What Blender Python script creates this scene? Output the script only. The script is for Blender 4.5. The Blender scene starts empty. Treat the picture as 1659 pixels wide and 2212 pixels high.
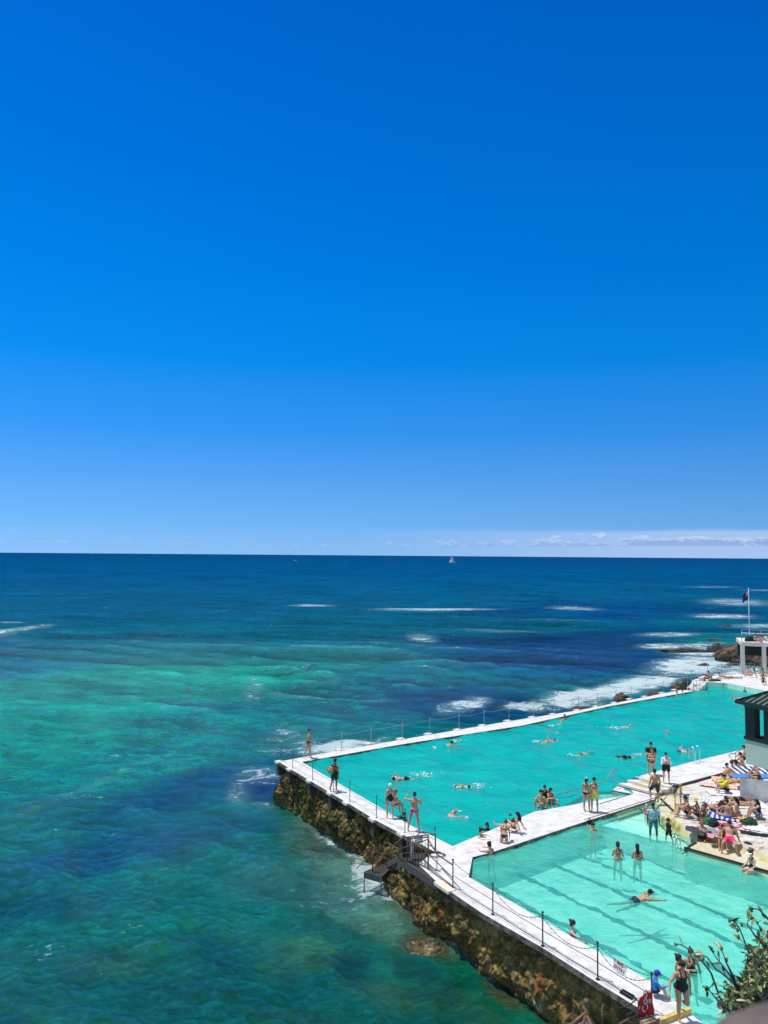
import bpy, bmesh, math, random
import numpy as np
from mathutils import Vector, Matrix, noise as mnoise
from math import radians, sin, cos, pi, atan
random.seed(7); np.random.seed(7)
S = bpy.context.scene
COL = S.collection
HC = 13.2                      # camera height above the pool deck
SEA = -2.6                     # sea level below the deck
PITCH = atan(93.5/1661.0); ROLL = radians(0.45)
SUN = Vector((-0.96*cos(radians(70)), 0.29*cos(radians(70)), sin(radians(70)))).normalized()

# ---- surveyed ground points: a picture point turned into the point of the place at height z
REG = dict(A=(576,1481.2,.3307), B=(1069.8,1426.4,.3551), C=(1261.8,1590.9,.2394), D=(1042.3,1810.4,.3717),
           E=(1399,1234.4,.15675), G=(1439.5,1481.2,.13227), I=(1426.4,1618.4,.14021), J=(1371.5,1920.1,.17328),
           K=(757.1,1744.6,.16534), L=(548.6,1920.1,.3968), M=(1179.5,2029.8,.1984), N=(1536.1,1689.7,.09919),
           O=(1536.1,1338.6,.07406), F=(0,0,1))
def ray(u, v):
    x = (u-829.5)/1661.0; y = -(v-1106)/1661.0
    c, s = cos(ROLL), sin(ROLL)
    xr, yr = x*c-y*s, x*s+y*c
    return Vector((xr, cos(PITCH)-yr*sin(PITCH), sin(PITCH)+yr*cos(PITCH)))
def at(r, x, y, z=0.0):
    a, b, k = REG[r]
    d = ray(a+x*k, b+y*k)
    t = (z-HC)/d.z
    return Vector((d.x*t, d.y*t, z))
def atY(r, x, y, Y):
    a, b, k = REG[r]
    d = ray(a+x*k, b+y*k); t = Y/d.y
    return Vector((d.x*t, Y, HC+d.z*t))

# ---- object helpers
def tag(o, label=None, cat=None, group=None, kind=None):
    if label: o['label'] = label
    if cat: o['category'] = cat
    if group: o['group'] = group
    if kind: o['kind'] = kind
    return o
def empty(name, loc, label=None, cat=None, group=None):
    o = bpy.data.objects.new(name, None); COL.objects.link(o)
    o.location = loc; o.empty_display_size = .2
    return tag(o, label, cat, group)
def link(name, me, parent=None, keep=True):
    o = bpy.data.objects.new(name, me); COL.objects.link(o)
    if parent is not None:
        o.parent = parent
        if keep:
            o.matrix_parent_inverse = Matrix.Translation(-Vector(parent.location))
    return o
def finish(name, bm, mats, parent=None, smooth=False, recalc=True):
    if recalc: bmesh.ops.recalc_face_normals(bm, faces=bm.faces)
    me = bpy.data.meshes.new(name); bm.to_mesh(me); bm.free()
    if not isinstance(mats, (list, tuple)): mats = [mats]
    for m in mats: me.materials.append(m)
    if smooth: me.polygons.foreach_set('use_smooth', [True]*len(me.polygons))
    return link(name, me, parent)
def npmesh(name, V, F, mats, parent=None, smooth=True, link_it=True):
    V = np.asarray(V, dtype=np.float32); F = np.asarray(F, dtype=np.int32)
    me = bpy.data.meshes.new(name)
    me.vertices.add(len(V)); me.vertices.foreach_set('co', V.ravel())
    n = F.shape[1]
    me.loops.add(F.size); me.loops.foreach_set('vertex_index', F.ravel())
    me.polygons.add(len(F)); me.polygons.foreach_set('loop_start', np.arange(0, F.size, n, dtype=np.int32))
    me.update(calc_edges=True); me.validate()
    if not isinstance(mats, (list, tuple)): mats = [mats]
    for m in mats: me.materials.append(m)
    if smooth: me.polygons.foreach_set('use_smooth', [True]*len(me.polygons))
    return link(name, me, parent) if link_it else me
def gridfaces(nr, nc, closed=False):
    i = np.arange(nr-1)[:, None]; j = np.arange(nc if closed else nc-1)[None, :]
    a = i*nc+j; b = i*nc+(j+1) % nc
    return np.stack([a, b, b+nc, a+nc], -1).reshape(-1, 4)
def add_prism(bm, pts, z0, z1, mi=0):
    lo = [bm.verts.new((p[0], p[1], z0)) for p in pts]; hi = [bm.verts.new((p[0], p[1], z1)) for p in pts]
    fs = [bm.faces.new(hi), bm.faces.new(lo[::-1])]
    n = len(pts)
    for i in range(n): fs.append(bm.faces.new((lo[i], lo[(i+1) % n], hi[(i+1) % n], hi[i])))
    for f in fs: f.material_index = mi; f.normal_update()
def add_box(bm, c, s, rz=0, mi=0, M=None):
    R = Matrix.Rotation(rz, 4, 'Z') if M is None else M
    vs = []
    for x in (-1, 1):
        for y in (-1, 1):
            for z in (-1, 1):
                vs.append(bm.verts.new(Vector(c)+R@Vector((x*s[0]/2, y*s[1]/2, z*s[2]/2))))
    for q in ((0,1,3,2),(4,6,7,5),(0,4,5,1),(2,3,7,6),(0,2,6,4),(1,5,7,3)):
        bm.faces.new([vs[i] for i in q]).material_index = mi
def basis(d):
    d = Vector(d).normalized()
    a = Vector((0,0,1)) if abs(d.z) < .9 else Vector((1,0,0))
    u = d.cross(a).normalized(); return u, d.cross(u).normalized()
def add_tube(bm, pts, r, n=8, mi=0, caps=True):
    pts = [Vector(p) for p in pts]
    rs = r if isinstance(r, (list, tuple)) else [r]*len(pts)
    rings = []
    u = None
    for i, p in enumerate(pts):
        if i == 0: d = pts[1]-p
        elif i == len(pts)-1: d = p-pts[i-1]
        else: d = (pts[i+1]-p).normalized()+(p-pts[i-1]).normalized()
        d = d.normalized() if d.length > 1e-9 else Vector((0,0,1))
        if u is None: u, w = basis(d)
        else:
            u = (u-d*u.dot(d)).normalized(); w = d.cross(u).normalized()
        rings.append([bm.verts.new(p+(u*cos(2*pi*k/n)+w*sin(2*pi*k/n))*rs[i]) for k in range(n)])
    for a, b in zip(rings, rings[1:]):
        for k in range(n):
            f = bm.faces.new((a[k], a[(k+1) % n], b[(k+1) % n], b[k])); f.smooth = True; f.material_index = mi
    if caps:
        bm.faces.new(rings[0][::-1]).material_index = mi; bm.faces.new(rings[-1]).material_index = mi
def add_sphere(bm, c, r, seg=10, rings=7, mi=0, M=None):
    r = (r, r, r) if not isinstance(r, (list, tuple)) else r
    T = Matrix.Translation(Vector(c))@(M if M is not None else Matrix.Identity(4))@Matrix.Diagonal((r[0], r[1], r[2], 1))
    g = bmesh.ops.create_uvsphere(bm, u_segments=seg, v_segments=rings, radius=1, matrix=T)
    for v in g['verts']:
        for f in v.link_faces: f.smooth = True; f.material_index = mi

# ---- materials
MATS = {}
def nodes(m):
    m.use_nodes = True; nt = m.node_tree
    return nt, nt.nodes, nt.links, nt.nodes['Principled BSDF']
def mat(name, col, rough=.7, var=0.0, scale=4.0, bump=0.0, bscale=None, col2=None, spec=.5, metal=0, thr=(.35,.65), detail=6, dist=.0, stretch=None):
    if name in MATS: return MATS[name]
    m = bpy.data.materials.new(name); nt, N, L, P = nodes(m)
    P.inputs['Base Color'].default_value = (*col, 1); P.inputs['Roughness'].default_value = rough
    P.inputs['Specular IOR Level'].default_value = spec; P.inputs['Metallic'].default_value = metal
    if var or col2 or bump:
        tc = N.new('ShaderNodeNewGeometry'); src = tc.outputs['Position']
        if stretch:
            mp = N.new('ShaderNodeMapping'); mp.inputs['Scale'].default_value = stretch; L.new(src, mp.inputs[0]); src = mp.outputs[0]
    if var or col2:
        n = N.new('ShaderNodeTexNoise'); n.inputs['Scale'].default_value = scale; n.inputs['Detail'].default_value = detail
        n.inputs['Roughness'].default_value = .65; n.inputs['Distortion'].default_value = dist
        L.new(src, n.inputs['Vector'])
        r = N.new('ShaderNodeValToRGB'); r.color_ramp.elements[0].position = thr[0]; r.color_ramp.elements[1].position = thr[1]
        c2 = col2 if col2 else tuple(c*(1-var) for c in col); c1 = col if col2 else tuple(min(1, c*(1+var*.5)) for c in col)
        r.color_ramp.elements[0].color = (*c2, 1); r.color_ramp.elements[1].color = (*c1, 1)
        L.new(n.outputs['Fac'], r.inputs[0]); L.new(r.outputs[0], P.inputs['Base Color'])
    if bump:
        nb = N.new('ShaderNodeTexNoise'); nb.inputs['Scale'].default_value = bscale or scale*3; nb.inputs['Detail'].default_value = 8
        L.new(src, nb.inputs['Vector'])
        b = N.new('ShaderNodeBump'); b.inputs['Strength'].default_value = 1; b.inputs['Distance'].default_value = bump
        L.new(nb.outputs['Fac'], b.inputs['Height']); L.new(b.outputs[0], P.inputs['Normal'])
    MATS[name] = m; return m

# ---- camera
cd = bpy.data.cameras.new('camera'); cam = bpy.data.objects.new('camera', cd); COL.objects.link(cam)
cam.location = (0, 0, HC)
cd.sensor_fit = 'VERTICAL'; cd.sensor_height = 24; cd.lens = 1661/2212*24
cd.clip_start = .05; cd.clip_end = 80000
right = Vector((cos(ROLL), 0, 0))
X = (ray(829.5+10, 1106)-ray(829.5, 1106)).normalized(); Y = (ray(829.5, 1096)-ray(829.5, 1106)).normalized(); Z = -ray(829.5, 1106).normalized()
M = Matrix((X, Y, Z)).transposed().to_4x4(); M.translation = (0, 0, HC); cam.matrix_world = M
cd.dof.use_dof = True; cd.dof.focus_distance = 38; cd.dof.aperture_fstop = 4.9
S.camera = cam
S.view_settings.view_transform = 'Standard'; S.view_settings.look = 'None'; S.view_settings.exposure = 0; S.view_settings.gamma = 1

# ---- sky and sun
w = bpy.data.worlds.new('World'); S.world = w; w.use_nodes = True
N, L = w.node_tree.nodes, w.node_tree.links
bg = N['Background']; sk = N.new('ShaderNodeTexSky'); sk.sky_type = 'NISHITA'; sk.sun_disc = False
sk.sun_elevation = math.asin(SUN.z); sk.sun_rotation = math.atan2(SUN.x, SUN.y)
sk.altitude = 0; sk.air_density = 1.0; sk.dust_density = 1.5; sk.ozone_density = 1.0
SKY_GAMMA, SKY_SAT, SKY_STR = 1.25, 1.35, .115
hs = N.new('ShaderNodeHueSaturation'); hs.inputs['Saturation'].default_value = SKY_SAT
L.new(sk.outputs[0], hs.inputs['Color'])
def s2l(c): return tuple((x/255/12.92 if x < 11 else ((x/255+.055)/1.055)**2.4) for x in c)
# low far-off cloud bank and a thin veil, by elevation and bearing of the direction
geo = N.new('ShaderNodeTexCoord'); sep = N.new('ShaderNodeSeparateXYZ'); L.new(geo.outputs['Generated'], sep.inputs[0])
def math_(op, a, b=None, c=None, clamp=False):
    n = N.new('ShaderNodeMath'); n.operation = op; n.use_clamp = clamp
    for i, q in enumerate((a, b, c)):
        if q is None: continue
        if isinstance(q, (int, float)): n.inputs[i].default_value = q
        else: L.new(q, n.inputs[i])
    return n.outputs[0]
def smooth(x, a, b):
    n = N.new('ShaderNodeMapRange'); n.interpolation_type = 'SMOOTHSTEP'
    L.new(x, n.inputs[0]); n.inputs[1].default_value = a; n.inputs[2].default_value = b; return n.outputs[0]
el = math_('ARCSINE', sep.outputs[2]); az = math_('ARCTAN2', sep.outputs[0], sep.outputs[1])
cv = N.new('ShaderNodeCombineXYZ'); L.new(math_('MULTIPLY', az, 1.0), cv.inputs[0]); L.new(math_('MULTIPLY', el, 3.2), cv.inputs[1])
def wnoise(scale, detail=8, off=0, dist=0):
    n = N.new('ShaderNodeTexNoise'); n.inputs['Scale'].default_value = scale; n.inputs['Detail'].default_value = detail; n.inputs['Roughness'].default_value = .6
    n.inputs['Distortion'].default_value = dist
    if off:
        a = N.new('ShaderNodeVectorMath'); a.inputs[1].default_value = (off, off*.7, 0); L.new(cv.outputs[0], a.inputs[0]); L.new(a.outputs[0], n.inputs['Vector'])
    else: L.new(cv.outputs[0], n.inputs['Vector'])
    return n.outputs['Fac']
def mixc(f, a, b):
    n = N.new('ShaderNodeMix'); n.data_type = 'RGBA'
    L.new(f, n.inputs[0])
    for i, q in ((6, a), (7, b)):
        if isinstance(q, tuple): n.inputs[i].default_value = (*q, 1)
        else: L.new(q, n.inputs[i])
    return n.outputs[2]
K = 1/SKY_STR
ramp = N.new('ShaderNodeValToRGB'); cr = ramp.color_ramp
L.new(math_('DIVIDE', el, radians(60), clamp=True), ramp.inputs[0])
stops = [(0,(132,188,241)), (2.5,(110,178,242)), (5.5,(86,163,241)), (9,(52,149,240)), (14,(10,137,234)), (20,(0,124,224)), (27,(0,112,213)), (36,(0,100,202)), (60,(0,76,168))]
while len(cr.elements) < len(stops): cr.elements.new(.5)
for e_, (d_, c_) in zip(cr.elements, stops): e_.position = d_/60; e_.color = (*s2l(c_), 1)
# brighter towards the sun's side
side = math_('ADD', 1.0, math_('MULTIPLY', az, -.22))
sc = N.new('ShaderNodeVectorMath'); sc.operation = 'SCALE'; L.new(ramp.outputs[0], sc.inputs[0]); L.new(math_('MULTIPLY', side, K), sc.inputs['Scale'])
blend = smooth(el, radians(38), radians(62))
behind = smooth(math_('ABSOLUTE', az), .85, 1.5)      # unseen sky behind the camera, made paler so shadows fill less blue
skyc = mixc(blend, mixc(behind, sc.outputs[0], (.36*K, .50*K, .74*K)), mixc(math_('ADD', .62, 0), sk.outputs[0], (.01*K, .13*K, .42*K)))
rightness = smooth(az, -.1, .42)
# veil between 0.4 and 2.1 degrees, stronger to the right
top = math_('ADD', math_('MULTIPLY', wnoise(6, 5, 3), .012), .027)
veil = math_('MULTIPLY', math_('SUBTRACT', 1, smooth(math_('SUBTRACT', el, top), -.004, .004)), math_('ADD', math_('MULTIPLY', rightness, .58), .05))
c1 = mixc(veil, skyc, (.50*K, .62*K, .92*K))
# cumulus band: flat base near 0.75 degree
base = math_('ADD', math_('MULTIPLY', rightness, .0035), .0105)
h = math_('MULTIPLY', math_('SUBTRACT', wnoise(26, 6), .37), math_('ADD', math_('MULTIPLY', rightness, .052), .022))
above = smooth(math_('SUBTRACT', el, base), -.0006, .0012)
below = math_('SUBTRACT', 1, smooth(math_('SUBTRACT', math_('SUBTRACT', el, base), h), -.0016, .0012))
cl = math_('MULTIPLY', math_('MULTIPLY', above, below), math_('ADD', math_('MULTIPLY', rightness, .40), .22))
lit = smooth(math_('ADD', math_('SUBTRACT', math_('SUBTRACT', el, base), math_('MULTIPLY', h, .55)), math_('MULTIPLY', math_('SUBTRACT', wnoise(110, 4), .5), .02)), -.003, .005)
ccol = mixc(lit, (.24*K, .38*K, .68*K), (.66*K, .77*K, .96*K))
c2 = mixc(cl, c1, ccol)
L.new(c2, bg.inputs[0]); bg.inputs[1].default_value = SKY_STR
sd = bpy.data.lights.new('sun', 'SUN'); sd.energy = 4.4; sd.angle = radians(.53); sd.color = (1, .96, .9)
so = bpy.data.objects.new('sun', sd); COL.objects.link(so); so.rotation_euler = SUN.to_track_quat('Z', 'Y').to_euler(); so.location = (-20, 10, 60)
# ---------------------------------------------------------------- the sea
def blob_field(P2, blobs, z):
    """weights of elliptical patches lying on the sea surface; each is centre, half axes and a tilt"""
    out = []
    for (u, v, ru, rv, ang) in blobs:
        c = at('F', u, v, z); ca, sa = cos(radians(ang)), sin(radians(ang))
        a = at('F', u+ru*ca, v+ru*sa, z)-c
        b1 = at('F', u-rv*sa, v+rv*ca, z)-c; 
        Mx = np.array([[a.x, b1.x], [a.y, b1.y]]); q = (P2-np.array([c.x, c.y]))@np.linalg.inv(Mx).T
        out.append(np.sqrt((q**2).sum(1)))
    return out
def make_sea():
    dv = np.concatenate([np.geomspace(.55, 6, 20)[:-1], np.arange(6, 1250, 1.9), np.geomspace(1250, 3200, 14)])
    R = (HC-SEA)*1661/dv
    th = np.radians(np.concatenate([np.arange(-88, -36, 1.0), np.arange(-36, 36, .105), np.arange(36, 89, 1.0)]))
    RR, TT = np.meshgrid(R, th, indexing='ij')
    Xg, Yg = (RR*np.sin(TT)).ravel(), (RR*np.cos(TT)).ravel()
    dr = (RR**2*1.9/((HC-SEA)*1661)).ravel(); dr = np.maximum(dr, RR.ravel()*.0018)
    rng = np.random.RandomState(3)
    Z = np.zeros_like(Xg); DX = np.zeros_like(Xg); DY = np.zeros_like(Xg)
    gust = 0.75+.35*np.sin(Xg*.05+Yg*.031+1)*np.sin(Yg*.043-Xg*.02)
    for i in range(84):
        lam = .34*(38/.34)**((i+rng.rand())/84)
        main = radians(262) if lam > 9 else radians(250)      # travelling towards the viewer's left
        d = main+rng.randn()*(.22 if lam > 7 else .42 if lam > 2 else .8)
        k = 2*pi/lam; amp = .0125*lam**.72*(1.0 if lam < 1.4 else 1.35 if lam < 9 else .48)*(.5+rng.rand())*.9
        kx, ky = cos(d)*k, sin(d)*k
        fade = np.clip((lam/dr-2.2)/3, 0, 1)*(1-(.42 if 2 < lam < 12 else .1)*np.clip((85-RR.ravel())/50, 0, 1))
        if fade.max() <= 0: continue
        ph = kx*Xg+ky*Yg+rng.rand()*2*pi
        Z += amp*gust*fade*np.cos(ph)
        DX -= .85*amp*fade*cos(d)*np.sin(ph); DY -= .85*amp*fade*sin(d)*np.sin(ph)
    V = np.stack([Xg+DX, Yg+DY, SEA+Z], 1)
    P2 = np.stack([Xg, Yg], 1)
    r = RR.ravel(); n = len(r)
    # water colour by what lies under it (linear albedo)
    def lin(c): return np.array([(x/255/12.92 if x < 11 else ((x/255+.055)/1.055)**2.4) for x in c])
    stops = [(20,(6,90,56)), (34,(6,112,74)), (60,(2,112,88)), (110,(0,90,96)), (220,(0,78,108)), (600,(0,68,108)), (4000,(0,58,98))]
    lr = np.log(np.maximum(r, 1)); xs = np.log([q[0] for q in stops]); cs = np.array([lin(q[1]) for q in stops])
    colr = np.stack([np.interp(lr, xs, cs[:, k]) for k in range(3)], 1)
    wob = 0.25*np.sin(Xg*.11+2*np.sin(Yg*.05))+.25*np.sin(Yg*.17+2*np.sin(Xg*.07))
    Z1 = [ # u, v, ru, rv, tilt, colour, strength
        (1250,1400,420,70,2,(0,46,92),.9), (1350,1320,420,40,2,(0,54,102),.7), (1000,1510,260,50,2,(0,48,84),.9), (420,1420,420,46,0,(0,106,98),.7), (640,1440,300,60,-3,(2,112,90),.6),
        (220,1480,540,70,-4,(8,140,102),.95), (640,1520,200,60,-6,(4,114,94),.7), (60,1600,420,120,-8,(12,148,104),.95), (360,1620,300,70,-18,(6,132,100),.85), (20,1760,170,70,-14,(6,112,82),.7),
        (1450,1470,200,26,-6,(0,72,84),.8), (1560,1390,130,22,2,(6,108,108),.7), (1520,1345,150,10,2,(2,96,104),.6),
        (420,1700,220,44,-18,(0,58,84),.8), (575,1700,80,34,0,(2,26,66),.95), (220,1840,340,60,-12,(0,64,82),.85), (60,1960,240,40,-4,(0,72,78),.6), (640,1640,60,16,-5,(14,92,92),.5),
        (735,1840,150,60,28,(84,128,98),1), (790,1925,150,74,24,(104,154,122),1), (820,1990,110,44,36,(84,132,98),.9), (640,1920,180,60,10,(44,116,90),.8), (700,2010,120,40,10,(30,104,74),.7),
        (230,2085,110,30,4,(44,106,52),.85), (280,2060,60,20,-10,(40,104,54),.6), (665,2070,100,44,10,(56,116,62),.85), (600,2100,60,30,20,(44,106,52),.6), (420,2150,120,26,0,(20,94,56),.5), (830,2150,130,36,14,(48,98,48),.7),
        (620,2195,130,26,5,(30,90,46),.7), (1000,2180,140,36,25,(34,82,40),.7), (760,2105,60,44,60,(0,58,46),.6), (450,2060,90,50,20,(0,66,56),.6), (900,2110,90,26,20,(4,66,44),.7),
        (925,2045,80,42,12,(66,72,38),.9), (870,1975,60,26,35,(70,88,52),.7), (1090,2155,60,20,35,(84,78,36),.8), (1180,2200,60,16,35,(60,66,34),.8), (700,1800,40,60,-50,(70,88,62),.6)]
    ds = blob_field(P2, [z[:5] for z in Z1], SEA)
    for z, q in zip(Z1, ds):
        s = np.clip((1.25+wob*.5-q)/.9, 0, 1); s = (s*s*(3-2*s)*z[6])[:, None]
        colr = colr*(1-s)+lin(z[5])*s
    F1 = [ # foam: u, v, ru, rv, tilt, strength
        (675,1308,50,2.6,0,.8), (945,1317,125,3.6,0,.95), (1060,1364,70,4,3,.5), (1240,1314,60,5,2,.75), (912,1377,34,9,8,.75), (1130,1366,60,3,3,.6), (40,1360,70,6,-8,.8), (20,1345,40,3,0,.6),
        (1005,1521,54,14,-10,1.05), (1255,1505,80,20,-8,1.2), (1340,1488,90,20,-12,1.2), (1160,1522,70,11,-3,1.0), (1420,1475,70,12,-12,1.1), (1495,1438,90,22,-3,1.15), (1530,1408,90,12,0,1.05), (1440,1395,60,6,0,1.0),
        (1440,1372,60,4,0,.8), (1560,1331,70,4,1,.85), (1590,1300,80,9,2,.7), (1610,1450,90,16,0,1.0), (1660,1352,90,4,0,.8), (1480,1395,80,5,-3,.9), (1540,1268,60,2,0,.6), (1650,1275,60,2,0,.6),
        (735,1612,80,12,-8,1.3), (650,1612,46,22,-5,.62), (700,1590,50,14,-8,.45), (800,1600,50,6,-10,.8), (560,1680,64,22,-5,.66), (512,1716,30,26,60,.72), (575,1740,40,8,14,.55), (610,1600,70,40,-5,.5),
        (1190,1560,80,6,-8,.6), (545,1490,26,34,20,.5), (630,1500,90,7,4,.5), (780,1512,60,4,3,.6), (700,1470,40,4,0,.4), (190,1700,110,9,-22,.45), (320,1640,50,8,-15,.4),
        (800,1905,46,40,20,1.0), (835,1925,30,22,30,1.05), (700,1800,90,12,33,.7), (790,1860,40,30,0,.7), (860,1945,44,12,38,.9), (1020,2068,60,9,38,1.0), (1130,2145,70,10,38,.9), (840,1935,20,10,0,.5), (700,1790,14,60,-52,.35), (760,1845,34,10,30,.75), (960,2012,62,15,42,1.3), (985,2040,30,20,35,.85), (925,1990,18,8,50,.9),
        (1060,2110,60,14,38,.55), (880,1960,30,10,40,.6), (730,1930,90,60,20,.5), (690,1860,70,40,20,.42), (520,1905,60,30,0,.22)]
    foam = np.zeros(n)
    for z, q in zip(F1, blob_field(P2, [f[:5] for f in F1], SEA)):
        foam = np.maximum(foam, z[5]*np.clip(1.5-q, 0, 1)**.8)
    crest = np.clip((Z-.26)/.2, 0, 1)*(r < 260)*(r > 48); foam = np.maximum(foam, crest*.42)
    m = sea_mat()
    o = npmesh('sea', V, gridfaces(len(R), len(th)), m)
    me = o.data
    ca = me.color_attributes.new('water_colour', 'FLOAT_COLOR', 'POINT')
    ca.data.foreach_set('color', np.concatenate([colr, np.ones((n, 1))], 1).astype(np.float32).ravel())
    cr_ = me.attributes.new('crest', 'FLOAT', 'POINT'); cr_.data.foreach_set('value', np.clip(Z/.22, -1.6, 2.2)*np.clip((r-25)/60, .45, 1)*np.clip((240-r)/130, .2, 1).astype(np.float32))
    fa = me.attributes.new('foam', 'FLOAT', 'POINT'); fa.data.foreach_set('value', foam.astype(np.float32))
    tag(o, kind='structure')
    return o
def sea_mat():
    m = bpy.data.materials.new('sea_water'); nt, N, L, P = nodes(m)
    def new(t, **k):
        n = N.new(t)
        for a, b in k.items():
            if hasattr(n, a): setattr(n, a, b)
            else: n.inputs[a].default_value = b
        return n
    g = new('ShaderNodeNewGeometry'); pos = g.outputs['Position']
    def noi(scale, detail, rough=.6, dist=0, st=(1,1,1)):
        mp = new('ShaderNodeMapping'); mp.inputs['Scale'].default_value = st; mp.inputs['Rotation'].default_value = (0, 0, radians(-22)); L.new(pos, mp.inputs[0])
        n = new('ShaderNodeTexNoise'); n.inputs['Scale'].default_value = scale; n.inputs['Detail'].default_value = detail
        n.inputs['Roughness'].default_value = rough; n.inputs['Distortion'].default_value = dist; L.new(mp.outputs[0], n.inputs['Vector']); return n.outputs['Fac']
    def mr(x, a, b, c=0, d=1, smooth=True):
        n = new('ShaderNodeMapRange'); n.interpolation_type = 'SMOOTHSTEP' if smooth else 'LINEAR'
        L.new(x, n.inputs[0]); n.inputs[1].default_value = a; n.inputs[2].default_value = b; n.inputs[3].default_value = c; n.inputs[4].default_value = d; return n.outputs[0]
    def mt(op, a, b):
        n = new('ShaderNodeMath'); n.operation = op
        for i, q in enumerate((a, b)):
            if isinstance(q, (int, float)): n.inputs[i].default_value = q
            else: L.new(q, n.inputs[i])
        return n.outputs[0]
    wc = new('ShaderNodeAttribute'); wc.attribute_name = 'water_colour'
    fa = new('ShaderNodeAttribute'); fa.attribute_name = 'foam'
    # patches of lighter and darker water; the finer streaks paint in wave light and shade
    v1 = mr(noi(.13, 12, .85, 0, (.55, 1, 1)), .34, .66, .50, 1.6, False)
    v2 = mr(noi(1.1, 8, .8, .6, (.5, 1, 1)), .33, .67, .55, 1.5, False)
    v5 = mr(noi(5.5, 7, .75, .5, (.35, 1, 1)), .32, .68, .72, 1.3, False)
    v3 = mr(noi(.02, 6, .65, 0, (1, .5, 1)), .3, .7, .8, 1.2, False)
    # light through thin crests put into the colour: crests brighter, troughs darker
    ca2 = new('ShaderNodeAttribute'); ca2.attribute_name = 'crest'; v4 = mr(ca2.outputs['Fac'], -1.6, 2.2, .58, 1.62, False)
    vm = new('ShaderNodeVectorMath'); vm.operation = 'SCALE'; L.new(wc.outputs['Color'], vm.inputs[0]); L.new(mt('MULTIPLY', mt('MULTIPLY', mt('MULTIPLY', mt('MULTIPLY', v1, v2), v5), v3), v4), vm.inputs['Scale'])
    # foam
    fn = noi(.55, 12, .80, .9, (.45, 1, 1)); fn2 = noi(2.5, 10, .78, 1.2, (.6,1,1))
    f = mt('ADD', mt('MULTIPLY', fa.outputs['Fac'], .34), mt('ADD', mt('MULTIPLY', fn, 1.25), mt('MULTIPLY', fn2, .75)))
    fm = mt('MULTIPLY', mr(f, 1.24, 1.38), mr(fa.outputs['Fac'], .02, .25))
    # scattered small whitecaps
    wcap = mt('MULTIPLY', mr(noi(.35, 9, .8, .3, (.5, 1, 1)), .625, .675), mr(noi(2.6, 6, .7, 1), .45, .56))
    fm2 = mt('MAXIMUM', fm, mt('MULTIPLY', wcap, .75))
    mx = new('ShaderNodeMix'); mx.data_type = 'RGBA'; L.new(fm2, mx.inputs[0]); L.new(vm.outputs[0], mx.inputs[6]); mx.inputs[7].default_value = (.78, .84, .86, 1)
    # aerated pale water round the foam
    hz = mt('MULTIPLY', mr(fa.outputs['Fac'], .1, 1.1), .32)
    mx2 = new('ShaderNodeMix'); mx2.data_type = 'RGBA'; L.new(hz, mx2.inputs[0]); L.new(mx.outputs[2], mx2.inputs[6]); mx2.inputs[7].default_value = (.3, .55, .5, 1)
    N.remove(P); out = N['Material Output']; df = new('ShaderNodeBsdfDiffuse'); L.new(mx2.outputs[2], df.inputs[0])
    b1 = noi(.34, 11, .76, .2, (.5, 1, 1)); b2 = noi(2.2, 8, .72, .4, (.42, 1, 1))
    bu = new('ShaderNodeBump'); bu.inputs['Strength'].default_value = 1; bu.inputs['Distance'].default_value = .75; L.new(b1, bu.inputs['Height'])
    bu2 = new('ShaderNodeBump'); bu2.inputs['Strength'].default_value = 1; bu2.inputs['Distance'].default_value = .31; L.new(b2, bu2.inputs['Height']); L.new(bu.outputs[0], bu2.inputs['Normal'])
    b3 = noi(7.5, 6, .7, .4, (.38, 1, 1)); bu3 = new('ShaderNodeBump'); bu3.inputs['Strength'].default_value = 1; bu3.inputs['Distance'].default_value = .10; L.new(b3, bu3.inputs['Height']); L.new(bu2.outputs[0], bu3.inputs['Normal']); bu2 = bu3
    L.new(bu2.outputs[0], df.inputs['Normal'])
    gl = new('ShaderNodeBsdfGlossy'); gl.inputs['Roughness'].default_value = .045; L.new(bu2.outputs[0], gl.inputs['Normal'])
    syr = new('ShaderNodeSeparateXYZ'); L.new(pos, syr.inputs[0]); L.new(mr(syr.outputs['Y'], 55, 140, .05, .14), gl.inputs['Roughness']); gl.inputs['Color'].default_value = (.40, .82, 1, 1)
    fr = new('ShaderNodeFresnel'); fr.inputs['IOR'].default_value = 1.333; L.new(bu2.outputs[0], fr.inputs['Normal'])
    # steep wavelets keep the far sea from mirroring the horizon: reflectance is limited, and nil on foam
    sy = new('ShaderNodeSeparateXYZ'); L.new(pos, sy.inputs[0]); k1 = mt('MINIMUM', fr.outputs[0], mr(sy.outputs['Y'], 40, 170, .36, .035)); k2 = mt('MULTIPLY', k1, mr(fm2, 0, 1, 1, 0, False))
    ms = new('ShaderNodeMixShader'); L.new(k2, ms.inputs[0]); L.new(df.outputs[0], ms.inputs[1]); L.new(gl.outputs[0], ms.inputs[2]); L.new(ms.outputs[0], out.inputs[0])
    return m
make_sea()
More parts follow.
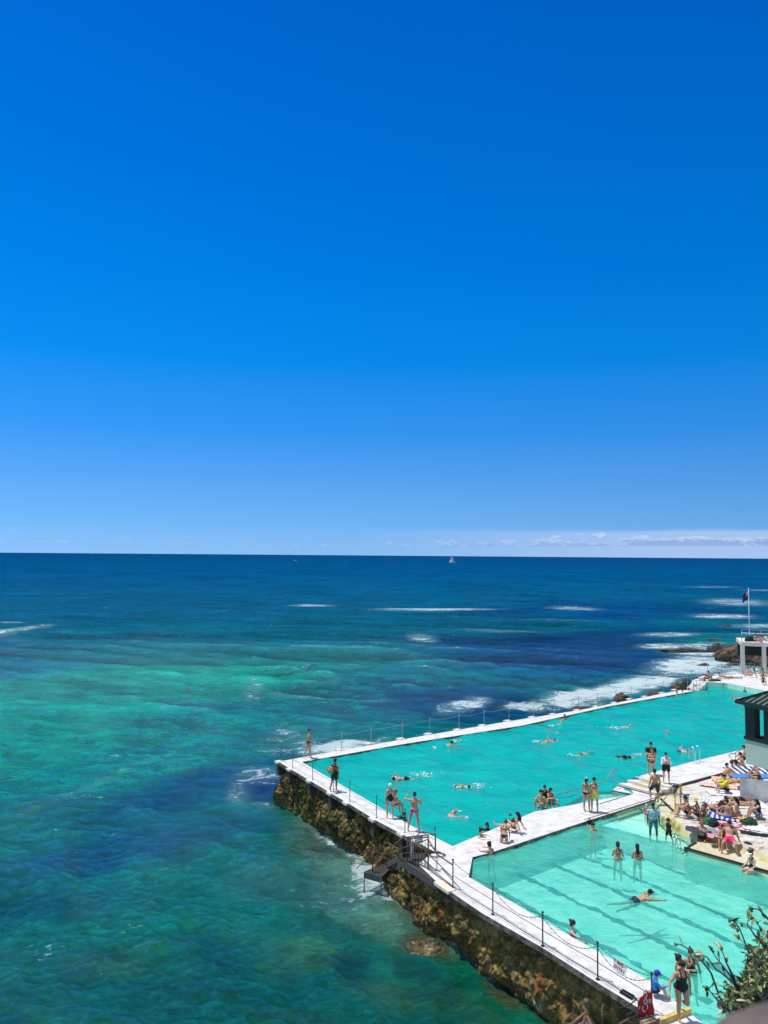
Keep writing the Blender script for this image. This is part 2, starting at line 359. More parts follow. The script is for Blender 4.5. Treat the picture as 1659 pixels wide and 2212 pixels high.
# ---------------------------------------------------------------- materials of the place
M_white = mat('white_painted_concrete', (.66,.645,.61), .8, scale=1.9, detail=12, col2=(.46,.425,.37), thr=(.30,.55), bump=.01, bscale=9)
M_cream = mat('cream_painted_concrete', (.68,.61,.47), .8, scale=1.1, col2=(.62,.54,.38), thr=(.32,.5), bump=.01, bscale=9)
M_edge = mat('weathered_slab_edge', (.26,.235,.20), .9, scale=3, col2=(.05,.042,.033), thr=(.40,.66), bump=.03, bscale=12)
M_corbel = mat('dark_stained_corbel', (.10,.08,.06), .9, scale=4, col2=(.03,.026,.02), thr=(.4,.6), bump=.03)
M_black = mat('black_tile_edge', (.015,.017,.018), .5)
M_yellow = mat('yellow_nosing', (.62,.45,.14), .7, var=.3, scale=5)
M_grey = mat('grey_render', (.80,.80,.78), .85, scale=1.3, col2=(.56,.56,.55), thr=(.4,.6), bump=.015, bscale=7)
M_steel = mat('stainless_steel', (.62,.65,.66), .28, metal=1.0)
M_iron = mat('dark_iron', (.035,.032,.03), .5, scale=8, col2=(.10,.05,.025), thr=(.25,.4))
M_rust = mat('rusty_iron', (.09,.06,.045), .75, scale=9, col2=(.16,.07,.03), thr=(.35,.6))
M_galv = mat('galvanised_rail', (.32,.35,.36), .45, metal=.6, scale=7, col2=(.15,.14,.13), thr=(.3,.5))

def seawall_mat():
    m = bpy.data.materials.new('seawall_rock'); nt, N, L, P = nodes(m)
    g = N.new('ShaderNodeNewGeometry'); P.inputs['Roughness'].default_value = .85; P.inputs['Specular IOR Level'].default_value = .25
    def noi(s, d=8, r=.7, di=0, st=(1,1,1)):
        mp = N.new('ShaderNodeMapping'); mp.inputs['Scale'].default_value = st; L.new(g.outputs['Position'], mp.inputs[0])
        n = N.new('ShaderNodeTexNoise'); n.inputs['Scale'].default_value = s; n.inputs['Detail'].default_value = d; n.inputs['Roughness'].default_value = r; n.inputs['Distortion'].default_value = di
        L.new(mp.outputs[0], n.inputs['Vector']); return n.outputs['Fac']
    def mr(x, a, b, c=0, d=1):
        n = N.new('ShaderNodeMapRange'); n.interpolation_type = 'SMOOTHSTEP'; L.new(x, n.inputs[0]); n.inputs[1].default_value = a; n.inputs[2].default_value = b; n.inputs[3].default_value = c; n.inputs[4].default_value = d; return n.outputs[0]
    def mix(f, a, b):
        n = N.new('ShaderNodeMix'); n.data_type = 'RGBA'; L.new(f, n.inputs[0])
        for i, q in ((6,a),(7,b)):
            if isinstance(q, tuple): n.inputs[i].default_value = (*q, 1)
            else: L.new(q, n.inputs[i])
        return n.outputs[2]
    def mul(a, b):
        n = N.new('ShaderNodeMath'); n.operation = 'MULTIPLY'
        for i, q in enumerate((a,b)):
            if isinstance(q, (int,float)): n.inputs[i].default_value = q
            else: L.new(q, n.inputs[i])
        return n.outputs[0]
    sx = N.new('ShaderNodeSeparateXYZ'); L.new(g.outputs['Position'], sx.inputs[0])
    c = mix(mr(noi(.9, 6), .4, .6), (.17,.11,.035), (.42,.28,.08))       # brown to ochre algae
    c = mix(mr(noi(2.2, 8, .75, .5), .55, .68), c, (.42,.32,.16))
    c = mix(mul(mr(noi(.7, 7, .7, .5), .53, .62), mr(sx.outputs['Y'], 40, 22)), c, (.50,.38,.21))  # bare pale concrete on the nearer stretch
    c = mix(mr(noi(.75, 3, .5, 0, (1,1,.4)), .60, .68), c, (.36,.13,.03))    # rust runs
    c = mix(mul(mr(noi(3.4, 10, .85, .4), .44, .54), mr(sx.outputs['Y'], 28, 37, .62, .97)), c, (.012,.013,.007))     # dark weed and mussels
    c = mix(mul(mr(noi(.6, 4), .5, .6), mr(sx.outputs['Y'], 34, 44, 0, .5)), c, (.05,.085,.014))
    c = mix(mul(mr(sx.outputs['Z'], -2.2, -2.65), .6), c, (.10,.10,.045))
    L.new(c, P.inputs['Base Color'])
    b = N.new('ShaderNodeBump'); b.inputs['Distance'].default_value = .16; L.new(noi(3.2, 10, .75, .5), b.inputs['Height']); L.new(b.outputs[0], P.inputs['Normal'])
    return m
M_wallrock = seawall_mat()
def rock_mat(name, c1, c2, c3, s=.5):
    m = mat(name, c1, .85, scale=s, col2=c2, thr=(.4,.6), bump=.35, bscale=1.4, dist=.4); return m
M_rock = rock_mat('brown_shore_rock', (.16,.115,.065), (.06,.045,.03), None, .35)
M_reef = rock_mat('dark_wet_reef', (.07,.068,.05), (.028,.03,.026), None, .5)

# ---------------------------------------------------------------- deck outline (surveyed)
outer = [at('A',80,498), at('A',430,708), at('A',540,772), at('A',715,880), at('A',895,975), at('K',1095,572)]
outer2 = [at('K',885,737), at('K',1140,982), at('D',0,438), at('D',350,638), at('D',670,842), at('D',880,970)]
d_ = (outer2[-1]-outer2[-2]).normalized(); outer2.append(outer2[-1]+d_*3.2)
in_main = [at('A',1215,1048), at('A',900,888), at('A',600,713), at('A',230,498)]
far_in = [at('A',880,383), at('A',1659,262), at('B',700,278), at('B',1215,186)]
far_out = [at('B',1130,180), at('B',828,240), at('B',500,305), at('B',85,370), at('A',1065,320), at('A',490,420), at('A',110,490)]
near_left = [at('A',1345,1120), at('A',1320,1250), at('D',0,273), at('D',560,598), at('D',960,820), at('D',1165,985)]
dl = (near_left[-1]-near_left[-2]).normalized(); near_left.append(near_left[-1]+dl*2.6)
div_lo = [at('C',640,565), at('C',0,770), at('A',1480,1085)]
div_hi = [at('C',430,522), at('B',240,920)]
outline = outer + outer2 + [near_left[-1]] + near_left[-2::-1] + div_lo[::-1] + [at('C',640,530), at('C',430,522)] + div_hi[1:] + in_main + far_in + far_out
bm = bmesh.new(); add_prism(bm, outline, -.20, 0)
for f in bm.faces:
    if abs(f.normal.z) < .5: f.material_index = 1
finish('pool_deck', bm, [M_white, M_edge])['kind'] = 'structure'

# steps down at the deck's near end, cream edged
bm = bmesh.new()
s0, s1 = at('J',320,1665), at('J',660,1535)
e = (s1-s0).normalized(); nrm = Vector((e.y, -e.x, 0))
if nrm.y > 0: nrm = -nrm
add_prism(bm, [s0-e*.1, s1, s1+nrm*.13, s0-e*.1+nrm*.13], -.24, .16, 0)
finish('yellow_kerb', bm, M_yellow)['kind'] = 'structure'

# ---------------------------------------------------------------- the sea wall under the deck
def wallface(top, base, seed, name, parent, n=420, m=64, bulge=.5, ref=(-.85,-.5)):
    def resample(pl, n):
        d = [0]; 
        for a, b in zip(pl, pl[1:]): d.append(d[-1]+(b-a).length)
        out = []
        for i in range(n):
            s = d[-1]*i/(n-1); k = max(j for j in range(len(d)) if d[j] <= s+1e-9); k = min(k, len(pl)-2)
            t = (s-d[k])/(d[k+1]-d[k]); out.append(pl[k].lerp(pl[k+1], t))
        return out
    T, B = resample(top, n), resample(base, n)
    V = []
    for j in range(m):
        t = j/(m-1)
        for i in range(n):
            a, b = T[i], B[i]
            h = t**.9; x = a.lerp(b, t); out = Vector((b.x-a.x, b.y-a.y, 0))
            if out.length < 1e-6: out = Vector((-1,-.3,0))
            p = Vector((a.x, a.y, 0)).lerp(Vector((b.x, b.y, 0)), min(1, t**.55)); z = a.z+(b.z-a.z)*t
            tg = T[min(i+4,n-1)]-T[max(i-4,0)]; o = Vector((tg.y, -tg.x, 0)).normalized()
            if o.x*ref[0]+o.y*ref[1] < 0: o = -o
            q = Vector((p.x, p.y, z))
            nz = mnoise.fractal(q*.40+Vector((seed,0,0)), 1, 2, 6)*.62*(.35+.65*t)+mnoise.fractal(q*1.9, .8, 2, 5)*.17-.16*max(0, mnoise.noise(q*3.1+Vector((3,seed,1))))+mnoise.fractal(q*7, .7, 2, 3)*.07
            k = sin(pi*min(1, t*1.15))**.5 if t < .87 else .8
            # dark undercut right below the slab
            under = -.75*max(0, 1-t/.17)*(.6+.6*mnoise.noise(q*.5+Vector((9,seed,0))))
            V.append(q+o*(nz*k*1.1+bulge*sin(pi*t)*.4+under))
    return npmesh(name, [tuple(v) for v in V], gridfaces(m, n), M_wallrock, parent)
wall = empty('sea_wall', at('A',540,770), 'rough dark sea wall covered in weed and ochre algae below the white walkway', 'sea wall')
def inset(pl, k=.12):
    out = []
    for i, p in enumerate(pl):
        a = pl[max(0,i-1)]; b = pl[min(len(pl)-1,i+1)]; d = (b-a).normalized(); nn = Vector((-d.y, d.x, 0))   # towards the pool
        if nn.x < 0: nn = -nn
        out.append(p+nn*k+Vector((0,0,-.22)))
    return out
t1 = inset(outer[:5]+[outer[5]], .22)
b1 = [at('A',52,740,SEA), at('A',230,832,SEA), at('A',420,978,SEA), at('A',560,1048,SEA), at('K',330,800,SEA), at('K',640,880,SEA)]
b1 = [b1[0]] + b1[1:]
back = at('A',110,470,0)
t1 = [Vector((far_out[-2].x+.3, far_out[-2].y-.4, -.22)), Vector((far_out[-1].x-.0, far_out[-1].y-.15, -.22))] + t1
b1 = [Vector((far_out[-2].x-.2, far_out[-2].y+.6, SEA)), Vector((far_out[-1].x-.45, far_out[-1].y+.2, SEA))] + b1
for b in b1: b.z = SEA-.9
wallface(t1, b1, 1.0, 'rock_face', wall, 460)
t2 = inset([Vector(outer[5])+Vector((-.1,.6,0))]+outer2, .22)
b2 = [at('K',330,960,SEA), at('K',345,1030,SEA), at('K',560,1165,SEA), at('K',780,1300,SEA), at('L',880,150,SEA), at('L',930,195,SEA), at('L',1150,345,SEA), at('L',1240,432,SEA), at('L',1390,512,SEA), at('L',1540,632,SEA), at('L',1659,722,SEA)]
dd = (b2[-1]-b2[-2]).normalized(); b2.append(b2[-1]+dd*5)
for b in b2: b.z = SEA-.9
wallface(t2, b2, 5.0, 'rock_face', wall, 460)
# far side of the wall behind the pool
t3 = [Vector((p.x, p.y, -.2)) for p in far_out[::-1]]
ang = Vector((-.6,.8,0))
b3 = [Vector((p.x-.3, p.y+.9, SEA-.9)) for p in far_out[::-1]]
wallface(t3, b3, 8.0, 'rock_face', wall, 300, 24, .3, (-.6,.8))
# body of the wall: solid fill under the deck so nothing shows through
bm = bmesh.new()
add_prism(bm, [p+Vector((.85,.25,0)) for p in outer[1:5]]+[in_main[0], in_main[1], in_main[2], in_main[3]], -4, -.24)
add_prism(bm, [p+Vector((1.0,.5,0)) for p in outer2[1:]]+near_left[::-1], -4, -.24)
finish('wall_core', bm, M_edge, wall)
# dark concrete corbels with white caps under each post of the far stretch
PL = [('A',95,492),('A',170,540),('A',300,615),('A',437,695),('A',543,757),('A',717,865),('A',903,960)]
PL2 = [('K',1338,1058),('D',60,445),('D',350,628),('D',670,822),('D',985,1020)]
eL = (outer[4]-outer[0]).normalized(); nL = Vector((eL.y, -eL.x, 0))
if nL.x > 0: nL = -nL
rzL = math.atan2(eL.y, eL.x)
for p in PL:
    q = at(*p)+nL*.12
    bm = bmesh.new(); add_box(bm, q+Vector((0,0,-.05)), (.50,.46,.12), rzL); bmesh.ops.bevel(bm, geom=bm.edges[:], offset=.03, segments=1)
    finish('post_pad', bm, M_white, wall)
    bm = bmesh.new(); add_box(bm, q+Vector((0,0,-.52))-nL*.05, (.34,.36,.66), rzL); bmesh.ops.bevel(bm, geom=bm.edges[:], offset=.05, segments=1)
    finish('corbel', bm, M_corbel, wall)
bm = bmesh.new(); q = at('K',1235,1030); e2 = (outer2[2]-outer2[1]).normalized(); add_box(bm, q+Vector((0,0,-.03)), (1.05,.40,.12), math.atan2(e2.y, e2.x)); bmesh.ops.bevel(bm, geom=bm.edges[:], offset=.03, segments=1)
finish('post_pad', bm, M_cream, wall)

# ---------------------------------------------------------------- pools
def water_mat(name, col, opac, gloss, c2, sc, bd):
    m = bpy.data.materials.new(name); m.use_nodes = True; nt = m.node_tree; N, L = nt.nodes, nt.links
    N.remove(N['Principled BSDF']); out = N['Material Output']
    g = N.new('ShaderNodeNewGeometry')
    def noi(s, d=8, r=.65, di=0, st=(1,1,1)):
        mp = N.new('ShaderNodeMapping'); mp.inputs['Scale'].default_value = st; mp.inputs['Rotation'].default_value = (0,0,radians(-38)); L.new(g.outputs['Position'], mp.inputs[0])
        n = N.new('ShaderNodeTexNoise'); n.inputs['Scale'].default_value = s; n.inputs['Detail'].default_value = d; n.inputs['Roughness'].default_value = r; n.inputs['Distortion'].default_value = di
        L.new(mp.outputs[0], n.inputs['Vector']); return n.outputs['Fac']
    r = N.new('ShaderNodeValToRGB'); L.new(noi(sc, 10, .72, .5, (.45,1,1)), r.inputs[0]); r.color_ramp.elements[0].position = .33; r.color_ramp.elements[1].position = .70  # stretched noise in the colour stands in for light ripples in the water
    r.color_ramp.elements[0].color = (*c2, 1); r.color_ramp.elements[1].color = (*col, 1)
    b = N.new('ShaderNodeBump'); b.inputs['Distance'].default_value = bd; L.new(noi(2.2, 7, .62, .6), b.inputs['Height'])
    df = N.new('ShaderNodeBsdfDiffuse'); L.new(r.outputs[0], df.inputs[0]); L.new(b.outputs[0], df.inputs['Normal'])
    tr = N.new('ShaderNodeBsdfTransparent'); tr.inputs[0].default_value = (*gloss, 1)
    mx = N.new('ShaderNodeMixShader'); da = N.new('ShaderNodeAttribute'); da.attribute_name = 'water_depth'; m1 = N.new('ShaderNodeMath'); m1.operation = 'MULTIPLY'; m1.inputs[1].default_value = -opac; L.new(da.outputs['Fac'], m1.inputs[0]); m2 = N.new('ShaderNodeMath'); m2.operation = 'EXPONENT'; L.new(m1.outputs[0], m2.inputs[0]); m3 = N.new('ShaderNodeMath'); m3.operation = 'SUBTRACT'; m3.inputs[0].default_value = 1; L.new(m2.outputs[0], m3.inputs[1]); L.new(m3.outputs[0], mx.inputs[0]); L.new(tr.outputs[0], mx.inputs[1]); L.new(df.outputs[0], mx.inputs[2])
    gl = N.new('ShaderNodeBsdfGlossy'); gl.inputs['Roughness'].default_value = .08; L.new(b.outputs[0], gl.inputs['Normal'])
    fr = N.new('ShaderNodeFresnel'); fr.inputs['IOR'].default_value = 1.26; L.new(b.outputs[0], fr.inputs['Normal'])
    mg = N.new('ShaderNodeMixShader'); L.new(fr.outputs[0], mg.inputs[0]); L.new(mx.outputs[0], mg.inputs[1]); L.new(gl.outputs[0], mg.inputs[2])
    L.new(mg.outputs[0], out.inputs[0]); return m
M_wmain = water_mat('turquoise_pool_water', (.004,.50,.385), 1.2, (.60,.97,.92), (.0,.34,.30), .6, .09)
M_wnear = water_mat('clear_pool_water', (.17,.80,.64), .42, (.68,.98,.93), (.04,.54,.44), 1.3, .10)
WM, WN = -.09, -.13
def inside(P, poly):
    x, y = P[:, 0], P[:, 1]; r = np.zeros(len(P), bool); n = len(poly)
    for i in range(n):
        a, b = poly[i], poly[(i+1) % n]
        c = ((a[1] > y) != (b[1] > y)) & (x < (b[0]-a[0])*(y-a[1])/((b[1]-a[1]) or 1e-9)+a[0]); r ^= c
    return r
def sdist(P, poly, closed=True):
    n = len(poly); d = np.full(len(P), 1e9)
    for i in range(n if closed else n-1):
        a = np.array(poly[i][:2]); b = np.array(poly[(i+1) % n][:2]); ab = b-a
        t = np.clip(((P-a)@ab)/max(ab@ab, 1e-9), 0, 1); d = np.minimum(d, np.hypot(*(P-(a+t[:, None]*ab)).T))
    if not closed: return d
    return np.where(inside(P, poly), d, -d)
wx = [p for p in in_main]+far_in
# walkway on the main pool's right side is 0.4 above the divider
ZW = .40
wk_in = [at('C',500,356,ZW), at('C',940,236,ZW), at('C',1450,112,ZW)]
wd = (wk_in[2]-wk_in[1]).normalized(); wk_in.append(wk_in[2]+wd*30)
main_poly = [in_main[0], in_main[1], in_main[2], in_main[3]]+far_in+[at('E',590,1660,WM), at('E',810,1590,WM), at('E',1100,1610,WM), at('E',1500,1690,WM), Vector((44,68,0)), wk_in[3], at('C',500,372,0), at('C',430,522), at('B',240,920)]
def wavy(name, poly, z, step, mtl, amp, deep=1.6, shallows=()):
    xs = [p.x for p in poly]; ys = [p.y for p in poly]
    gx = np.arange(min(xs)-step, max(xs)+step, step); gy = np.arange(min(ys)-step, max(ys)+step, step)
    X_, Y_ = np.meshgrid(gx, gy); P_ = np.stack([X_.ravel(), Y_.ravel()], 1)
    rng = np.random.RandomState(5); Zz = np.zeros(len(P_))
    for i in range(26):
        lam = .5*(5/.5)**rng.rand(); d = radians(220)+rng.randn()*.8; k = 2*pi/lam
        Zz += amp*.0055*lam**.8*np.cos(k*(cos(d)*P_[:, 0]+sin(d)*P_[:, 1])+rng.rand()*6.28)
    sd_ = sdist(P_, [(p.x, p.y) for p in poly]); F_ = gridfaces(len(gy), len(gx))
    keep = (sd_[F_] > -.12).all(1); F_ = F_[keep]
    used = np.unique(F_); mp = -np.ones(len(P_), int); mp[used] = np.arange(len(used))
    V_ = np.stack([P_[:, 0], P_[:, 1], z+Zz], 1)[used]
    o = npmesh(name, V_, mp[F_], mtl); o['kind'] = 'structure'
    dep = np.full(len(P_), deep)
    for pl_, d_ in shallows: q = np.clip(sdist(P_, [(p.x, p.y) for p in pl_])/.15+.5, 0, 1); dep = dep*(1-q)+np.minimum(dep, d_)*q
    a = o.data.attributes.new('water_depth', 'FLOAT', 'POINT'); a.data.foreach_set('value', dep[used].astype(np.float32)); return o
landing = [at('C',-480,770,-.3), at('C',135,520,-.3), at('C',425,525,-.3), at('C',-40,690,-.3)]
wavy('main_pool_water', main_poly, WM, .13, M_wmain, .9, 1.7, [(landing, .12)])
M_floor = mat('pool_floor_paint', (.64,.86,.76), .7, scale=.9, col2=(.42,.76,.68), thr=(.35,.62), detail=8)
M_line = mat('lane_line_paint', (.0,.045,.07), .7)
M_poolwall = mat('pool_wall_paint', (.50,.78,.66), .7, scale=1.5, col2=(.42,.70,.60), thr=(.35,.6))
# the pool shells
def shell(name, poly, z0, z1, flip=False):
    bm = bmesh.new(); n = len(poly)
    lo = [bm.verts.new((p.x, p.y, z0)) for p in poly]; hi = [bm.verts.new((p.x, p.y, z1)) for p in poly]
    bm.faces.new(lo); 
    for i in range(n): bm.faces.new((lo[i], lo[(i+1) % n], hi[(i+1) % n], hi[i])).material_index = 1
    o = finish(name, bm, [M_floor, M_poolwall], recalc=False); o['kind'] = 'structure'; return o
off = Vector((0,0,0))
shell('main_pool_shell', main_poly, -1.9, -.245)

# end wall of the main pool with its platform
ZP = .42
ew = [at('E',600,1640,WM), at('E',810,1590,WM), at('E',1100,1608,WM), at('E',1500,1690,WM)]
ew.append(ew[-1]+(ew[-1]-ew[-2]).normalized()*5)
plat = [Vector((p.x, p.y, 0)) for p in ew[1:]]+[Vector((70,66,0)), Vector((70,96,0)), at('E',1270,1410,ZP), at('E',1020,1432,ZP), at('E',760,1440,ZP), at('E',610,1505,ZP), at('E',640,1560,ZP)]
bm = bmesh.new(); add_prism(bm, plat, -3.6, ZP)
for f in bm.faces:
    if abs(f.normal.z) < .5: f.material_index = 1
finish('sun_platform', bm, [M_white, M_poolwall])['kind'] = 'structure'
# depth marks on the end wall
a_, b_ = ew[2], ew[3]; wdir = (b_-a_).normalized(); wn = Vector((wdir.y, -wdir.x, 0)); wn = wn if wn.y < 0 else -wn
ex_ = atY('E',1350,1600,(a_.y+b_.y)/2)
def wallmark(u, zc, w_, h_):
    p = a_+wdir*u+wn*.012; bm = bmesh.new(); add_box(bm, Vector((p.x, p.y, zc)), (w_, .012, h_), math.atan2(wdir.y, wdir.x)); return bm
mk = empty('depth_mark', a_+wdir*2.2, 'black depth figure 1 with a bar painted on the pale green end wall', 'depth mark')
finish('figure_one', wallmark(2.2, .24, .07, .26), M_black, mk); finish('bar', wallmark(2.2, -.01, .40, .11), M_black, mk)
a2 = ew[1]; wd2 = (ew[2]-ew[1]).normalized()
for k, (u, hh, lab) in enumerate([(1.6,.26,'black lane mark on the end wall, farthest left of the pool end'),(3.5,.18,'small faint lane mark on the end wall between two others')]):
    if u < (ew[2]-ew[1]).length:
        p = a2+wd2*u+Vector((0,-.015,0)); bm = bmesh.new(); add_box(bm, Vector((p.x, p.y, .2)), (.07,.012,hh), math.atan2(wd2.y, wd2.x))
        tag(finish('lane_mark', bm, M_black), lab, 'lane mark')
# steps from the far walkway up to the platform
bm = bmesh.new(); q0, q1 = at('E',560,1600,0), at('E',800,1600,.05)
for k in range(4):
    a = at('E',540+k*24,1610-k*16,.1*k); b = at('E',705+k*26,1650-k*22,.1*k)
    c = at('E',800,1545,ZP); dd_ = (plat[-1]-a)
    add_prism(bm, [a, b, Vector((ew[1].x, ew[1].y, 0)), Vector((plat[-2].x, plat[-2].y, 0))], -.3-.01*k, .1*(k+1)-.003)
finish('platform_steps', bm, M_white)['kind'] = 'structure'

# walkway on the right of the main pool
wk_out = [at('C',800,452,ZW), at('C',820,440,ZW), at('C',1240,328,ZW)]
wo = (wk_out[2]-wk_out[1]).normalized(); wk_out.append(wk_out[2]+wo*34)
bm = bmesh.new(); add_prism(bm, wk_in+wk_out[::-1], -1.2, ZW)
finish('right_walkway', bm, M_white)['kind'] = 'structure'
bm = bmesh.new(); r_ = [p+Vector((0,0,0)) for p in wk_out[1:]]
sh = Vector((wo.y, -wo.x, 0))*.09
add_prism(bm, [wk_out[1], wk_out[3], wk_out[3]+sh, wk_out[1]+sh], ZW-.10, ZW+.006)
finish('black_drain_edge', bm, M_black)['kind'] = 'structure'
# three steps with yellow nosings between divider and walkway
st = bmesh.new()
L0, R0 = at('C',310,445,0), at('C',640,530,0)
L3, R3 = at('C',500,358,ZW), at('C',800,450,ZW)
Lb, Rb = Vector((L3.x, L3.y, 0)), Vector((R3.x, R3.y, 0))
for k, t in enumerate((0, .40, .80)):
    a = L0.lerp(Lb, t); b = R0.lerp(Rb, t); z1 = ZW*(k+1)/3-(.002 if k == 2 else 0)
    add_prism(st, [a, b, Rb, Lb], -.5-.01*k, z1)
finish('walkway_steps', st, M_white)['kind'] = 'structure'
ny = bmesh.new()
for k, t in enumerate((0, .40, .80)):
    a = L0.lerp(Lb, t); b = R0.lerp(Rb, t); dr_ = (Lb-L0).normalized(); z1 = ZW*(k+1)/3
    ab = (b-a).normalized()
    add_prism(ny, [a+ab*.5+dr_*.30, b-ab*.25+dr_*.30, b-ab*.25+dr_*.52, a+ab*.5+dr_*.52], z1-.01, z1+.004)
finish('step_nosing_lines', ny, M_yellow)['kind'] = 'structure'
be = bmesh.new()
def edge_strip(bm, pts, w_=.07, z=None, h_=.02):
    for a, b in zip(pts, pts[1:]):
        d = (b-a); d2 = Vector((d.x, d.y, 0)).normalized(); nn = Vector((-d2.y, d2.x, 0))*w_/2
        vs = []
        for p, s in ((a,1),(b,1),(b,-1),(a,-1)): vs.append((p+nn*s))
        lo = [bm.verts.new(v+Vector((0,0,-.03))) for v in vs]; hi = [bm.verts.new(v+Vector((0,0,h_))) for v in vs]
        bm.faces.new(hi); bm.faces.new(lo[::-1])
        for i in range(4): bm.faces.new((lo[i], lo[(i+1) % 4], hi[(i+1) % 4], hi[i]))
edge_strip(be, [L0, Lb+Vector((0,0,ZW))], .07); edge_strip(be, [at('C',250,487,0), at('C',428,520,0), at('C',140,610,0)], .07, h_=.006)
edge_strip(be, [L0, R0], .06, h_=.006); 
edge_strip(be, [at('C',0,752,0), at('C',640,553,0), at('C',800,468,.12)], .06, h_=.006)
edge_strip(be, [wk_out[0], wk_out[1]], .12)
finish('black_step_edges', be, M_black)['kind'] = 'structure'
# sunken landing beside the divider, just under the water
bm = bmesh.new(); add_prism(bm, [at('C',-480,770,-.3), at('C',135,520,-.3), at('C',425,525,-.3), at('C',-40,690,-.3)], -1.4, -.30)
finish('sunken_landing', bm, mat('landing_paint', (.62,.74,.70), .7, var=.15, scale=3))['kind'] = 'structure'
bm = bmesh.new()
add_prism(bm, [at('C',250,488,-.04), at('C',310,446,-.04), at('C',640,530,-.04), at('C',430,523,-.04)], -1.2, -.03)
finish('landing_step', bm, M_white)['kind'] = 'structure'

# ---------------------------------------------------------------- near pool
np_right = [at('C',640,560,WN), at('C',690,650,WN), at('C',700,740,WN), at('C',780,830,WN), at('C',900,890,WN), at('C',1015,950,WN), at('C',905,1028,WN), at('C',1640,1240,WN)]
dr2 = (np_right[-1]-np_right[-2]).normalized(); np_right.append(np_right[-1]+dr2*16)
near_poly = [Vector((p.x,p.y,0)) for p in (near_left[:]+[np_right[-1]+Vector((0,-8,0))]+np_right[::-1]+div_lo)]
shell('near_pool_shell', near_poly, -1.45, -.245)
# shallow shelves of the near pool
def lineC(*p, z): return [at('C', x, y, z) for x, y in p]
sh1 = lineC((120,822), (400,893), (560,942), (740,1000), (905,1045), z=-.55)
sh2 = lineC((40,812), (180,875), (400,965), (640,1045), (820,1090), (1000,1120), z=-1.0)
def shelf(name, edge, z, mtl):
    bm = bmesh.new(); poly = [Vector((p.x,p.y,0)) for p in edge]+[Vector((p.x+.3,p.y+.3,0)) for p in np_right[5::-1]]+[at('C',640,560,0)+Vector((0,.3,0)), at('C',60,765,0)+Vector((0,.3,0))]
    add_prism(bm, poly, -1.6, z); o = finish(name, bm, mtl); o['kind'] = 'structure'
M_shelf = mat('shelf_paint', (.86,.92,.80), .7, scale=.8, col2=(.74,.86,.74), thr=(.35,.62))
def shelf_poly(edge): return [Vector((p.x,p.y,0)) for p in edge]+[Vector((p.x+.3,p.y+.3,0)) for p in np_right[5::-1]]+[at('C',640,560,0)+Vector((0,.3,0)), at('C',60,765,0)+Vector((0,.3,0))]
wavy('near_pool_water', near_poly, WN, .11, M_wnear, .7, 1.3, [(shelf_poly(sh2), .75), (shelf_poly(sh1), .25)])
shelf('shallow_shelf', sh1, -.42, M_shelf); shelf('middle_shelf', sh2, -.95, M_floor)
def wavy_line(bm, pts, z, w_, seed):
    rs = random.Random(seed); prev = None
    d = [0]
    for a, b in zip(pts, pts[1:]): d.append(d[-1]+(b-a).length)
    n = int(d[-1]/.07); vs = []
    for i in range(n+1):
        s = d[-1]*i/n; k = min(max(j for j in range(len(d)) if d[j] <= s+1e-9), len(pts)-2)
        t = (s-d[k])/(d[k+1]-d[k]); p = pts[k].lerp(pts[k+1], t); dd = (pts[k+1]-pts[k]).normalized(); nn = Vector((-dd.y, dd.x, 0))
        o1 = mnoise.noise(Vector((s*1.1, seed, 0)))*.10+mnoise.noise(Vector((s*4.5, seed+3, 0)))*.05; ww = w_*(.85+.9*mnoise.noise(Vector((s*2.6, seed+7, 0))))
        ww = max(ww, .03)
        vs.append((bm.verts.new(p+nn*(o1*1.5+ww/2)), bm.verts.new(p+nn*(o1*1.5-ww/2))))
    for (a, b), (c, e_) in zip(vs, vs[1:]): bm.faces.new((a, b, e_, c))
bm = bmesh.new(); zf = -1.446
axis = (near_left[4]-near_left[3]).normalized()
for k, (p0, p1, w_) in enumerate([(('D',495,68),('D',1659,560),.30), (('D',335,120),('D',1659,690),.34), (('D',165,188),('D',1659,900),.36), (('D',0,262),('D',1330,960),.34), (('D',640,8),('D',1659,400),.26)]):
    wavy_line(bm, [at(*p0, zf), at(*p1, zf)], zf, w_, k*3.1)
for o in (at('D',495,68,zf), at('D',335,120,zf), at('D',165,188,zf)):
    dd = axis.cross(Vector((0,0,1))).normalized(); wavy_line(bm, [o-dd*.5, o+dd*.5], zf, .25, o.x)
finish('lane_lines', bm, M_line, recalc=False)['kind'] = 'structure'
bm = bmesh.new()
wavy_line(bm, [Vector((p.x,p.y,-.416)) for p in sh1], -.41, .10, 2.2); wavy_line(bm, [Vector((p.x,p.y,-.945)) for p in sh2], -.9, .13, 6.2)
finish('shelf_edge_lines', bm, M_line, recalc=False)['kind'] = 'structure'

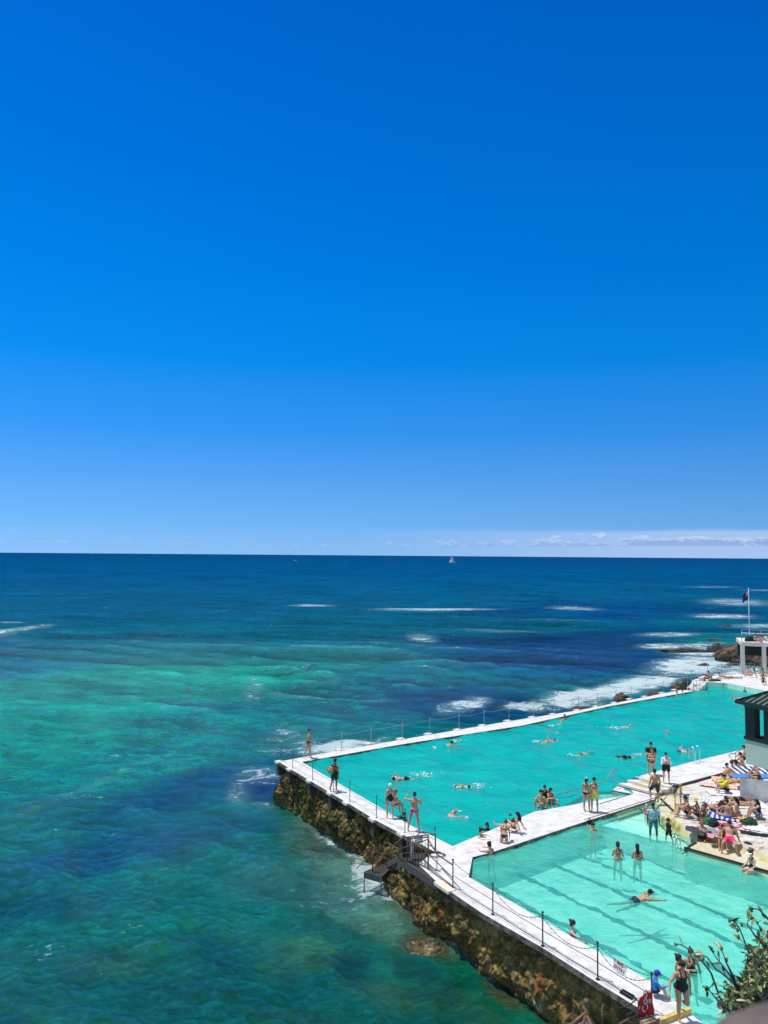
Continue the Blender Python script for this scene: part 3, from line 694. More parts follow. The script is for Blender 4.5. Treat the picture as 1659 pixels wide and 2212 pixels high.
# ---------------------------------------------------------------- painted rock terrace on the right
ledge = [at('C',700,745,.3), at('C',705,705,.3), at('C',745,685,.3), at('C',800,672,.3)]
ledge_low = [at('I',30,1045,-.045), at('I',60,1110,-.045), at('I',250,1235,-.045), at('I',430,1335,-.045), at('I',580,1400,-.045), at('I',760,1420,-.045), at('N',380,1440,-.045), at('N',760,1560,-.045), at('N',1239,1740,-.045)]
ledge_top = [at('I',20,1030,.35), at('I',40,985,.35), at('I',110,960,.35), at('I',200,950,.35)]
TG = {}
def ground(p):
    i = int(round((p.x-TG['x0'])/TG['st'])); j = int(round((p.y-TG['y0'])/TG['st'])); g = TG['z']
    return float(g[min(max(j,0),g.shape[0]-1), min(max(i,0),g.shape[1]-1)])
def make_terrace():
    st_ = .075; gx = np.arange(12.2, 36, st_); gy = np.arange(22, 56, st_)
    X_, Y_ = np.meshgrid(gx, gy); P_ = np.stack([X_.ravel(), Y_.ravel()], 1)
    lw = [(p.x, p.y) for p in ledge_low]; d1 = np.array(lw[-1])-np.array(lw[-2]); d1 /= np.hypot(*d1)
    lw.append(tuple(np.array(lw[-1])+d1*14)); lt = [(p.x, p.y) for p in ledge_top]
    lpoly = lt[::-1]+lw+[(40, 20), (40, 60), (27, 56), (17, 45.2)]
    lp = sdist(P_, lpoly)
    pool = sdist(P_, [(p.x, p.y) for p in near_poly])
    walk = sdist(P_, [(p.x, p.y) for p in (wk_in+wk_out[::-1])])
    V_ = np.stack([P_[:, 0], P_[:, 1], np.zeros(len(P_))], 1)
    nz = np.array([mnoise.fractal(Vector((x*.55, y*.55, .3)), 1, 2, 4) for x, y in P_])
    nz2 = np.array([mnoise.fractal(Vector((x*2.2, y*2.2+x, 2.3)), .9, 2, 4) for x, y in P_])
    z = np.full(len(P_), -.045)+nz*.012
    t = np.clip((lp+.05+nz*.10)/.30, 0, 1); t = t*t*(3-2*t)
    # rougher bare rock bands on the near slope, smooth slab towards the walkway
    rough = np.clip((45.0-(P_[:, 1]+.30*(P_[:, 0]-20)))/4, .15, 1)
    steps = np.round((lp*.9+nz*1.2)*.9)/.9*.06
    z = z+t*(.30+np.clip(lp*.02, 0, .12)+nz*.03*rough+nz2*.022*rough+np.clip(steps, -.06, .14)*rough*.5)
    pin = np.clip((pool+.02)/.10, 0, 1); z = z-pin*.22
    keep_v = ~((walk > .15))
    V_[:, 2] = z
    TG.update(x0=gx[0], y0=gy[0], st=st_, z=z.reshape(len(gy), len(gx)))
    V_[:, 2][walk > -.02] = -.3
    F_ = gridfaces(len(gy), len(gx))
    behind = (P_[:, 1] > 44.3-.3*(P_[:, 0]-17)+8)     # leave the main pool free
    dm = sdist(P_, [(p.x, p.y) for p in main_poly])
    f = (dm[F_] < -.3).all(1) & (pool[F_] < .25).all(1) & keep_v[F_].any(1)
    div = inside(P_, [(p.x, p.y) for p in outline]); f &= ~div[F_].all(1)
    F_ = F_[f]; used = np.unique(F_); mp = -np.ones(len(P_), int); mp[used] = np.arange(len(used))
    o = npmesh('rock_terrace', V_[used], mp[F_], terrace_mat()); me = o.data; o['kind'] = 'structure'
    algae = np.exp(-((lp+.0)/.20)**2)*(1+nz)*(P_[:,0]<23.5); algae = np.maximum(algae, np.exp(-((-pool)/.9)**2)*.32*(lp < 0)+np.clip(.25-lp*.8, 0, .25)*(lp < 0))
    a = me.attributes.new('algae', 'FLOAT', 'POINT'); a.data.foreach_set('value', np.clip(algae, 0, 1)[used].astype(np.float32))
    a = me.attributes.new('rough', 'FLOAT', 'POINT'); a.data.foreach_set('value', (rough*t)[used].astype(np.float32))
def terrace_mat():
    m = bpy.data.materials.new('painted_rock'); nt, N, L, P = nodes(m); P.inputs['Roughness'].default_value = .85
    g = N.new('ShaderNodeNewGeometry')
    def noi(s, d=8, r=.7, di=0, st=(1,1,1)):
        mp = N.new('ShaderNodeMapping'); mp.inputs['Scale'].default_value = st; mp.inputs['Rotation'].default_value = (0,0,radians(25)); L.new(g.outputs['Position'], mp.inputs[0])
        n = N.new('ShaderNodeTexNoise'); n.inputs['Scale'].default_value = s; n.inputs['Detail'].default_value = d; n.inputs['Roughness'].default_value = r; n.inputs['Distortion'].default_value = di
        L.new(mp.outputs[0], n.inputs['Vector']); return n.outputs['Fac']
    def mr(x, a, b, c=0, d=1):
        n = N.new('ShaderNodeMapRange'); n.interpolation_type = 'SMOOTHSTEP'; L.new(x, n.inputs[0]); n.inputs[1].default_value = a; n.inputs[2].default_value = b; n.inputs[3].default_value = c; n.inputs[4].default_value = d; return n.outputs[0]
    def mix(f, a, b):
        n = N.new('ShaderNodeMix'); n.data_type = 'RGBA'; L.new(f, n.inputs[0])
        for i, q in ((6,a),(7,b)):
            if isinstance(q, tuple): n.inputs[i].default_value = (*q, 1)
            else: L.new(q, n.inputs[i])
        return n.outputs[2]
    def mul(a, b):
        n = N.new('ShaderNodeMath'); n.operation = 'MULTIPLY'
        for i, q in enumerate((a,b)):
            if isinstance(q, (int,float)): n.inputs[i].default_value = q
            else: L.new(q, n.inputs[i])
        return n.outputs[0]
    al = N.new('ShaderNodeAttribute'); al.attribute_name = 'algae'; ro = N.new('ShaderNodeAttribute'); ro.attribute_name = 'rough'
    c = mix(mr(noi(.5, 5), .35, .6), (.62,.57,.46), (.66,.64,.59))
    c = mix(mul(mr(noi(1.3, 10, .8, .6, (.35,1,1)), .46, .58), mul(ro.outputs['Fac'], .85)), c, (.40,.35,.27))
    c = mix(mul(mr(noi(3.2, 9, .82, 1.2, (.3,1,1)), .53, .58), mul(ro.outputs['Fac'], .8)), c, (.16,.13,.09))
    c = mix(mul(al.outputs['Fac'], mr(noi(2.5, 6), .3, .55, .25, 1)), c, (.48,.40,.10))
    c = mix(mul(mr(al.outputs['Fac'], .75, 1.1), mr(noi(3.5, 6), .40, .55)), c, (.10,.09,.02))
    L.new(c, P.inputs['Base Color'])
    b = N.new('ShaderNodeBump'); b.inputs['Distance'].default_value = .05; L.new(noi(3.0, 9, .72, .5, (.5,1,1)), b.inputs['Height']); L.new(b.outputs[0], P.inputs['Normal'])
    return m
make_terrace()
bm = bmesh.new(); edge_strip(bm, [p+Vector((0,0,.13)) for p in np_right[6:]], .09, h_=.03); edge_strip(bm, [at('C',1010,955,-.02), at('C',955,985,-.02), at('C',905,1028,-.02)], .10, h_=.012)
edge_strip(bm, [at('C',690,560,-.01), at('C',740,610,-.01), at('C',800,668,-.01)], .10, h_=.03)
edge_strip(bm, [at('C',490,650,-.2), at('C',700,722,-.2)], .05, h_=.01)
finish('black_pool_edge', bm, M_black)['kind'] = 'structure'
# ---------------------------------------------------------------- people
def hexc(h): return tuple(((int(h[i:i+2],16)/255+.055)/1.055)**2.4 if int(h[i:i+2],16) > 10 else int(h[i:i+2],16)/255/12.92 for i in (0,2,4))
SKIN = {k: mat('skin_'+k, c, .55, var=.12, scale=9, spec=.35) for k, c in dict(pale=(.66,.43,.32), fair=(.60,.36,.245), tan=(.50,.27,.16), brown=(.34,.17,.095), dark=(.15,.08,.05), pink=(.64,.32,.23)).items()}
CL = {}
def cloth(h, pat=None):
    k = h+(pat or '')
    if k in CL: return CL[k]
    if pat: m = mat('fabric_'+pat, hexc(h), .8, scale=14 if pat != 'mesh' else 30, col2=dict(floral=(.75,.72,.8), pink=(.45,.12,.4), white=(.7,.7,.7), navy=(.02,.04,.2), leaf=(.02,.12,.14))[pat], thr=(.44,.54), detail=3)
    else: m = mat('fabric_'+h, hexc(h), .75, var=.2, scale=10)
    CL[k] = m; return m
V3 = lambda *a: np.array(a, float)
def nrm(v): v = np.asarray(v, float); return v/max(np.linalg.norm(v), 1e-9)

class Body:
    """one posed figure: bones as segments with radii, grown into one closed skin by a voxel remesh"""
    def __init__(s, pose, h=1.75, w=1.0, fem=False, child=False):
        k = h/1.75; s.k = k; P = pose; s.parts = []; s.seg = {}
        pu, f = nrm(P.get('p', (0,0,1))), nrm(P.get('f', (0,1,0)))
        cu = nrm(P.get('c', P.get('p', (0,0,1)))); cf = P.get('cf', None)
        pr = nrm(np.cross(f, pu)); pf = nrm(np.cross(pu, pr))
        cf = nrm(cf) if cf is not None else nrm(pf-cu*np.dot(pf, cu)); cr = nrm(np.cross(cf, cu)); cf = nrm(np.cross(cu, cr))
        hs = 1.25 if child else 1.0
        L = dict(sp=.50, nk=.072, ua=.295, fa=.25, hd=.17, th=.425, sh=.415)
        if child: L.update(sp=.47, th=.38, sh=.37, ua=.26, fa=.22)
        L = {a: b*k for a, b in L.items()}
        sw = (.165 if fem else .19)*k*w; hw = (.098 if fem else .09)*k*w
        # spine, a curve from pelvis to neck base
        p0 = V3(0,0,0); p1 = p0+pu*L['sp']*.42; p2 = p1+cu*L['sp']*.58
        N_ = 13; sp = []
        for i in range(N_):
            t = i/(N_-1); a = p0+(p1-p0)*t; b = p1+(p2-p1)*t; sp.append(a+(b-a)*t)
        sp = np.array(sp); s.sp = sp
        s.spr = np.array([nrm(pr*(1-t)+cr*t) for t in np.linspace(0,1,N_)])
        s.spu = np.array([nrm(sp[min(i+1,N_-1)]-sp[max(i-1,0)]) for i in range(N_)])
        s.spf = np.array([nrm(np.cross(s.spu[i], s.spr[i])) for i in range(N_)])
        Wd = [.155,.168,.160,.146,.136,.135,.142,.152,.162,.168,.150,.100,.062] if not fem else [.160,.172,.160,.138,.122,.120,.128,.138,.144,.148,.132,.085,.052]
        Dp = [.100,.108,.102,.092,.085,.084,.090,.098,.104,.100,.088,.066,.056]
        if w > 1.12: Dp = [d*1.12 for d in Dp]
        s.Wd = np.array(Wd)*k*w; s.Dp = np.array(Dp)*k*(1+(w-1)*.9)
        rings = []
        for i in range(N_): rings.append((sp[i], s.spr[i], s.spf[i], s.Wd[i], s.Dp[i]))
        # rounded bottom
        rings = [(sp[0]-pu*.115*k, pr, pf, .05*k, .05*k), (sp[0]-pu*.085*k, pr, pf, s.Wd[0]*.72, s.Dp[0]*.75), (sp[0]-pu*.045*k, pr, pf, s.Wd[0]*.93, s.Dp[0]*.93)]+rings
        s.loft(rings)
        if fem:
            for sd in (-1,1): s.ball(sp[8]+s.spr[8]*sd*.068*k+s.spf[8]*.075*k, .062*k)
        for sd in (-1,1): s.ball(sp[0]+pr*sd*.075*k*w-pf*.055*k-pu*.02*k, .098*k*w)
        nb = sp[-1]; hu = nrm(P.get('hu', cu+V3(0,0,.15))); hf = nrm(P.get('hf', cf)); hr = nrm(np.cross(hf, hu)); hf = nrm(np.cross(hu, hr))
        s.tube([nb-cu*.03*k, nb+hu*L['nk']*.9], [.055*k*hs**.5, .050*k*hs**.5])
        s.hu, s.hf, s.hr = hu, hf, hr
        hc = nb+hu*(L['nk']+.105*k*hs)+hf*.018*k; s.hc = hc; R = k*hs; s.R = R
        s.ell(hc+hu*.025*R-hf*.008*R, (.078*R, .096*R, .088*R), hr, hf, hu)
        s.ell(hc-hu*.04*R+hf*.018*R, (.060*R, .068*R, .078*R), hr, hf, hu)
        s.tube([hc+hf*.085*R, hc+hf*.106*R-hu*.03*R], [.010*R, .015*R])
        for sd in (-1,1): s.ell(hc+hr*sd*.078*R-hf*.005*R, (.010*R,.018*R,.028*R), hr, hf, hu)
        def vec(v, sd, r, ff): 
            v = np.asarray(v, float); return nrm(V3(0,0,0)+r*sd*v[0]+V3(0,1,0)*v[1]+V3(0,0,1)*v[2])
        s.hands = {}
        for key, sd in (('r',1),('l',-1)):
            # arms
            a = P.get(key+'a', P.get('a', ((.16,.03,-1),(.06,.14,-1))))
            if callable(a): a = a(sd)
            u, fo = vec(a[0], sd, cr, cf), vec(a[1], sd, cr, cf)
            S0 = sp[-3]+cr*sd*sw-cu*.0*k
            s.tube([sp[-3]+cr*sd*.06*k, S0], [.062*k, .064*k*w**.5])
            E0 = S0+u*L['ua']; H0 = E0+fo*L['fa']; ar = (.84 if fem else 1)*w**.5
            s.tube([S0, S0+u*L['ua']*.35, E0], [.058*k*ar, .052*k*ar, .040*k*ar]); s.tube([E0, E0+fo*L['fa']*.3, H0], [.041*k*ar, .042*k*ar, .027*k*ar])
            s.seg[key+'ua'] = (S0, E0, .05*k*ar); s.seg[key+'fa'] = (E0, H0, .036*k*ar)
            hd = nrm(vec(a[2], sd, cr, cf) if len(a) > 2 else fo); s.hand(H0, hd, nrm(cr*sd), cf, k, sd); s.seg[key+'hd'] = (H0, H0+hd*.17*k, .03*k); s.hands[key] = H0+hd*.08*k
            # legs
            l = P.get(key+'g', P.get('g', ((.10,.02,-1),(0,-.02,-1)))); 
            t, c = vec(l[0], sd, pr, pf), vec(l[1], sd, pr, pf)
            J = sp[0]+pr*sd*hw-pu*.03*k; Kn = J+t*L['th']; An = Kn+c*L['sh']; lw = w**.7*(1.03 if fem else 1)
            s.tube([J, J+t*L['th']*.3, J+t*L['th']*.7, Kn], [.088*k*lw, .083*k*lw, .066*k*lw, .054*k*lw])
            s.tube([Kn, Kn+c*L['sh']*.28, Kn+c*L['sh']*.6, An], [.053*k*lw, .057*k*lw, .046*k*lw, .033*k])
            back = nrm(-(nrm(np.cross(np.cross(t, c), c)) if np.linalg.norm(np.cross(t, c)) > .12 else pf*-1))
            ft = vec(l[2], sd, pr, pf) if len(l) > 2 else nrm(pf-c*np.dot(pf, c)+c*.35 if abs(np.dot(pf, c)) < .8 else pf)
            heel = An-ft*.045*k+c*.035*k; toe = An+ft*.155*k+c*.055*k
            s.tube([heel, An+ft*.05*k+c*.035*k, toe], [.034*k, .036*k, .022*k]); s.tube([An, heel], [.034*k, .032*k])
            sidev = nrm(np.cross(ft, c))
            for q in (-1, 0, 1): s.tube([toe+sidev*q*.022*k-ft*.03*k, toe+sidev*q*.026*k+ft*.03*k], [.017*k, .012*k])
            s.seg[key+'th'] = (J, Kn, .07*k*lw); s.seg[key+'sh'] = (Kn, An, .045*k*lw); s.seg[key+'ft'] = (heel, toe, .03*k)
    def hand(s, H, d, out, cf, k, sd):
        n = out-d*np.dot(out, d); n = nrm(n) if np.linalg.norm(n) > .15 else nrm(cf-d*np.dot(cf, d))      # back of the hand faces outward
        side = nrm(np.cross(n, d))*(-sd)                                                         # towards the thumb
        s.ell(H+d*.045*k, (.040*k, .052*k, .016*k), side, d, n)
        for i, (off, ln) in enumerate(((.031,.070),(.011,.080),(-.010,.074),(-.030,.058))):
            b = H+d*.082*k+side*off*k; m_ = b+nrm(d-n*.18+side*off*1.5)*ln*.5*k; e = m_+nrm(d-n*.55)*ln*.5*k
            s.tube([b, m_, e], [.0105*k, .0100*k, .0085*k], 6)
        tb = H+d*.028*k+side*.032*k; tm = tb+nrm(d*.55+side*.75-n*.15)*.032*k; te = tm+nrm(d*.9+side*.25-n*.3)*.03*k
        s.tube([tb, tm, te], [.0125*k, .0115*k, .0095*k], 6)
    def loft(s, rings, n=18):
        V, F = [], []
        for c, u, v, a, b in rings:
            for i in range(n):
                t = 2*pi*i/n; ct, st = cos(t), sin(t); e = .85
                V.append(c+u*a*math.copysign(abs(ct)**e, ct)+v*b*math.copysign(abs(st)**e, st))
        m = len(rings)
        V += [rings[0][0], rings[-1][0]]
        for j in range(m-1):
            for i in range(n): F.append((j*n+i, j*n+(i+1) % n, (j+1)*n+(i+1) % n, (j+1)*n+i))
        for i in range(n): F.append((m*n, (i+1) % n, i)); F.append((m*n+1, (m-1)*n+i, (m-1)*n+(i+1) % n))
        s.parts.append((V, F))
    def tube(s, pts, rs, n=9):
        pts = [np.asarray(p, float) for p in pts]; rings = []
        d0, d1 = nrm(pts[1]-pts[0]), nrm(pts[-1]-pts[-2])
        seq = [(pts[0]-d0*rs[0]*.95, rs[0]*.3), (pts[0]-d0*rs[0]*.6, rs[0]*.8)]+[(p, r) for p, r in zip(pts, rs)]+[(pts[-1]+d1*rs[-1]*.6, rs[-1]*.8), (pts[-1]+d1*rs[-1]*.95, rs[-1]*.3)]
        a = V3(0,0,1) if abs(d0[2]) < .8 else V3(1,0,0); u = nrm(np.cross(d0, a))
        for i, (p, r) in enumerate(seq):
            d = nrm(seq[min(i+1,len(seq)-1)][0]-seq[max(i-1,0)][0]); u = nrm(u-d*np.dot(u,d)); rings.append((p, u, np.cross(d, u), r, r))
        s.loft(rings, n)
    def ball(s, c, r): s.ell(c, (r,r,r), V3(1,0,0), V3(0,1,0), V3(0,0,1))
    def ell(s, c, r, u, v, w_, n=12):
        rings = [(c+w_*r[2]*sin(a), u, v, r[0]*cos(a)+1e-4, r[1]*cos(a)+1e-4) for a in np.linspace(-1.35, 1.35, 7)]; s.loft(rings, n)
    def rawmesh(s):
        V, F, o = [], [], 0
        for v, f in s.parts:
            V += [tuple(x) for x in v]; F += [tuple(i+o for i in g) for g in f]; o += len(v)
        me = bpy.data.meshes.new('person'); me.from_pydata(V, [], F)
        bm = bmesh.new(); bm.from_mesh(me)
        bmesh.ops.recalc_face_normals(bm, faces=bm.faces); bm.to_mesh(me); bm.free(); return me
    # ---- where on the body is a point: bone name, position along it, torso coordinates
    def classify(s, C):
        names = list(s.seg); D = []; T = []
        for n in names:
            a, b, r = s.seg[n]; ab = b-a; t = np.clip((C-a)@ab/(ab@ab), -.15, 1.1); q = a+np.clip(t,0,1)[:, None]*ab
            D.append(np.linalg.norm(C-q, axis=1)/r); T.append(t)
        D = np.array(D); T = np.array(T)
        ds = np.linalg.norm(C[:, None]-s.sp[None], axis=2); i = ds.argmin(1)
        rel = C-s.sp[i]; lx = (rel*s.spr[i]).sum(1); ly = (rel*s.spf[i]).sum(1); lu = (rel*s.spu[i]).sum(1)
        su = i/12*.5*s.k+lu
        over = np.where(i == 0, np.maximum(0, -lu-.03*s.k)/(.085*s.k), np.where(i == 12, np.maximum(0, lu)/(.08*s.k), 0)); dt = np.sqrt((lx/s.Wd[i])**2+(ly/s.Dp[i])**2+over**2)
        b = D.argmin(0); tb = T[b, np.arange(len(C))]; bone = np.array(names)[b]; dl = D[b, np.arange(len(C))]
        hd = np.linalg.norm(C-s.hc, axis=1) < .125*s.R
        tor = (dt < dl*1.05) | ((np.abs(lx) < s.Wd[i]*.92) & (dt < 2.1) & (su > .2*s.k) & (su < .42*s.k) & (ly > 0) & (dl > 1.25))
        leg = np.array([x[1:] == 'th' for x in bone]); arm = np.array([x[1:] == 'ua' for x in bone])
        tor = np.where(leg & (tb < .06), True, tor); tor = np.where(arm & (tb > .12), False, tor); tor &= ~hd
        tor &= ~np.isin(bone, ['rsh','lsh','rft','lft','rfa','lfa','rhd','lhd']) | (dt < .9)
        return dict(bone=bone, t=tb, torso=tor, x=lx/s.k, y=ly/s.k, u=su/s.k, head=hd, D=D, T=T)

def on(c, b, t0, t1): return ~c['torso'] & ~c['head'] & ((c['bone'] == 'r'+b) | (c['bone'] == 'l'+b)) & (c['t'] >= t0) & (c['t'] <= t1)
WEAR = {
 'briefs':  (lambda c: (c['torso'] & (c['u'] < .055)) | on(c,'th',-.2,.10), .007),
 'bikini':  (lambda c: c['torso'] & (c['u'] < .045) & (c['u'] > -.2) & (np.abs(c['x']) < .075+np.clip(c['u']+.06,0,.2)*1.9), .006),
 'shorts':  (lambda c: (c['torso'] & (c['u'] < .075)) | on(c,'th',-.2,.50), .017),
 'longshorts': (lambda c: (c['torso'] & (c['u'] < .08)) | on(c,'th',-.2,.78), .018),
 'skirt':   (lambda c: (c['torso'] & (c['u'] < .10)) | on(c,'th',-.2,.62), .034),
 'leggings':(lambda c: (c['torso'] & (c['u'] < .08)) | on(c,'th',-.2,1.2) | on(c,'sh',-.2,.3), .008),
 'bra':     (lambda c: (c['torso'] & (c['u'] > .27) & (c['u'] < .365) & ((c['y'] > 0) | (c['u'] < .305))) | (c['torso'] & (c['u'] >= .36) & (np.abs(np.abs(c['x'])-.072) < .016)), .008),
 'bandtop': (lambda c: c['torso'] & (c['u'] > .24) & (c['u'] < .40) & ~((np.abs(c['x']) < .03) & (c['u'] > .37)), .008),
 'onepiece':(lambda c: c['torso'] & ((((c['u'] < .37) & ((c['y'] > -.02) | (c['u'] < .30))) & ((np.abs(c['x']) < .075+np.clip(c['u']+.06,0,.2)*2.2))) | ((c['u'] >= .30) & (np.abs(np.abs(c['x'])-.075) < .022))), .007),
 'tank':    (lambda c: c['torso'] & (c['u'] > -.06) & ((c['u'] < .42) | ((np.abs(c['x']) > .05) & (c['u'] < .53) & (np.abs(c['x']) < .13))), .014),
 'tshirt':  (lambda c: (c['torso'] & (c['u'] > -.08) & (c['u'] < .505)) | on(c,'ua',-.2,.55), .018),
 'rash':    (lambda c: (c['torso'] & (c['u'] > -.08) & (c['u'] < .505)) | on(c,'ua',-.2,1.2) | on(c,'fa',-.2,.95), .010),
 'shawl':   (lambda c: (c['torso'] & (c['u'] > .18) & (c['u'] < .505) & (np.abs(c['x']) > .055)) | (c['torso'] & (c['u'] > .05) & (c['u'] < .505) & (c['y'] < -.02)) | on(c,'ua',-.2,1.2) | on(c,'fa',-.2,.5), .026),
}
def worn(body, V, F, name, kind, mtl, parent, smoothn=None):
    C = V[F].mean(1); c = body.classify(C); fn, off = WEAR[kind]
    m = fn(c)
    if m.sum() < 8: return
    F2 = F[m]; used = np.unique(F2); mp = -np.ones(len(V), int); mp[used] = np.arange(len(used))
    N_ = smoothn[used]; V2 = V[used]+N_*off*body.k; F3 = mp[F2]
    # closed garment: outer skin, inner skin and the hem between them
    e = np.concatenate([F3[:, [0,1]], F3[:, [1,2]], F3[:, [2,3]], F3[:, [3,0]]]); es = set(map(tuple, e)); hem = [(a, b) for a, b in es if (b, a) not in es]
    n = len(V2); hem = np.array([(b, a, a+n, b+n) for a, b in hem]) if hem else np.zeros((0,4), int)
    A = np.concatenate([F3, F3[:, ::-1]+n, hem]); VV = np.concatenate([V2, V[used]-N_*.004*body.k])
    me = npmesh(name, VV, A, mtl, link_it=False)
    o = bpy.data.objects.new(name, me); COL.objects.link(o); o.parent = parent; return o

def cap_shell(b, kind, col, parent):
    """hair, caps and hats shaped round the head, in the body's own frame"""
    R, hc, hu, hf, hr = b.R, b.hc, b.hu, b.hf, b.hr; V, F = [], []
    def W(x, y, z): return hc+hr*x*R+hf*y*R+hu*z*R
    def dome(rx, ry, rz, zc, low, yc=-.008, back=0.0, n=16, m=9, front=.02):
        o = len(V)
        for j in range(m):
            a = (pi/2)*(1-j/(m-1)*1.0)
            for i in range(n):
                t = 2*pi*i/n; y = sin(t); lowz = low+(front-low)*max(0, y)**.7*1.0-back*max(0, -y)
                s_ = j/(m-1); ph = s_*pi*.5
                z = zc+rz*cos(ph)
                if z < zc+.0001: z = zc
                k_ = sin(ph) if s_ < 1 else 1
                V.append(W(rx*k_*cos(t), yc+ry*k_*y, z))
        # skirt of the cap down to the hairline
        for i in range(n):
            t = 2*pi*i/n; y = sin(t); lw = front if y > .35 else low-back*max(0,-y)
            V.append(W(rx*.97*cos(t), yc+ry*.97*y, lw))
        for j in range(m):
            for i in range(n): F.append((o+j*n+i, o+j*n+(i+1) % n, o+(j+1)*n+(i+1) % n, o+(j+1)*n+i))
    name = 'hair'
    def lump(pts, rs, n=8):
        bb = Body.__new__(Body); bb.parts = []; bb.tube([W(*p) for p in pts], [r*R for r in rs], n)
        o = len(V); v, f = bb.parts[0]; V.extend(v); F.extend([tuple(i+o for i in g) if len(g) == 4 else (g[0]+o, g[1]+o, g[2]+o, g[2]+o) for g in f])
    if kind == 'short': dome(.086,.104,.100,.022,-.045, back=.02, front=.075)
    elif kind == 'crop': dome(.083,.101,.096,.024,-.02, back=.03, front=.078)
    elif kind in ('long','tail','bun','curly','ponytail'):
        dome(.090,.108,.104,.022,-.07, back=.03, front=.078)
        if kind == 'long': lump([(0,-.075,.02),(0,-.10,-.10),(0,-.115,-.24),(0,-.10,-.36)], [.062,.078,.070,.030])
        if kind in ('tail','ponytail'): lump([(0,-.10,.03),(0,-.135,-.06),(0,-.125,-.24)], [.03,.034,.014])
        if kind == 'bun': lump([(0,-.09,.09),(0,-.11,.11)], [.042,.036])
        if kind == 'curly':
            rr = random.Random(4)
            for q in range(14): 
                t = q/14*2*pi; lump([(.085*cos(t), -.02+.07*min(.3,sin(t)), -.04+.06*rr.random()), (.11*cos(t), -.03+.1*min(.25,sin(t)), -.11+.05*rr.random())], [.036,.028], 6)
    elif kind == 'swimcap': name = 'swim_cap'; dome(.084,.103,.100,.020,-.030, back=.02, front=.045)
    elif kind == 'legion':
        name = 'hat'; dome(.094,.110,.100,.025,-.02, front=.03); lump([(0,-.08,.0),(0,-.11,-.09),(0,-.12,-.17)], [.07,.085,.06])
    elif kind in ('cap','sunhat','visor','backcap'):
        name = 'hat'; dome(.090,.108,.104 if kind != 'visor' else .06,.022,.0, front=.030)
        rad = {'cap':(.075,.175),'backcap':(.075,.165),'visor':(.16,.24),'sunhat':(.19,.21)}[kind]; o = len(V); n = 20
        for rr_, dz in ((.98,0),(1.0,-.012)):
            for i in range(n+1):
                t = (-.15+1.3*i/n)*pi if kind != 'sunhat' else 2*pi*i/n
                if kind == 'backcap': t += pi
                ca, sa = cos(t), sin(t)
                V.append(W(.088*ca, -.008+.106*sa, .030 if dz == 0 else .026)); 
                ext = max(0, (sa if kind != 'backcap' else -sa)); ext = ext**.6 if kind in ('cap','backcap') else (1 if kind == 'sunhat' else (ext**.35))
                r2x = .088+(rad[0]-.075 if kind in ('cap','backcap') else rad[0]-.088)*ext; r2y = .106+(rad[1]-.106)*ext
                V.append(W(r2x*ca, -.008+r2y*sa, (.030 if dz == 0 else .026)-.02*ext))
        for i in range(n): F.append((o+2*i, o+2*i+1, o+2*i+3, o+2*i+2)); q = o+2*(n+1); F.append((q+2*i, q+2*i+2, q+2*i+3, q+2*i+1)); F.append((o+2*i+1, q+2*i+1, q+2*i+3, o+2*i+3))
    if not V: return
    me = npmesh(name, np.array(V), np.array(F), col, link_it=False)
    o = bpy.data.objects.new(name, me); COL.objects.link(o); o.parent = parent
    if name in ('hat','swim_cap') and kind in ('cap','sunhat','visor','swimcap') : pass
    return o
def face_parts(b, parent, shades=False):
    R, hc, hu, hf, hr = b.R, b.hc, b.hu, b.hf, b.hr
    def W(x, y, z): return Vector(hc+hr*x*R+hf*y*R+hu*z*R)
    M4 = Matrix((Vector(hr), Vector(hf), Vector(hu))).transposed().to_4x4()
    if shades:
        bm = bmesh.new()
        for sd in (-1,1): add_sphere(bm, W(sd*.034,.088,.012), (.028*R,.014*R,.022*R), 8, 6, M=M4)
        add_tube(bm, [W(-.078,.01,.014), W(-.06,.078,.014), W(.06,.078,.014), W(.078,.01,.014)], .005*R, 5)
        o = finish('sunglasses', bm, cloth('101214')); o.parent = parent
    else:
        for sd in (-1,1):
            bm = bmesh.new(); add_sphere(bm, W(sd*.032,.084,.012), (.013*R,.010*R,.008*R), 8, 6, M=M4); o = finish('eye', bm, cloth('2a1c14')); o.parent = parent
    bm = bmesh.new(); add_sphere(bm, W(0,.088,-.058), (.022*R,.008*R,.007*R), 8, 6, M=M4); o = finish('mouth', bm, mat('lips', (.36,.12,.10), .5)); o.parent = parent

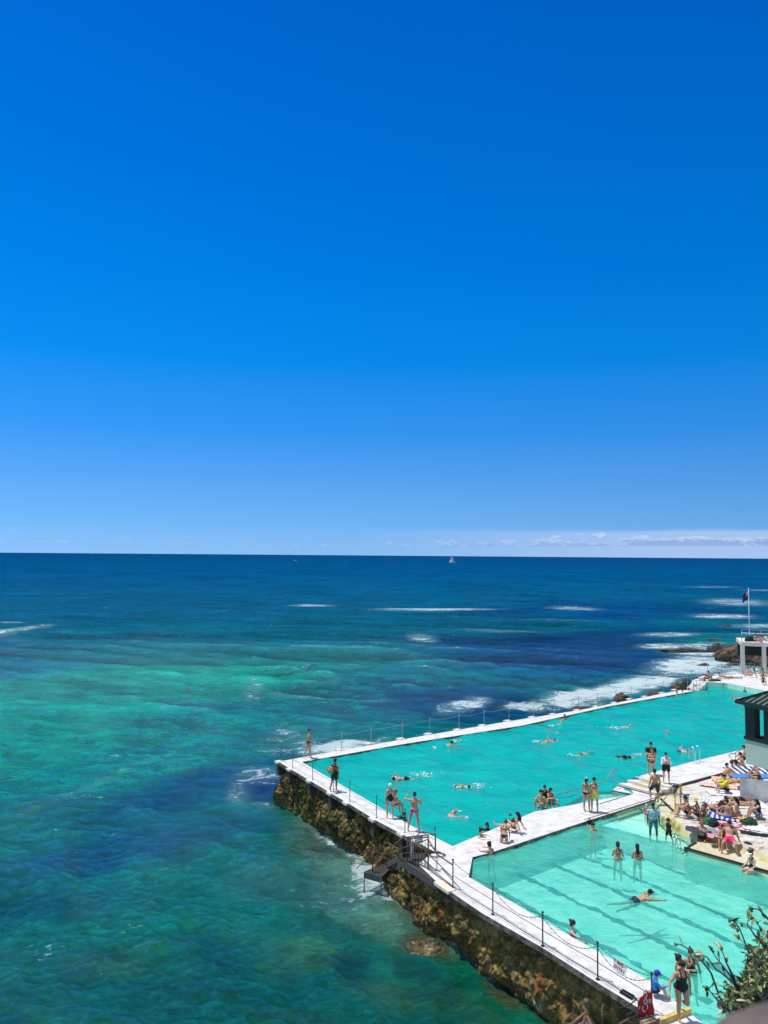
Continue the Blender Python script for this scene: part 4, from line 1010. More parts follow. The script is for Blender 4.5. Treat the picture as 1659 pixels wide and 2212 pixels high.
# ---- poses (limb vectors are: outward, forward, up)
A_DOWN = ((.16,.02,-1),(.05,.16,-1))
POSE = dict(
 stand=dict(a=A_DOWN, rg=((.08,.04,-1),(.02,-.03,-1)), lg=((.12,-.02,-1),(.03,-.05,-1))),
 backview=dict(a=((.22,-.02,-1),(-.05,.18,-1)), rg=((.10,0,-1),(.05,-.02,-1)), lg=((.10,.06,-1),(0,-.05,-1))),
 walk=dict(c=(0,.05,1), ra=((.18,-.28,-1),(.08,.0,-1)), la=((.16,.25,-1),(.05,.5,-1)), rg=((.05,.36,-1),(0,.02,-1)), lg=((.05,-.28,-1),(0,-.55,-1),(0,.5,-.8))),
 wide=dict(a=((.30,.10,-1),(.10,.2,-1)), g=((.24,0,-1),(.18,-.02,-1))),
 hands=dict(a=((.30,.25,-1),(-.55,.75,.15)), rg=((.08,.03,-1),(.02,-.03,-1)), lg=((.12,-.02,-1),(.03,-.05,-1))),
 folded=dict(a=((.25,.3,-1),(-.8,.55,.25)), rg=((.08,.03,-1),(.02,-.03,-1)), lg=((.12,-.02,-1),(.03,-.05,-1))),
 camera=dict(ra=((.25,.55,-.65),(-.15,.25,1)), la=((.75,.45,-.05),(-.35,.5,.7)), rg=((.16,.05,-1),(.10,-.02,-1)), lg=((.26,-.04,-1),(.20,-.04,-1)), hf=(0,1,-.1)),
 step=dict(c=(0,.12,1), ra=((.2,-.05,-1),(.1,.15,-1)), la=((.2,.15,-1),(.0,.5,-1)), rg=((.05,.85,-.55),(0,-.1,-1)), lg=((.05,-.10,-1),(0,-.1,-1))),
 run=dict(c=(0,.12,1), ra=((.75,.15,-.75),(.35,.55,-.7)), la=((.30,-.15,-1),(.02,.1,-1)), lg=((.05,.22,-1),(0,-1,-.18),(0,-.2,-1)), rg=((-.05,.02,-1),(-.05,-.12,-1))),
 bend=dict(p=(0,.25,1), c=(0,.75,.75), a=((.15,.35,-1),(.0,.25,-1)), g=((.12,-.05,-1),(.06,-.05,-1)), hu=(0,.8,.45), hf=(0,.5,-1)),
 sitk=dict(p=(0,-.18,1), c=(0,.32,1), a=((.22,.72,-.45),(-.45,.75,.12)), g=((.12,.80,.62),(.04,.30,-.95),(0,1,-.1)), hf=(0,1,-.35)),
 sitk2=dict(p=(0,-.10,1), c=(0,.22,1), ra=((.25,.65,-.6),(-.35,.8,.2)), la=((.35,-.3,-.9),(.1,-.1,-1)), rg=((.08,.72,.70),(.02,.25,-.97),(0,1,-.1)), lg=((.35,.85,.35),(-.25,.35,-.75),(0,1,-.1)), hf=(0,1,-.3)),
 cross=dict(p=(0,-.05,1), c=(0,.22,1), a=((.25,.45,-.85),(-.15,.95,-.25)), g=((.80,.72,.08),(-1,-.12,-.16),(-.4,.7,0)), hf=(0,1,-.4)),
 kneel=dict(p=(0,.05,1), c=(0,.15,1), a=((.15,.2,-1),(-.1,.6,-.8)), g=((.14,.95,-.10),(0,-1,-.14),(0,-1,-.05)), hf=(0,1,-.3)),
 recline=dict(p=(0,-.70,.75), c=(0,-.42,.9), a=((.25,-.55,-.85),(.2,-.35,-.95),(.2,-.8,-.3)), rg=((.12,.85,.35),(.05,.45,-.85),(0,.9,-.3)), lg=((.15,.95,-.02),(.02,1,-.04),(0,.5,.8)), hu=(0,.1,1), hf=(0,1,-.1)),
 lounge=dict(p=(0,-.65,.75), c=(0,-.45,.9), ra=((.35,-.55,-.75),(.0,.65,-.75)), la=((.35,-.35,-.85),(.3,.2,-.85)), g=((.36,.92,-.12),(.12,-.05,-1),(.3,.9,-.2)), hu=(0,.1,1), hf=(-.4,1,-.1)),
 edge=dict(p=(0,-.05,1), c=(0,.15,1), a=((.25,.3,-1),(-.2,.85,-.2)), g=((.14,.98,-.12),(.03,-.05,-1)), hf=(0,1,-.35)),
 back=dict(p=(0,-1,.03), f=(0,0,1), c=(0,-1,.10), a=((.4,.8,-.12),(.1,1,-.0)), g=((.12,1,-.03),(.02,1,-.02),(0,.4,.9)), hu=(0,-1,.15), hf=(0,.1,1)),
 backk=dict(p=(0,-1,.03), f=(0,0,1), c=(0,-1,.14), a=((.5,.7,-.14),(-.5,.7,.35)), rg=((.10,.72,.72),(.02,.40,-.92),(0,1,-.1)), lg=((.14,.62,.78),(.02,.55,-.84),(0,1,-.1)), hu=(0,-.9,.35), hf=(0,.25,1)),
 front=dict(p=(0,-1,.02), f=(0,0,-1), c=(0,-1,.12), a=((.5,-.7,-.15),(-.5,-.8,.05)), g=((.14,1,-.04),(.04,1,-.02),(0,1,-.2)), hu=(0,-1,.2), hf=(.8,0,-.35)),
 prop=dict(p=(0,-1,.05), f=(0,0,-1), c=(0,-.8,.5), a=((.25,-.15,-1),(-.1,-1,-.1)), g=((.14,1,-.05),(.04,1,.03),(0,1,-.2)), hu=(0,-.3,1), hf=(0,-1,.1)),
 crawl=dict(p=(0,1,.05), f=(0,0,-1), c=(0,1,.03), ra=((.35,.55,.75),(.10,.95,-.35)), la=((.25,.75,-.5),(.05,.4,-.9)), rg=((.08,-1,-.08),(.02,-1,-.12),(0,-1,-.1)), lg=((.10,-1,-.22),(.02,-1,.02),(0,-1,-.1)), hu=(0,1,.12), hf=(.7,.2,-.6)),
 crawl2=dict(p=(0,1,.05), f=(0,0,-1), c=(0,1,.06), ra=((.2,.95,.1),(.05,1,-.15)), la=((.55,-.2,.6),(.2,.7,.2)), rg=((.08,-1,-.05),(.02,-1,-.08),(0,-1,-.1)), lg=((.10,-1,-.18),(.02,-1,-.04),(0,-1,-.1)), hu=(0,1,.15), hf=(-.7,.2,-.4)),
 breast=dict(p=(0,1,.22), f=(0,.2,-1), c=(0,1,.34), a=((.35,.95,-.05),(.30,1,-.02)), g=((.22,-1,-.22),(.18,-1,-.06),(.3,-1,-.1)), hu=(0,.55,.85), hf=(0,1,-.1)),
 tread=dict(a=((.6,.3,-.5),(.2,.9,-.1)), g=((.2,.3,-1),(.1,-.4,-1))),
 reach=dict(ra=((.65,.75,-.25),(.55,.85,-.12)), la=((.3,.1,-1),(-.1,.4,-.8)), g=((.14,.04,-1),(.05,-.05,-1))),
 lean=dict(c=(0,.15,1), a=((.55,.75,-.1),(-.45,.8,-.02)), g=((.12,-.1,-1),(.05,-.3,-1)), hf=(0,1,-.1)),
 phone=dict(a=((.28,.35,-.95),(-.35,.75,.55)), rg=((.08,.03,-1),(.02,-.03,-1)), lg=((.12,-.02,-1),(.03,-.05,-1)), hf=(0,1,-.45)),
 hold=dict(a=((.30,.6,-.6),(-.15,.6,.8)), g=((.12,.04,-1),(.05,-.05,-1))),
)
HAIRC = dict(black='0c0a09', brown='2b180e', dark='1b110b', blond='8a6434', grey='8f8a82', red='5a2a14', none=None)
JOBS = []
def person(at_, z, head, pose, label, skin='tan', h=1.75, fem=False, wear=(), hair=('short','dark'), w=1.0, dz=None, child=False, face=False, shades=False, vox=None, group=None, mod=None, lean=0):
    """at_: ground point; head: bearing faced (0 away from the sea cliff, 90 to the right); dz: pelvis height above z for people in water"""
    P = dict(POSE[pose]); P.update(mod or {})
    b = Body(P, h, w, fem, child); me = b.rawmesh()
    o = bpy.data.objects.new('person', me); COL.objects.link(o)
    m = o.modifiers.new('r', 'REMESH'); m.mode = 'VOXEL'; m.voxel_size = vox or .0135; m.use_smooth_shade = True
    m2 = o.modifiers.new('s', 'SMOOTH'); m2.factor = .5; m2.iterations = 3
    o.rotation_euler = (0, 0, -radians(head)); loc = Vector(at_)
    o.location = (loc.x, loc.y, z)
    tag(o, label, 'person', group)
    JOBS.append((o, b, skin, wear, hair, dz, z, face, shades)); return o
def run_people():
    dg = bpy.context.evaluated_depsgraph_get(); done = []
    for j in JOBS: done.append(bpy.data.meshes.new_from_object(j[0].evaluated_get(dg), depsgraph=dg))
    for (o, b, skin, wear, hair, dz, z, face, shades), me in zip(JOBS, done):
        old = o.data; o.modifiers.clear(); o.data = me; bpy.data.meshes.remove(old); me.name = 'person'
        me.materials.clear(); me.materials.append(SKIN[skin])
        n = len(me.vertices); V = np.empty(n*3, np.float32); me.vertices.foreach_get('co', V); V = V.reshape(-1,3).astype(float)
        nn = np.empty(n*3, np.float32); me.vertices.foreach_get('normal', nn); nn = nn.reshape(-1,3).astype(float)
        ls = np.empty(len(me.polygons), np.int32); me.polygons.foreach_get('loop_total', ls)
        li = np.empty(len(me.loops), np.int32); me.loops.foreach_get('vertex_index', li)
        F = li.reshape(-1, 4) if (ls == 4).all() else None
        if dz is None: o.location.z = z-V[:, 2].min()-.004
        else: o.location.z = z+dz
        if F is not None:
            for nm, kind, col in wear: worn(b, V, F, nm, kind, col, o, nn)
        if hair: cap_shell(b, hair[0], cloth(HAIRC.get(hair[1], hair[1])), o)
        if len(hair or ()) > 2:
            cap_shell(b, hair[2], cloth(HAIRC.get(hair[3], hair[3])), o)
        if face: face_parts(b, o, shades)
# ---------------------------------------------------------------- who is there
def pp(r, x, y, z, head, pose, label, **k):
    if z == .33:
        q = at(r, x, y, .36); z = ground(q)+.01; return person(q, z, head, pose, label, **k)
    return person(at(r, x, y, z), z, head, pose, label, **k)
blk = cloth('0d0e11'); nvy = cloth('121830')
T = .33           # the terrace
# on the left walkway
pp('A',272,472,0, 100,'walk','barefoot man in small black briefs striding along the far corner of the sea wall', skin='tan', h=1.82, wear=[('swim_briefs','briefs',blk)], hair=('short','dark'), face=True)
bp = pp('A',443,690,0, 35,'walk','man in black tank top and shorts with a tan backpack, standing on the left walkway', skin='brown', h=1.76, wear=[('tank_top','tank',blk),('shorts','longshorts',blk)], hair=('short','black'), mod=dict(ra=A_DOWN, la=((.2,.1,-1),(-.3,.7,-.3)), rg=((.05,.05,-1),(0,0,-1)), lg=((.05,-.2,-1),(0,-.45,-1))))
pp('A',805,866,0, 345,'backview','woman in white swim cap and navy cross-back swimsuit with her back to the camera', skin='fair', h=1.70, fem=True, w=1.05, wear=[('swimsuit','onepiece',nvy)], hair=('swimcap','e4dfd8'))
pp('A',836,846,0, 60,'edge','sunburnt woman sitting on the pool edge behind the one in the white cap', skin='tan', h=1.62, fem=True, wear=[('bikini_top','bra',cloth('5a2a20')),('bikini_bottom','bikini',cloth('5a2a20'))], hair=('tail','blond'))
pp('A',905,872,WM, 250,'lean','dark haired child in the main pool holding on to the left edge', skin='tan', h=1.3, child=True, wear=[('rash_vest','rash',cloth('1f4a38'))], hair=('short','black'), dz=-.25)
pp('A',965,952,0, 12,'camera','man in a dark cap and pink patterned briefs photographing the pool', skin='tan', h=1.84, w=1.05, wear=[('swim_briefs','briefs',cloth('8a3070','pink'))], hair=('crop','dark','swimcap','16203c'))
# main pool
def swim(r, x, y, head, pose, label, dz=-.04, **k): return pp(r, x, y, WM, head, pose, label, dz=dz, **k)
swim('A',905,607, 275,'crawl','front crawl swimmer in black shorts heading left near the left edge', skin='tan', wear=[('swim_shorts','shorts',blk)], hair=('short','black'))
swim('A',1318,662, 272,'crawl2','pale crawl swimmer with one bent arm in the middle of the main pool', skin='fair', wear=[('swim_briefs','briefs',cloth('20262c'))], hair=('crop','brown'))
swim('A',1160,392, 68,'breast','dark haired swimmer heading right just below the far walkway', skin='tan', wear=[('swim_shorts','shorts',blk)], hair=('short','black'), dz=-.10)
swim('A',1175,870, 48,'breast','bald sunburnt man doing breaststroke near the sharp corner of the main pool', skin='pink', wear=[('swim_briefs','briefs',cloth('8a7f94'))], hair=('swimcap','c08074'), h=1.8, w=1.1, dz=-.07)
swim('A',1440,942, 200,'tread','swimmer in a black top treading water off the divider', skin='brown', wear=[('rash_vest','rash',blk)], hair=('long','black'), fem=True, dz=-.42)
swim('A',1588,850, 20,'tread','swimmer almost under water showing only the top of the head', skin='tan', hair=('swimcap','5c7a80'), dz=-.62)
pp('A',1392,998,WM, 120,'lean','woman in the main pool resting her arms on the divider', skin='fair', fem=True, wear=[('bikini_top','bra',cloth('40241c'))], hair=('bun','dark'), dz=-.28)
pp('A',1610,958,0, 300,'recline','woman with long dark hair reclining on the divider, legs stretched to the left', skin='fair', fem=True, h=1.68, wear=[('bikini_top','bra',blk),('bikini_bottom','bikini',blk)], hair=('long','black'))
pp('A',1612,942,WM, 210,'lean','head and shoulders of a bather in the water behind the reclining woman', skin='fair', fem=True, hair=('bun','dark'), dz=-.25)
pp('A',1552,1114,-.60, 20,'bend','woman in a dark teal bikini bending forward in the near pool beside the divider', skin='tan', fem=True, h=1.66, wear=[('bikini_top','bra',cloth('101418')),('bikini_bottom','bikini',cloth('0f3038'))], hair=('bun','brown'))
pp('A',1462,1105,WN, 320,'lean','dark haired woman in the near pool with elbows up on the divider corner', skin='tan', fem=True, wear=[('bikini_bottom','bikini',cloth('c06a8a'))], hair=('bun','black'), dz=-.22)
swim('B',422,362, 200,'tread','bather facing the camera by the far edge, farther of two', skin='brown', hair=('short','black'), dz=-.35)
swim('B',385,390, 75,'crawl2','swimmer moving right, just in front of the bather at the far edge', skin='fair', hair=('short','black'), dz=-.10)
swim('B',375,440, 268,'crawl','crawl swimmer heading left, above the one with the dark head', skin='tan', hair=('short','black'), dz=-.08)
swim('B',315,494, 62,'crawl2','crawl swimmer heading right with a dark head and splashing feet', skin='tan', hair=('short','black'), dz=-.05)
swim('B',775,405, 60,'crawl','pale crawl swimmer with the raised arm in the far middle of the pool', skin='fair', hair=('crop','blond'), dz=-.10)
swim('B',1048,455, 60,'crawl2','crawl swimmer in a dark top at the far right of the pool', skin='tan', hair=('short','black'), wear=[('rash_vest','tank',blk)], dz=-.06)
swim('B',520,570, 66,'crawl','red haired crawl swimmer with the right arm stretched ahead in mid pool', skin='tan', hair=('crop','red'), wear=[('swim_shorts','briefs',cloth('a04038'))], dz=-.06)
swim('B',815,592, 270,'crawl2','crawl swimmer in a black wetsuit top heading left towards the divider steps', skin='tan', hair=('short','black'), wear=[('rash_vest','rash',blk)], dz=-.04)
swim('B',1118,556, 78,'crawl2','swimmer in blue trunks beside the chrome pool ladder', skin='fair', hair=('short','black'), wear=[('swim_shorts','shorts',cloth('12308a'))], dz=-.05)
for x, y, hd, lab in ((1105,212,160,'leftmost of three dark heads along the far edge'),(1142,200,250,'middle bather of three resting an arm on the far edge'),(1173,190,140,'rightmost of three bathers below the platform steps')):
    swim('B',x,y,hd,'lean' if x > 1110 else 'tread',lab, skin='tan', hair=('short','black'), dz=-.38)
swim('B',1492,232, 300,'crawl2','swimmer at the far end next to the green pavilion roof', skin='pink', hair=('swimcap','54708a'), dz=-.05)
# steps into the main pool
pp('B',285,912,-.28, 240,'sitk2','man with wet hair sitting lowest on the pool steps below the handrail', skin='tan', hair=('short','black'), h=1.75)
pp('B',303,880,-.28, 200,'sitk2','dark haired bather in the middle of the three on the pool steps', skin='tan', hair=('short','black'), wear=[('top','tank',blk)])
pp('B',334,888,-.28, 160,'sitk2','woman in a red bikini top, rightmost of the three on the pool steps', skin='tan', fem=True, h=1.62, hair=('long','dark'), wear=[('bikini_top','bra',cloth('902820')),('bikini_bottom','bikini',blk)])
# on the divider and the steps
pp('B',556,922,0, 40,'backview','woman in a white cap and black bikini standing on the divider', skin='tan', fem=True, h=1.74, wear=[('bikini_top','bandtop',blk),('bikini_bottom','bikini',blk)], hair=('tail','dark','cap','e8e6e0'))
pp('B',604,922,0, 215,'folded','woman in a black cap with a yellow towel skirt on the divider', skin='tan', fem=True, h=1.72, wear=[('bikini_top','bra',blk),('towel_skirt','skirt',cloth('d8cf62'))], hair=('tail','black','cap','101216'))
pp('B',948,695,ZW, 185,'folded','man in black top, black cap and dark red shorts at the step top', skin='tan', h=1.86, w=1.12, wear=[('tank_top','tshirt',blk),('shorts','shorts',cloth('701020'))], hair=('short','black','cap','0c0d10'), face=True)
pp('B',955,712,.30, 200,'folded','woman with curly fair hair and tan bikini between the two men on the steps', skin='fair', fem=True, h=1.66, wear=[('bikini_top','bra',cloth('6a4030')),('bikini_bottom','bikini',cloth('6a4030'))], hair=('curly','blond'))
pp('B',975,872,.0, 350,'step','bare-chested man in dark grey shorts going up the steps, one leg raised', skin='tan', h=1.84, w=1.04, wear=[('shorts','longshorts',cloth('30343a'))], hair=('short','dark'), mod=dict(rg=A_DOWN, lg=((.15,.7,-.8),(.05,-.3,-1))))
pp('B',1040,748,ZW, 190,'phone','woman in sunglasses with a white shirt over her shoulders and a black skirt', skin='fair', fem=True, h=1.70, w=1.05, wear=[('bikini_top','bra',cloth('c0909a')),('shirt','shawl',cloth('dcd9d2')),('skirt','skirt',blk)], hair=('short','dark','cap','18191c'), face=True, shades=True)
# terrace
pp('C',872,600,T, 300,'stand','little boy in a tan cap and light blue shorts beside the short handrail', skin='tan', h=1.12, child=True, wear=[('shorts','shorts',cloth('8fb2c4'))], hair=('short','dark','cap','b09070'))
pp('C',935,722,T, 285,'sitk','man in navy shorts sitting hugging his knees at the left end of the rock ledge', skin='tan', h=1.80, wear=[('shorts','shorts',nvy)], hair=('short','dark'))
pp('C',1028,742,T, 285,'sitk2','person in a yellow sunhat half hidden behind the man in navy shorts', skin='brown', fem=True, h=1.68, wear=[('shorts','shorts',nvy)], hair=('short','dark','sunhat','d8c060'))
pp('C',1092,738,T, 240,'kneel','girl in a white cap and red bikini top behind the fair haired woman', skin='tan', fem=True, h=1.55, wear=[('bikini_top','bandtop',cloth('a03848')),('bikini_bottom','bikini',cloth('a03848'))], hair=('tail','dark','cap','dedad2'))
pp('C',1060,862,T, 30,'kneel','fair haired woman in a black bikini bottom kneeling with her bare back to the camera', skin='tan', fem=True, h=1.70, wear=[('bikini_bottom','briefs',blk)], hair=('curly','blond'))
pp('C',1298,738,T, 10,'cross','man with bare back and blue shorts sitting on the blue striped towel', skin='tan', h=1.80, wear=[('shorts','briefs',cloth('3a62c4'))], hair=('short','dark'))
pp('C',1385,722,T, 300,'kneel','long haired woman in a grey bikini leaning on the man in blue shorts', skin='fair', fem=True, h=1.66, wear=[('bikini_top','bandtop',cloth('8a8c90')),('bikini_bottom','bikini',cloth('8a8c90'))], hair=('long','black'))
pp('C',1570,742,T, 285,'sitk','woman in a light blue cap, black vest and blue and white patterned skirt', skin='fair', fem=True, h=1.68, w=1.25, wear=[('vest','tank',blk),('patterned_skirt','skirt',cloth('1a2c6e','floral'))], hair=('long','black','cap','6f9cc8'), mod=dict(a=((.3,.7,-.3),(-.3,.2,1))))
pp('C',1215,672,T, 95,'backk','man in black shorts lying back with knees up on a striped towel', skin='tan', h=1.82, wear=[('shorts','longshorts',blk)], hair=('short','dark'), mod=dict())
pp('C',1370,628,T, 92,'front','sunbather lying face down full length below the grey block, farther of the two', skin='tan', h=1.76, fem=True, wear=[('bikini_bottom','bikini',blk)], hair=('long','black'))
pp('C',1400,598,T, 92,'back','thin sunbather lying on the far side of the one face down below the block', skin='brown', h=1.74, wear=[('shorts','shorts',blk)], hair=('short','black'))
pp('C',1255,912,T, 205,'sitk','woman in a black cap and black swimsuit sitting with arms on her knees', skin='tan', fem=True, h=1.72, wear=[('swimsuit','onepiece',blk)], hair=('tail','blond','cap','14161a'))
person(at('F',1576,1846,-.045)+Vector((.42,.91,0))*.42, -.045, 205,'lounge','muscular man in bright pink shorts leaning back at the rock edge', skin='tan', h=1.84, w=1.10, wear=[('shorts','shorts',cloth('e8206a'))], hair=('short','dark'), dz=.56, face=True, shades=True)
pp('C',1518,1212,-.05, 255,'edge','woman in a white sun visor and black swimsuit on the near pool edge', skin='pale', fem=True, h=1.68, wear=[('swimsuit','onepiece',blk)], hair=('bun','dark','visor','eceae6'), dz=.10)
pp('C',1282,512,T, 275,'sitk','man in black shorts with a yellow towel over his arms', skin='fair', h=1.78, wear=[('shorts','shorts',blk),('yellow_towel','shawl',cloth('d8d020'))], hair=('short','dark'))
pp('C',1345,372,T, 285,'sitk2','woman in a striped bikini leaning forward beside the kerb of the walkway', skin='tan', fem=True, h=1.66, wear=[('bikini_top','bra',cloth('40281c')),('bikini_bottom','bikini',cloth('40281c'))], hair=('bun','black'))
pp('C',1385,362,T, 280,'sitk','dark haired man hunched in the middle of the group by the walkway kerb', skin='tan', h=1.78, wear=[('shorts','shorts',blk)], hair=('curly','black'))
pp('C',1425,305,T, 280,'sitk2','broad backed man at the top of the group under the curled handrail', skin='tan', h=1.82, wear=[('shorts','shorts',cloth('2a2c34'))], hair=('short','black'))
pp('C',1380,418,T, 95,'front','man in grey shorts lying face down behind the yellow towel', skin='tan', h=1.78, wear=[('shorts','shorts',cloth('8c8078'))], hair=('short','dark'))
pp('C',1330,398,T, 110,'recline','sunbather in tan trunks with legs stretched to the kerb', skin='fair', h=1.72, wear=[('shorts','briefs',cloth('9a7a58'))], hair=('short','dark'))
pp('C',1560,372,1.56, 270,'cross','man sitting cross-legged on the blue towel on the raised grey block', skin='tan', h=1.76, wear=[('shorts','shorts',cloth('30241c'))], hair=('short','dark'))
pp('C',1700,520,.7, 275,'edge','seated person at the right border of whom only the bent legs show', skin='brown', h=1.78, wear=[('shorts','shorts',cloth('d8d4cc'))], hair=('short','dark'), dz=.40)
pp('C',1455,205,ZW, 300,'cross','sunbather bent over half hidden by the pale pavilion wall', skin='tan', h=1.7, wear=[('shorts','shorts',blk)], hair=('short','black'))
# near pool
pp('C',625,948,-.45, 195,'stand','bearded man in a pale blue T-shirt and patterned shorts wading on the shallow shelf', skin='dark', h=1.80, w=1.1, wear=[('t_shirt','tshirt',cloth('9fb8c8')),('shorts','longshorts',cloth('4c8a90','leaf'))], hair=('short','black'), face=True)
pp('C',765,975,-.45, 250,'walk','small boy in a black rash suit wading towards the left', skin='brown', h=1.25, child=True, wear=[('rash_suit','rash',blk),('swim_shorts','longshorts',blk)], hair=('short','black'))
pp('C',566,778,-.38, 30,'stand','toddler in an orange float vest and pale blue hat behind the man in the T-shirt', skin='fair', h=.98, child=True, wear=[('float_vest','tshirt',cloth('e04820')),('shorts','shorts',cloth('6a90b0'))], hair=('short','brown','legion','8fb4bc'))
kid = pp('C',80,845,WN, 150,'hold','man in the water below the divider lifting a small child', skin='tan', h=1.74, hair=('short','black'), dz=-.42)
pp('C',48,800,WN, 200,'edge','small child in a pale blue hat being held up by the man in the water', skin='fair', h=.85, child=True, wear=[('swim_vest','rash',nvy)], hair=('short','brown','legion','a8c4cc'), dz=.02)
pp('C',305,1105,WN, 10,'hands','woman with a high ponytail and brown bikini seen from behind, waist deep', skin='tan', fem=True, h=1.70, wear=[('bikini_top','bra',cloth('3a1c16')),('bikini_bottom','bikini',cloth('3a1c16'))], hair=('ponytail','brown'), dz=-.02)
pp('C',482,1125,WN, 10,'folded','woman with long loose black hair seen from behind, waist deep in the near pool', skin='tan', fem=True, h=1.70, wear=[('bikini_top','bra',cloth('2a1c14')),('bikini_bottom','bikini',cloth('2a1c14'))], hair=('long','black'), dz=-.02)
pp('D',895,358,WN, 75,'breast','dark haired man in blue-black trunks gliding across the near pool, arms ahead', skin='tan', h=1.80, wear=[('swim_shorts','shorts',cloth('18303c'))], hair=('short','black'), dz=-.06)
pp('D',522,575,WN, 105,'reach','woman in a pale teal swimsuit stretching one arm over the water near the left edge', skin='fair', fem=True, h=1.70, wear=[('swimsuit','onepiece',cloth('5a9a98'))], hair=('bun','brown'), dz=-.18, face=True, shades=True)
pp('D',1138,775,WN, 100,'hands','rosy shouldered woman touching the arm of the one in black in the near pool', skin='pink', fem=True, h=1.64, wear=[('swimsuit','onepiece',blk)], hair=('bun','dark'), dz=-.20)
pp('D',1212,780,WN, 185,'folded','woman in a black V-neck swimsuit standing waist deep behind the walking woman', skin='tan', fem=True, h=1.70, w=1.12, wear=[('swimsuit','onepiece',blk)], hair=('bun','brown'), dz=-.02, face=True, mod=dict(la=((.3,.1,-1),(.1,.2,-1))))
pp('J',585,1668,0, 170,'run','woman in a black one-piece striding off the kerb at the bottom of the walkway', skin='tan', fem=True, h=1.70, w=1.2, wear=[('swimsuit','onepiece',cloth('101014'))], hair=('bun','brown'), face=True, shades=True, vox=.012)
pp('J',255,1345,0, 100,'sitk2','child in a royal blue hat and bright blue sun shirt sitting on the pool edge', skin='fair', h=1.25, child=True, wear=[('sun_shirt','rash',cloth('1874c8')),('shorts','shorts',nvy)], hair=('short','brown','cap','1034b0'), vox=.012)
# far platform
pp('E',775,1505,ZP, 100,'backk','sunbather in black shorts with raised knees, leftmost on the far platform', skin='tan', h=1.76, wear=[('shorts','shorts',blk)], hair=('short','dark'))
pp('E',830,1512,ZP, 80,'sitk2','sunbather leaning back next to the leftmost one on the far platform', skin='brown', h=1.74, wear=[('shorts','briefs',cloth('80301c'))], hair=('short','black'))
pp('E',1050,1482,ZP, 95,'prop','sunbather in mustard shorts lying on the far platform edge, left one of the pair', skin='tan', h=1.72, wear=[('shorts','briefs',cloth('b09858'))], hair=('short','dark'))
pp('E',1150,1472,ZP, 90,'front','sunbather in red trunks lying face down, right one of the pair', skin='tan', h=1.74, wear=[('shorts','briefs',cloth('a01828'))], hair=('short','dark'))
pp('E',1432,1462,ZP, 300,'recline','sunbather with bent legs between the white columns and the pool', skin='tan', fem=True, h=1.70, wear=[('bikini_top','bra',cloth('c8b8a8')),('bikini_bottom','bikini',cloth('c8b8a8'))], hair=('tail','black'))
pp('E',1395,1432,ZP, 240,'cross','sunbather sitting just behind the one with bent legs near the white columns', skin='fair', h=1.72, wear=[('shorts','shorts',cloth('d8d4cc'))], hair=('short','dark'))
pp('E',1590,1445,ZP, 190,'cross','sunbather seen from the front beside the folding chair on the far platform', skin='tan', fem=True, h=1.68, wear=[('bikini_top','bra',cloth('702018'))], hair=('bun','black'))
pp('E',1592,1560,ZP, 200,'sitk2','woman in black leaning on one arm, nearest of the people on the far platform', skin='tan', fem=True, h=1.68, wear=[('swimsuit','onepiece',blk)], hair=('long','black'))
ZT = 4.05
pp('E',1478,965,ZT, 100,'cross','sunbather sitting beside dark bags on the upper deck, leftmost there', skin='tan', h=1.74, wear=[('shorts','shorts',cloth('30201c'))], hair=('short','black'))
pp('E',1555,972,ZT, 260,'cross','sunbather in red sitting in the middle of the upper deck', skin='tan', fem=True, h=1.68, wear=[('swimsuit','onepiece',cloth('8a1c20'))], hair=('tail','dark'))
pp('E',1638,985,ZT, 280,'sitk','sunbather in a white shirt hugging the knees at the right of the upper deck', skin='tan', h=1.72, wear=[('shirt','tshirt',cloth('dcdad4'))], hair=('short','dark'))
run_people()
# ---------------------------------------------------------------- railings
def local(parent, o):
    return o
def railing(name, label, cat, posts, ph, mtl, rails=(), chains=(), r=.022, knob=True, rr=.012, base=True, group=None):
    root = empty(name, posts[0], label, cat, group)
    tops = []
    for p in posts:
        bm = bmesh.new(); add_tube(bm, [p, p+Vector((0,0,ph))], r, 8)
        if knob: add_sphere(bm, p+Vector((0,0,ph+.02)), r*1.9, 8, 6)
        if base: add_tube(bm, [p, p+Vector((0,0,.02))], r*3, 8)
        finish('post', bm, mtl, root)
    for h in rails:
        bm = bmesh.new()
        for a, b in zip(posts, posts[1:]): add_tube(bm, [a+Vector((0,0,h)), a.lerp(b,.5)+Vector((0,0,h-.015)), b+Vector((0,0,h))], rr, 6)
        finish('rail', bm, mtl, root)
    for a, b, h0, h1, sag in chains:
        bm = bmesh.new(); n = 26
        for i in range(n):
            t0, t1 = i/n, (i+.8)/n
            q = [a.lerp(b, t)+Vector((0,0,(h0*(1-t)+h1*t)-sag*4*t*(1-t))) for t in (t0, t1)]
            add_tube(bm, q, .008 if i % 2 else .014, 5)
        finish('chain', bm, mtl, root)
    return root
PA = [at(*p) for p in PL]; PB = [at(*p) for p in PL2]
up = Vector((0,0,1))
railing('sea_wall_railing', 'thin dark post and rail fence along the left sea wall, far stretch to the stairs', 'railing', PA+[at('A',1100,1090)], 1.08, M_iron, rails=(.55,.98), rr=.009, r=.019)
railing('sea_wall_railing', 'black ball-topped posts with drooping chains along the near stretch of the sea wall', 'railing', PB, 1.10, M_iron, rails=(.12,.52), rr=.011,
        chains=[(a, b, 1.04, 1.04, .12) for a, b in zip(PB, PB[1:])]+[(a, b, .98, 1.02, .42) for a, b in zip(PB[1:], PB[2:])], r=.024)
PF = [('A',280,455),('A',490,422),('A',682,383),('A',885,350),('A',1066,318),('A',1257,290),('A',1420,262),('A',1583,232),('B',234,348),('B',361,330),('B',508,305),('B',623,282),('B',735,260),('B',828,237),('B',920,222),('B',1025,200),('B',1100,180)]
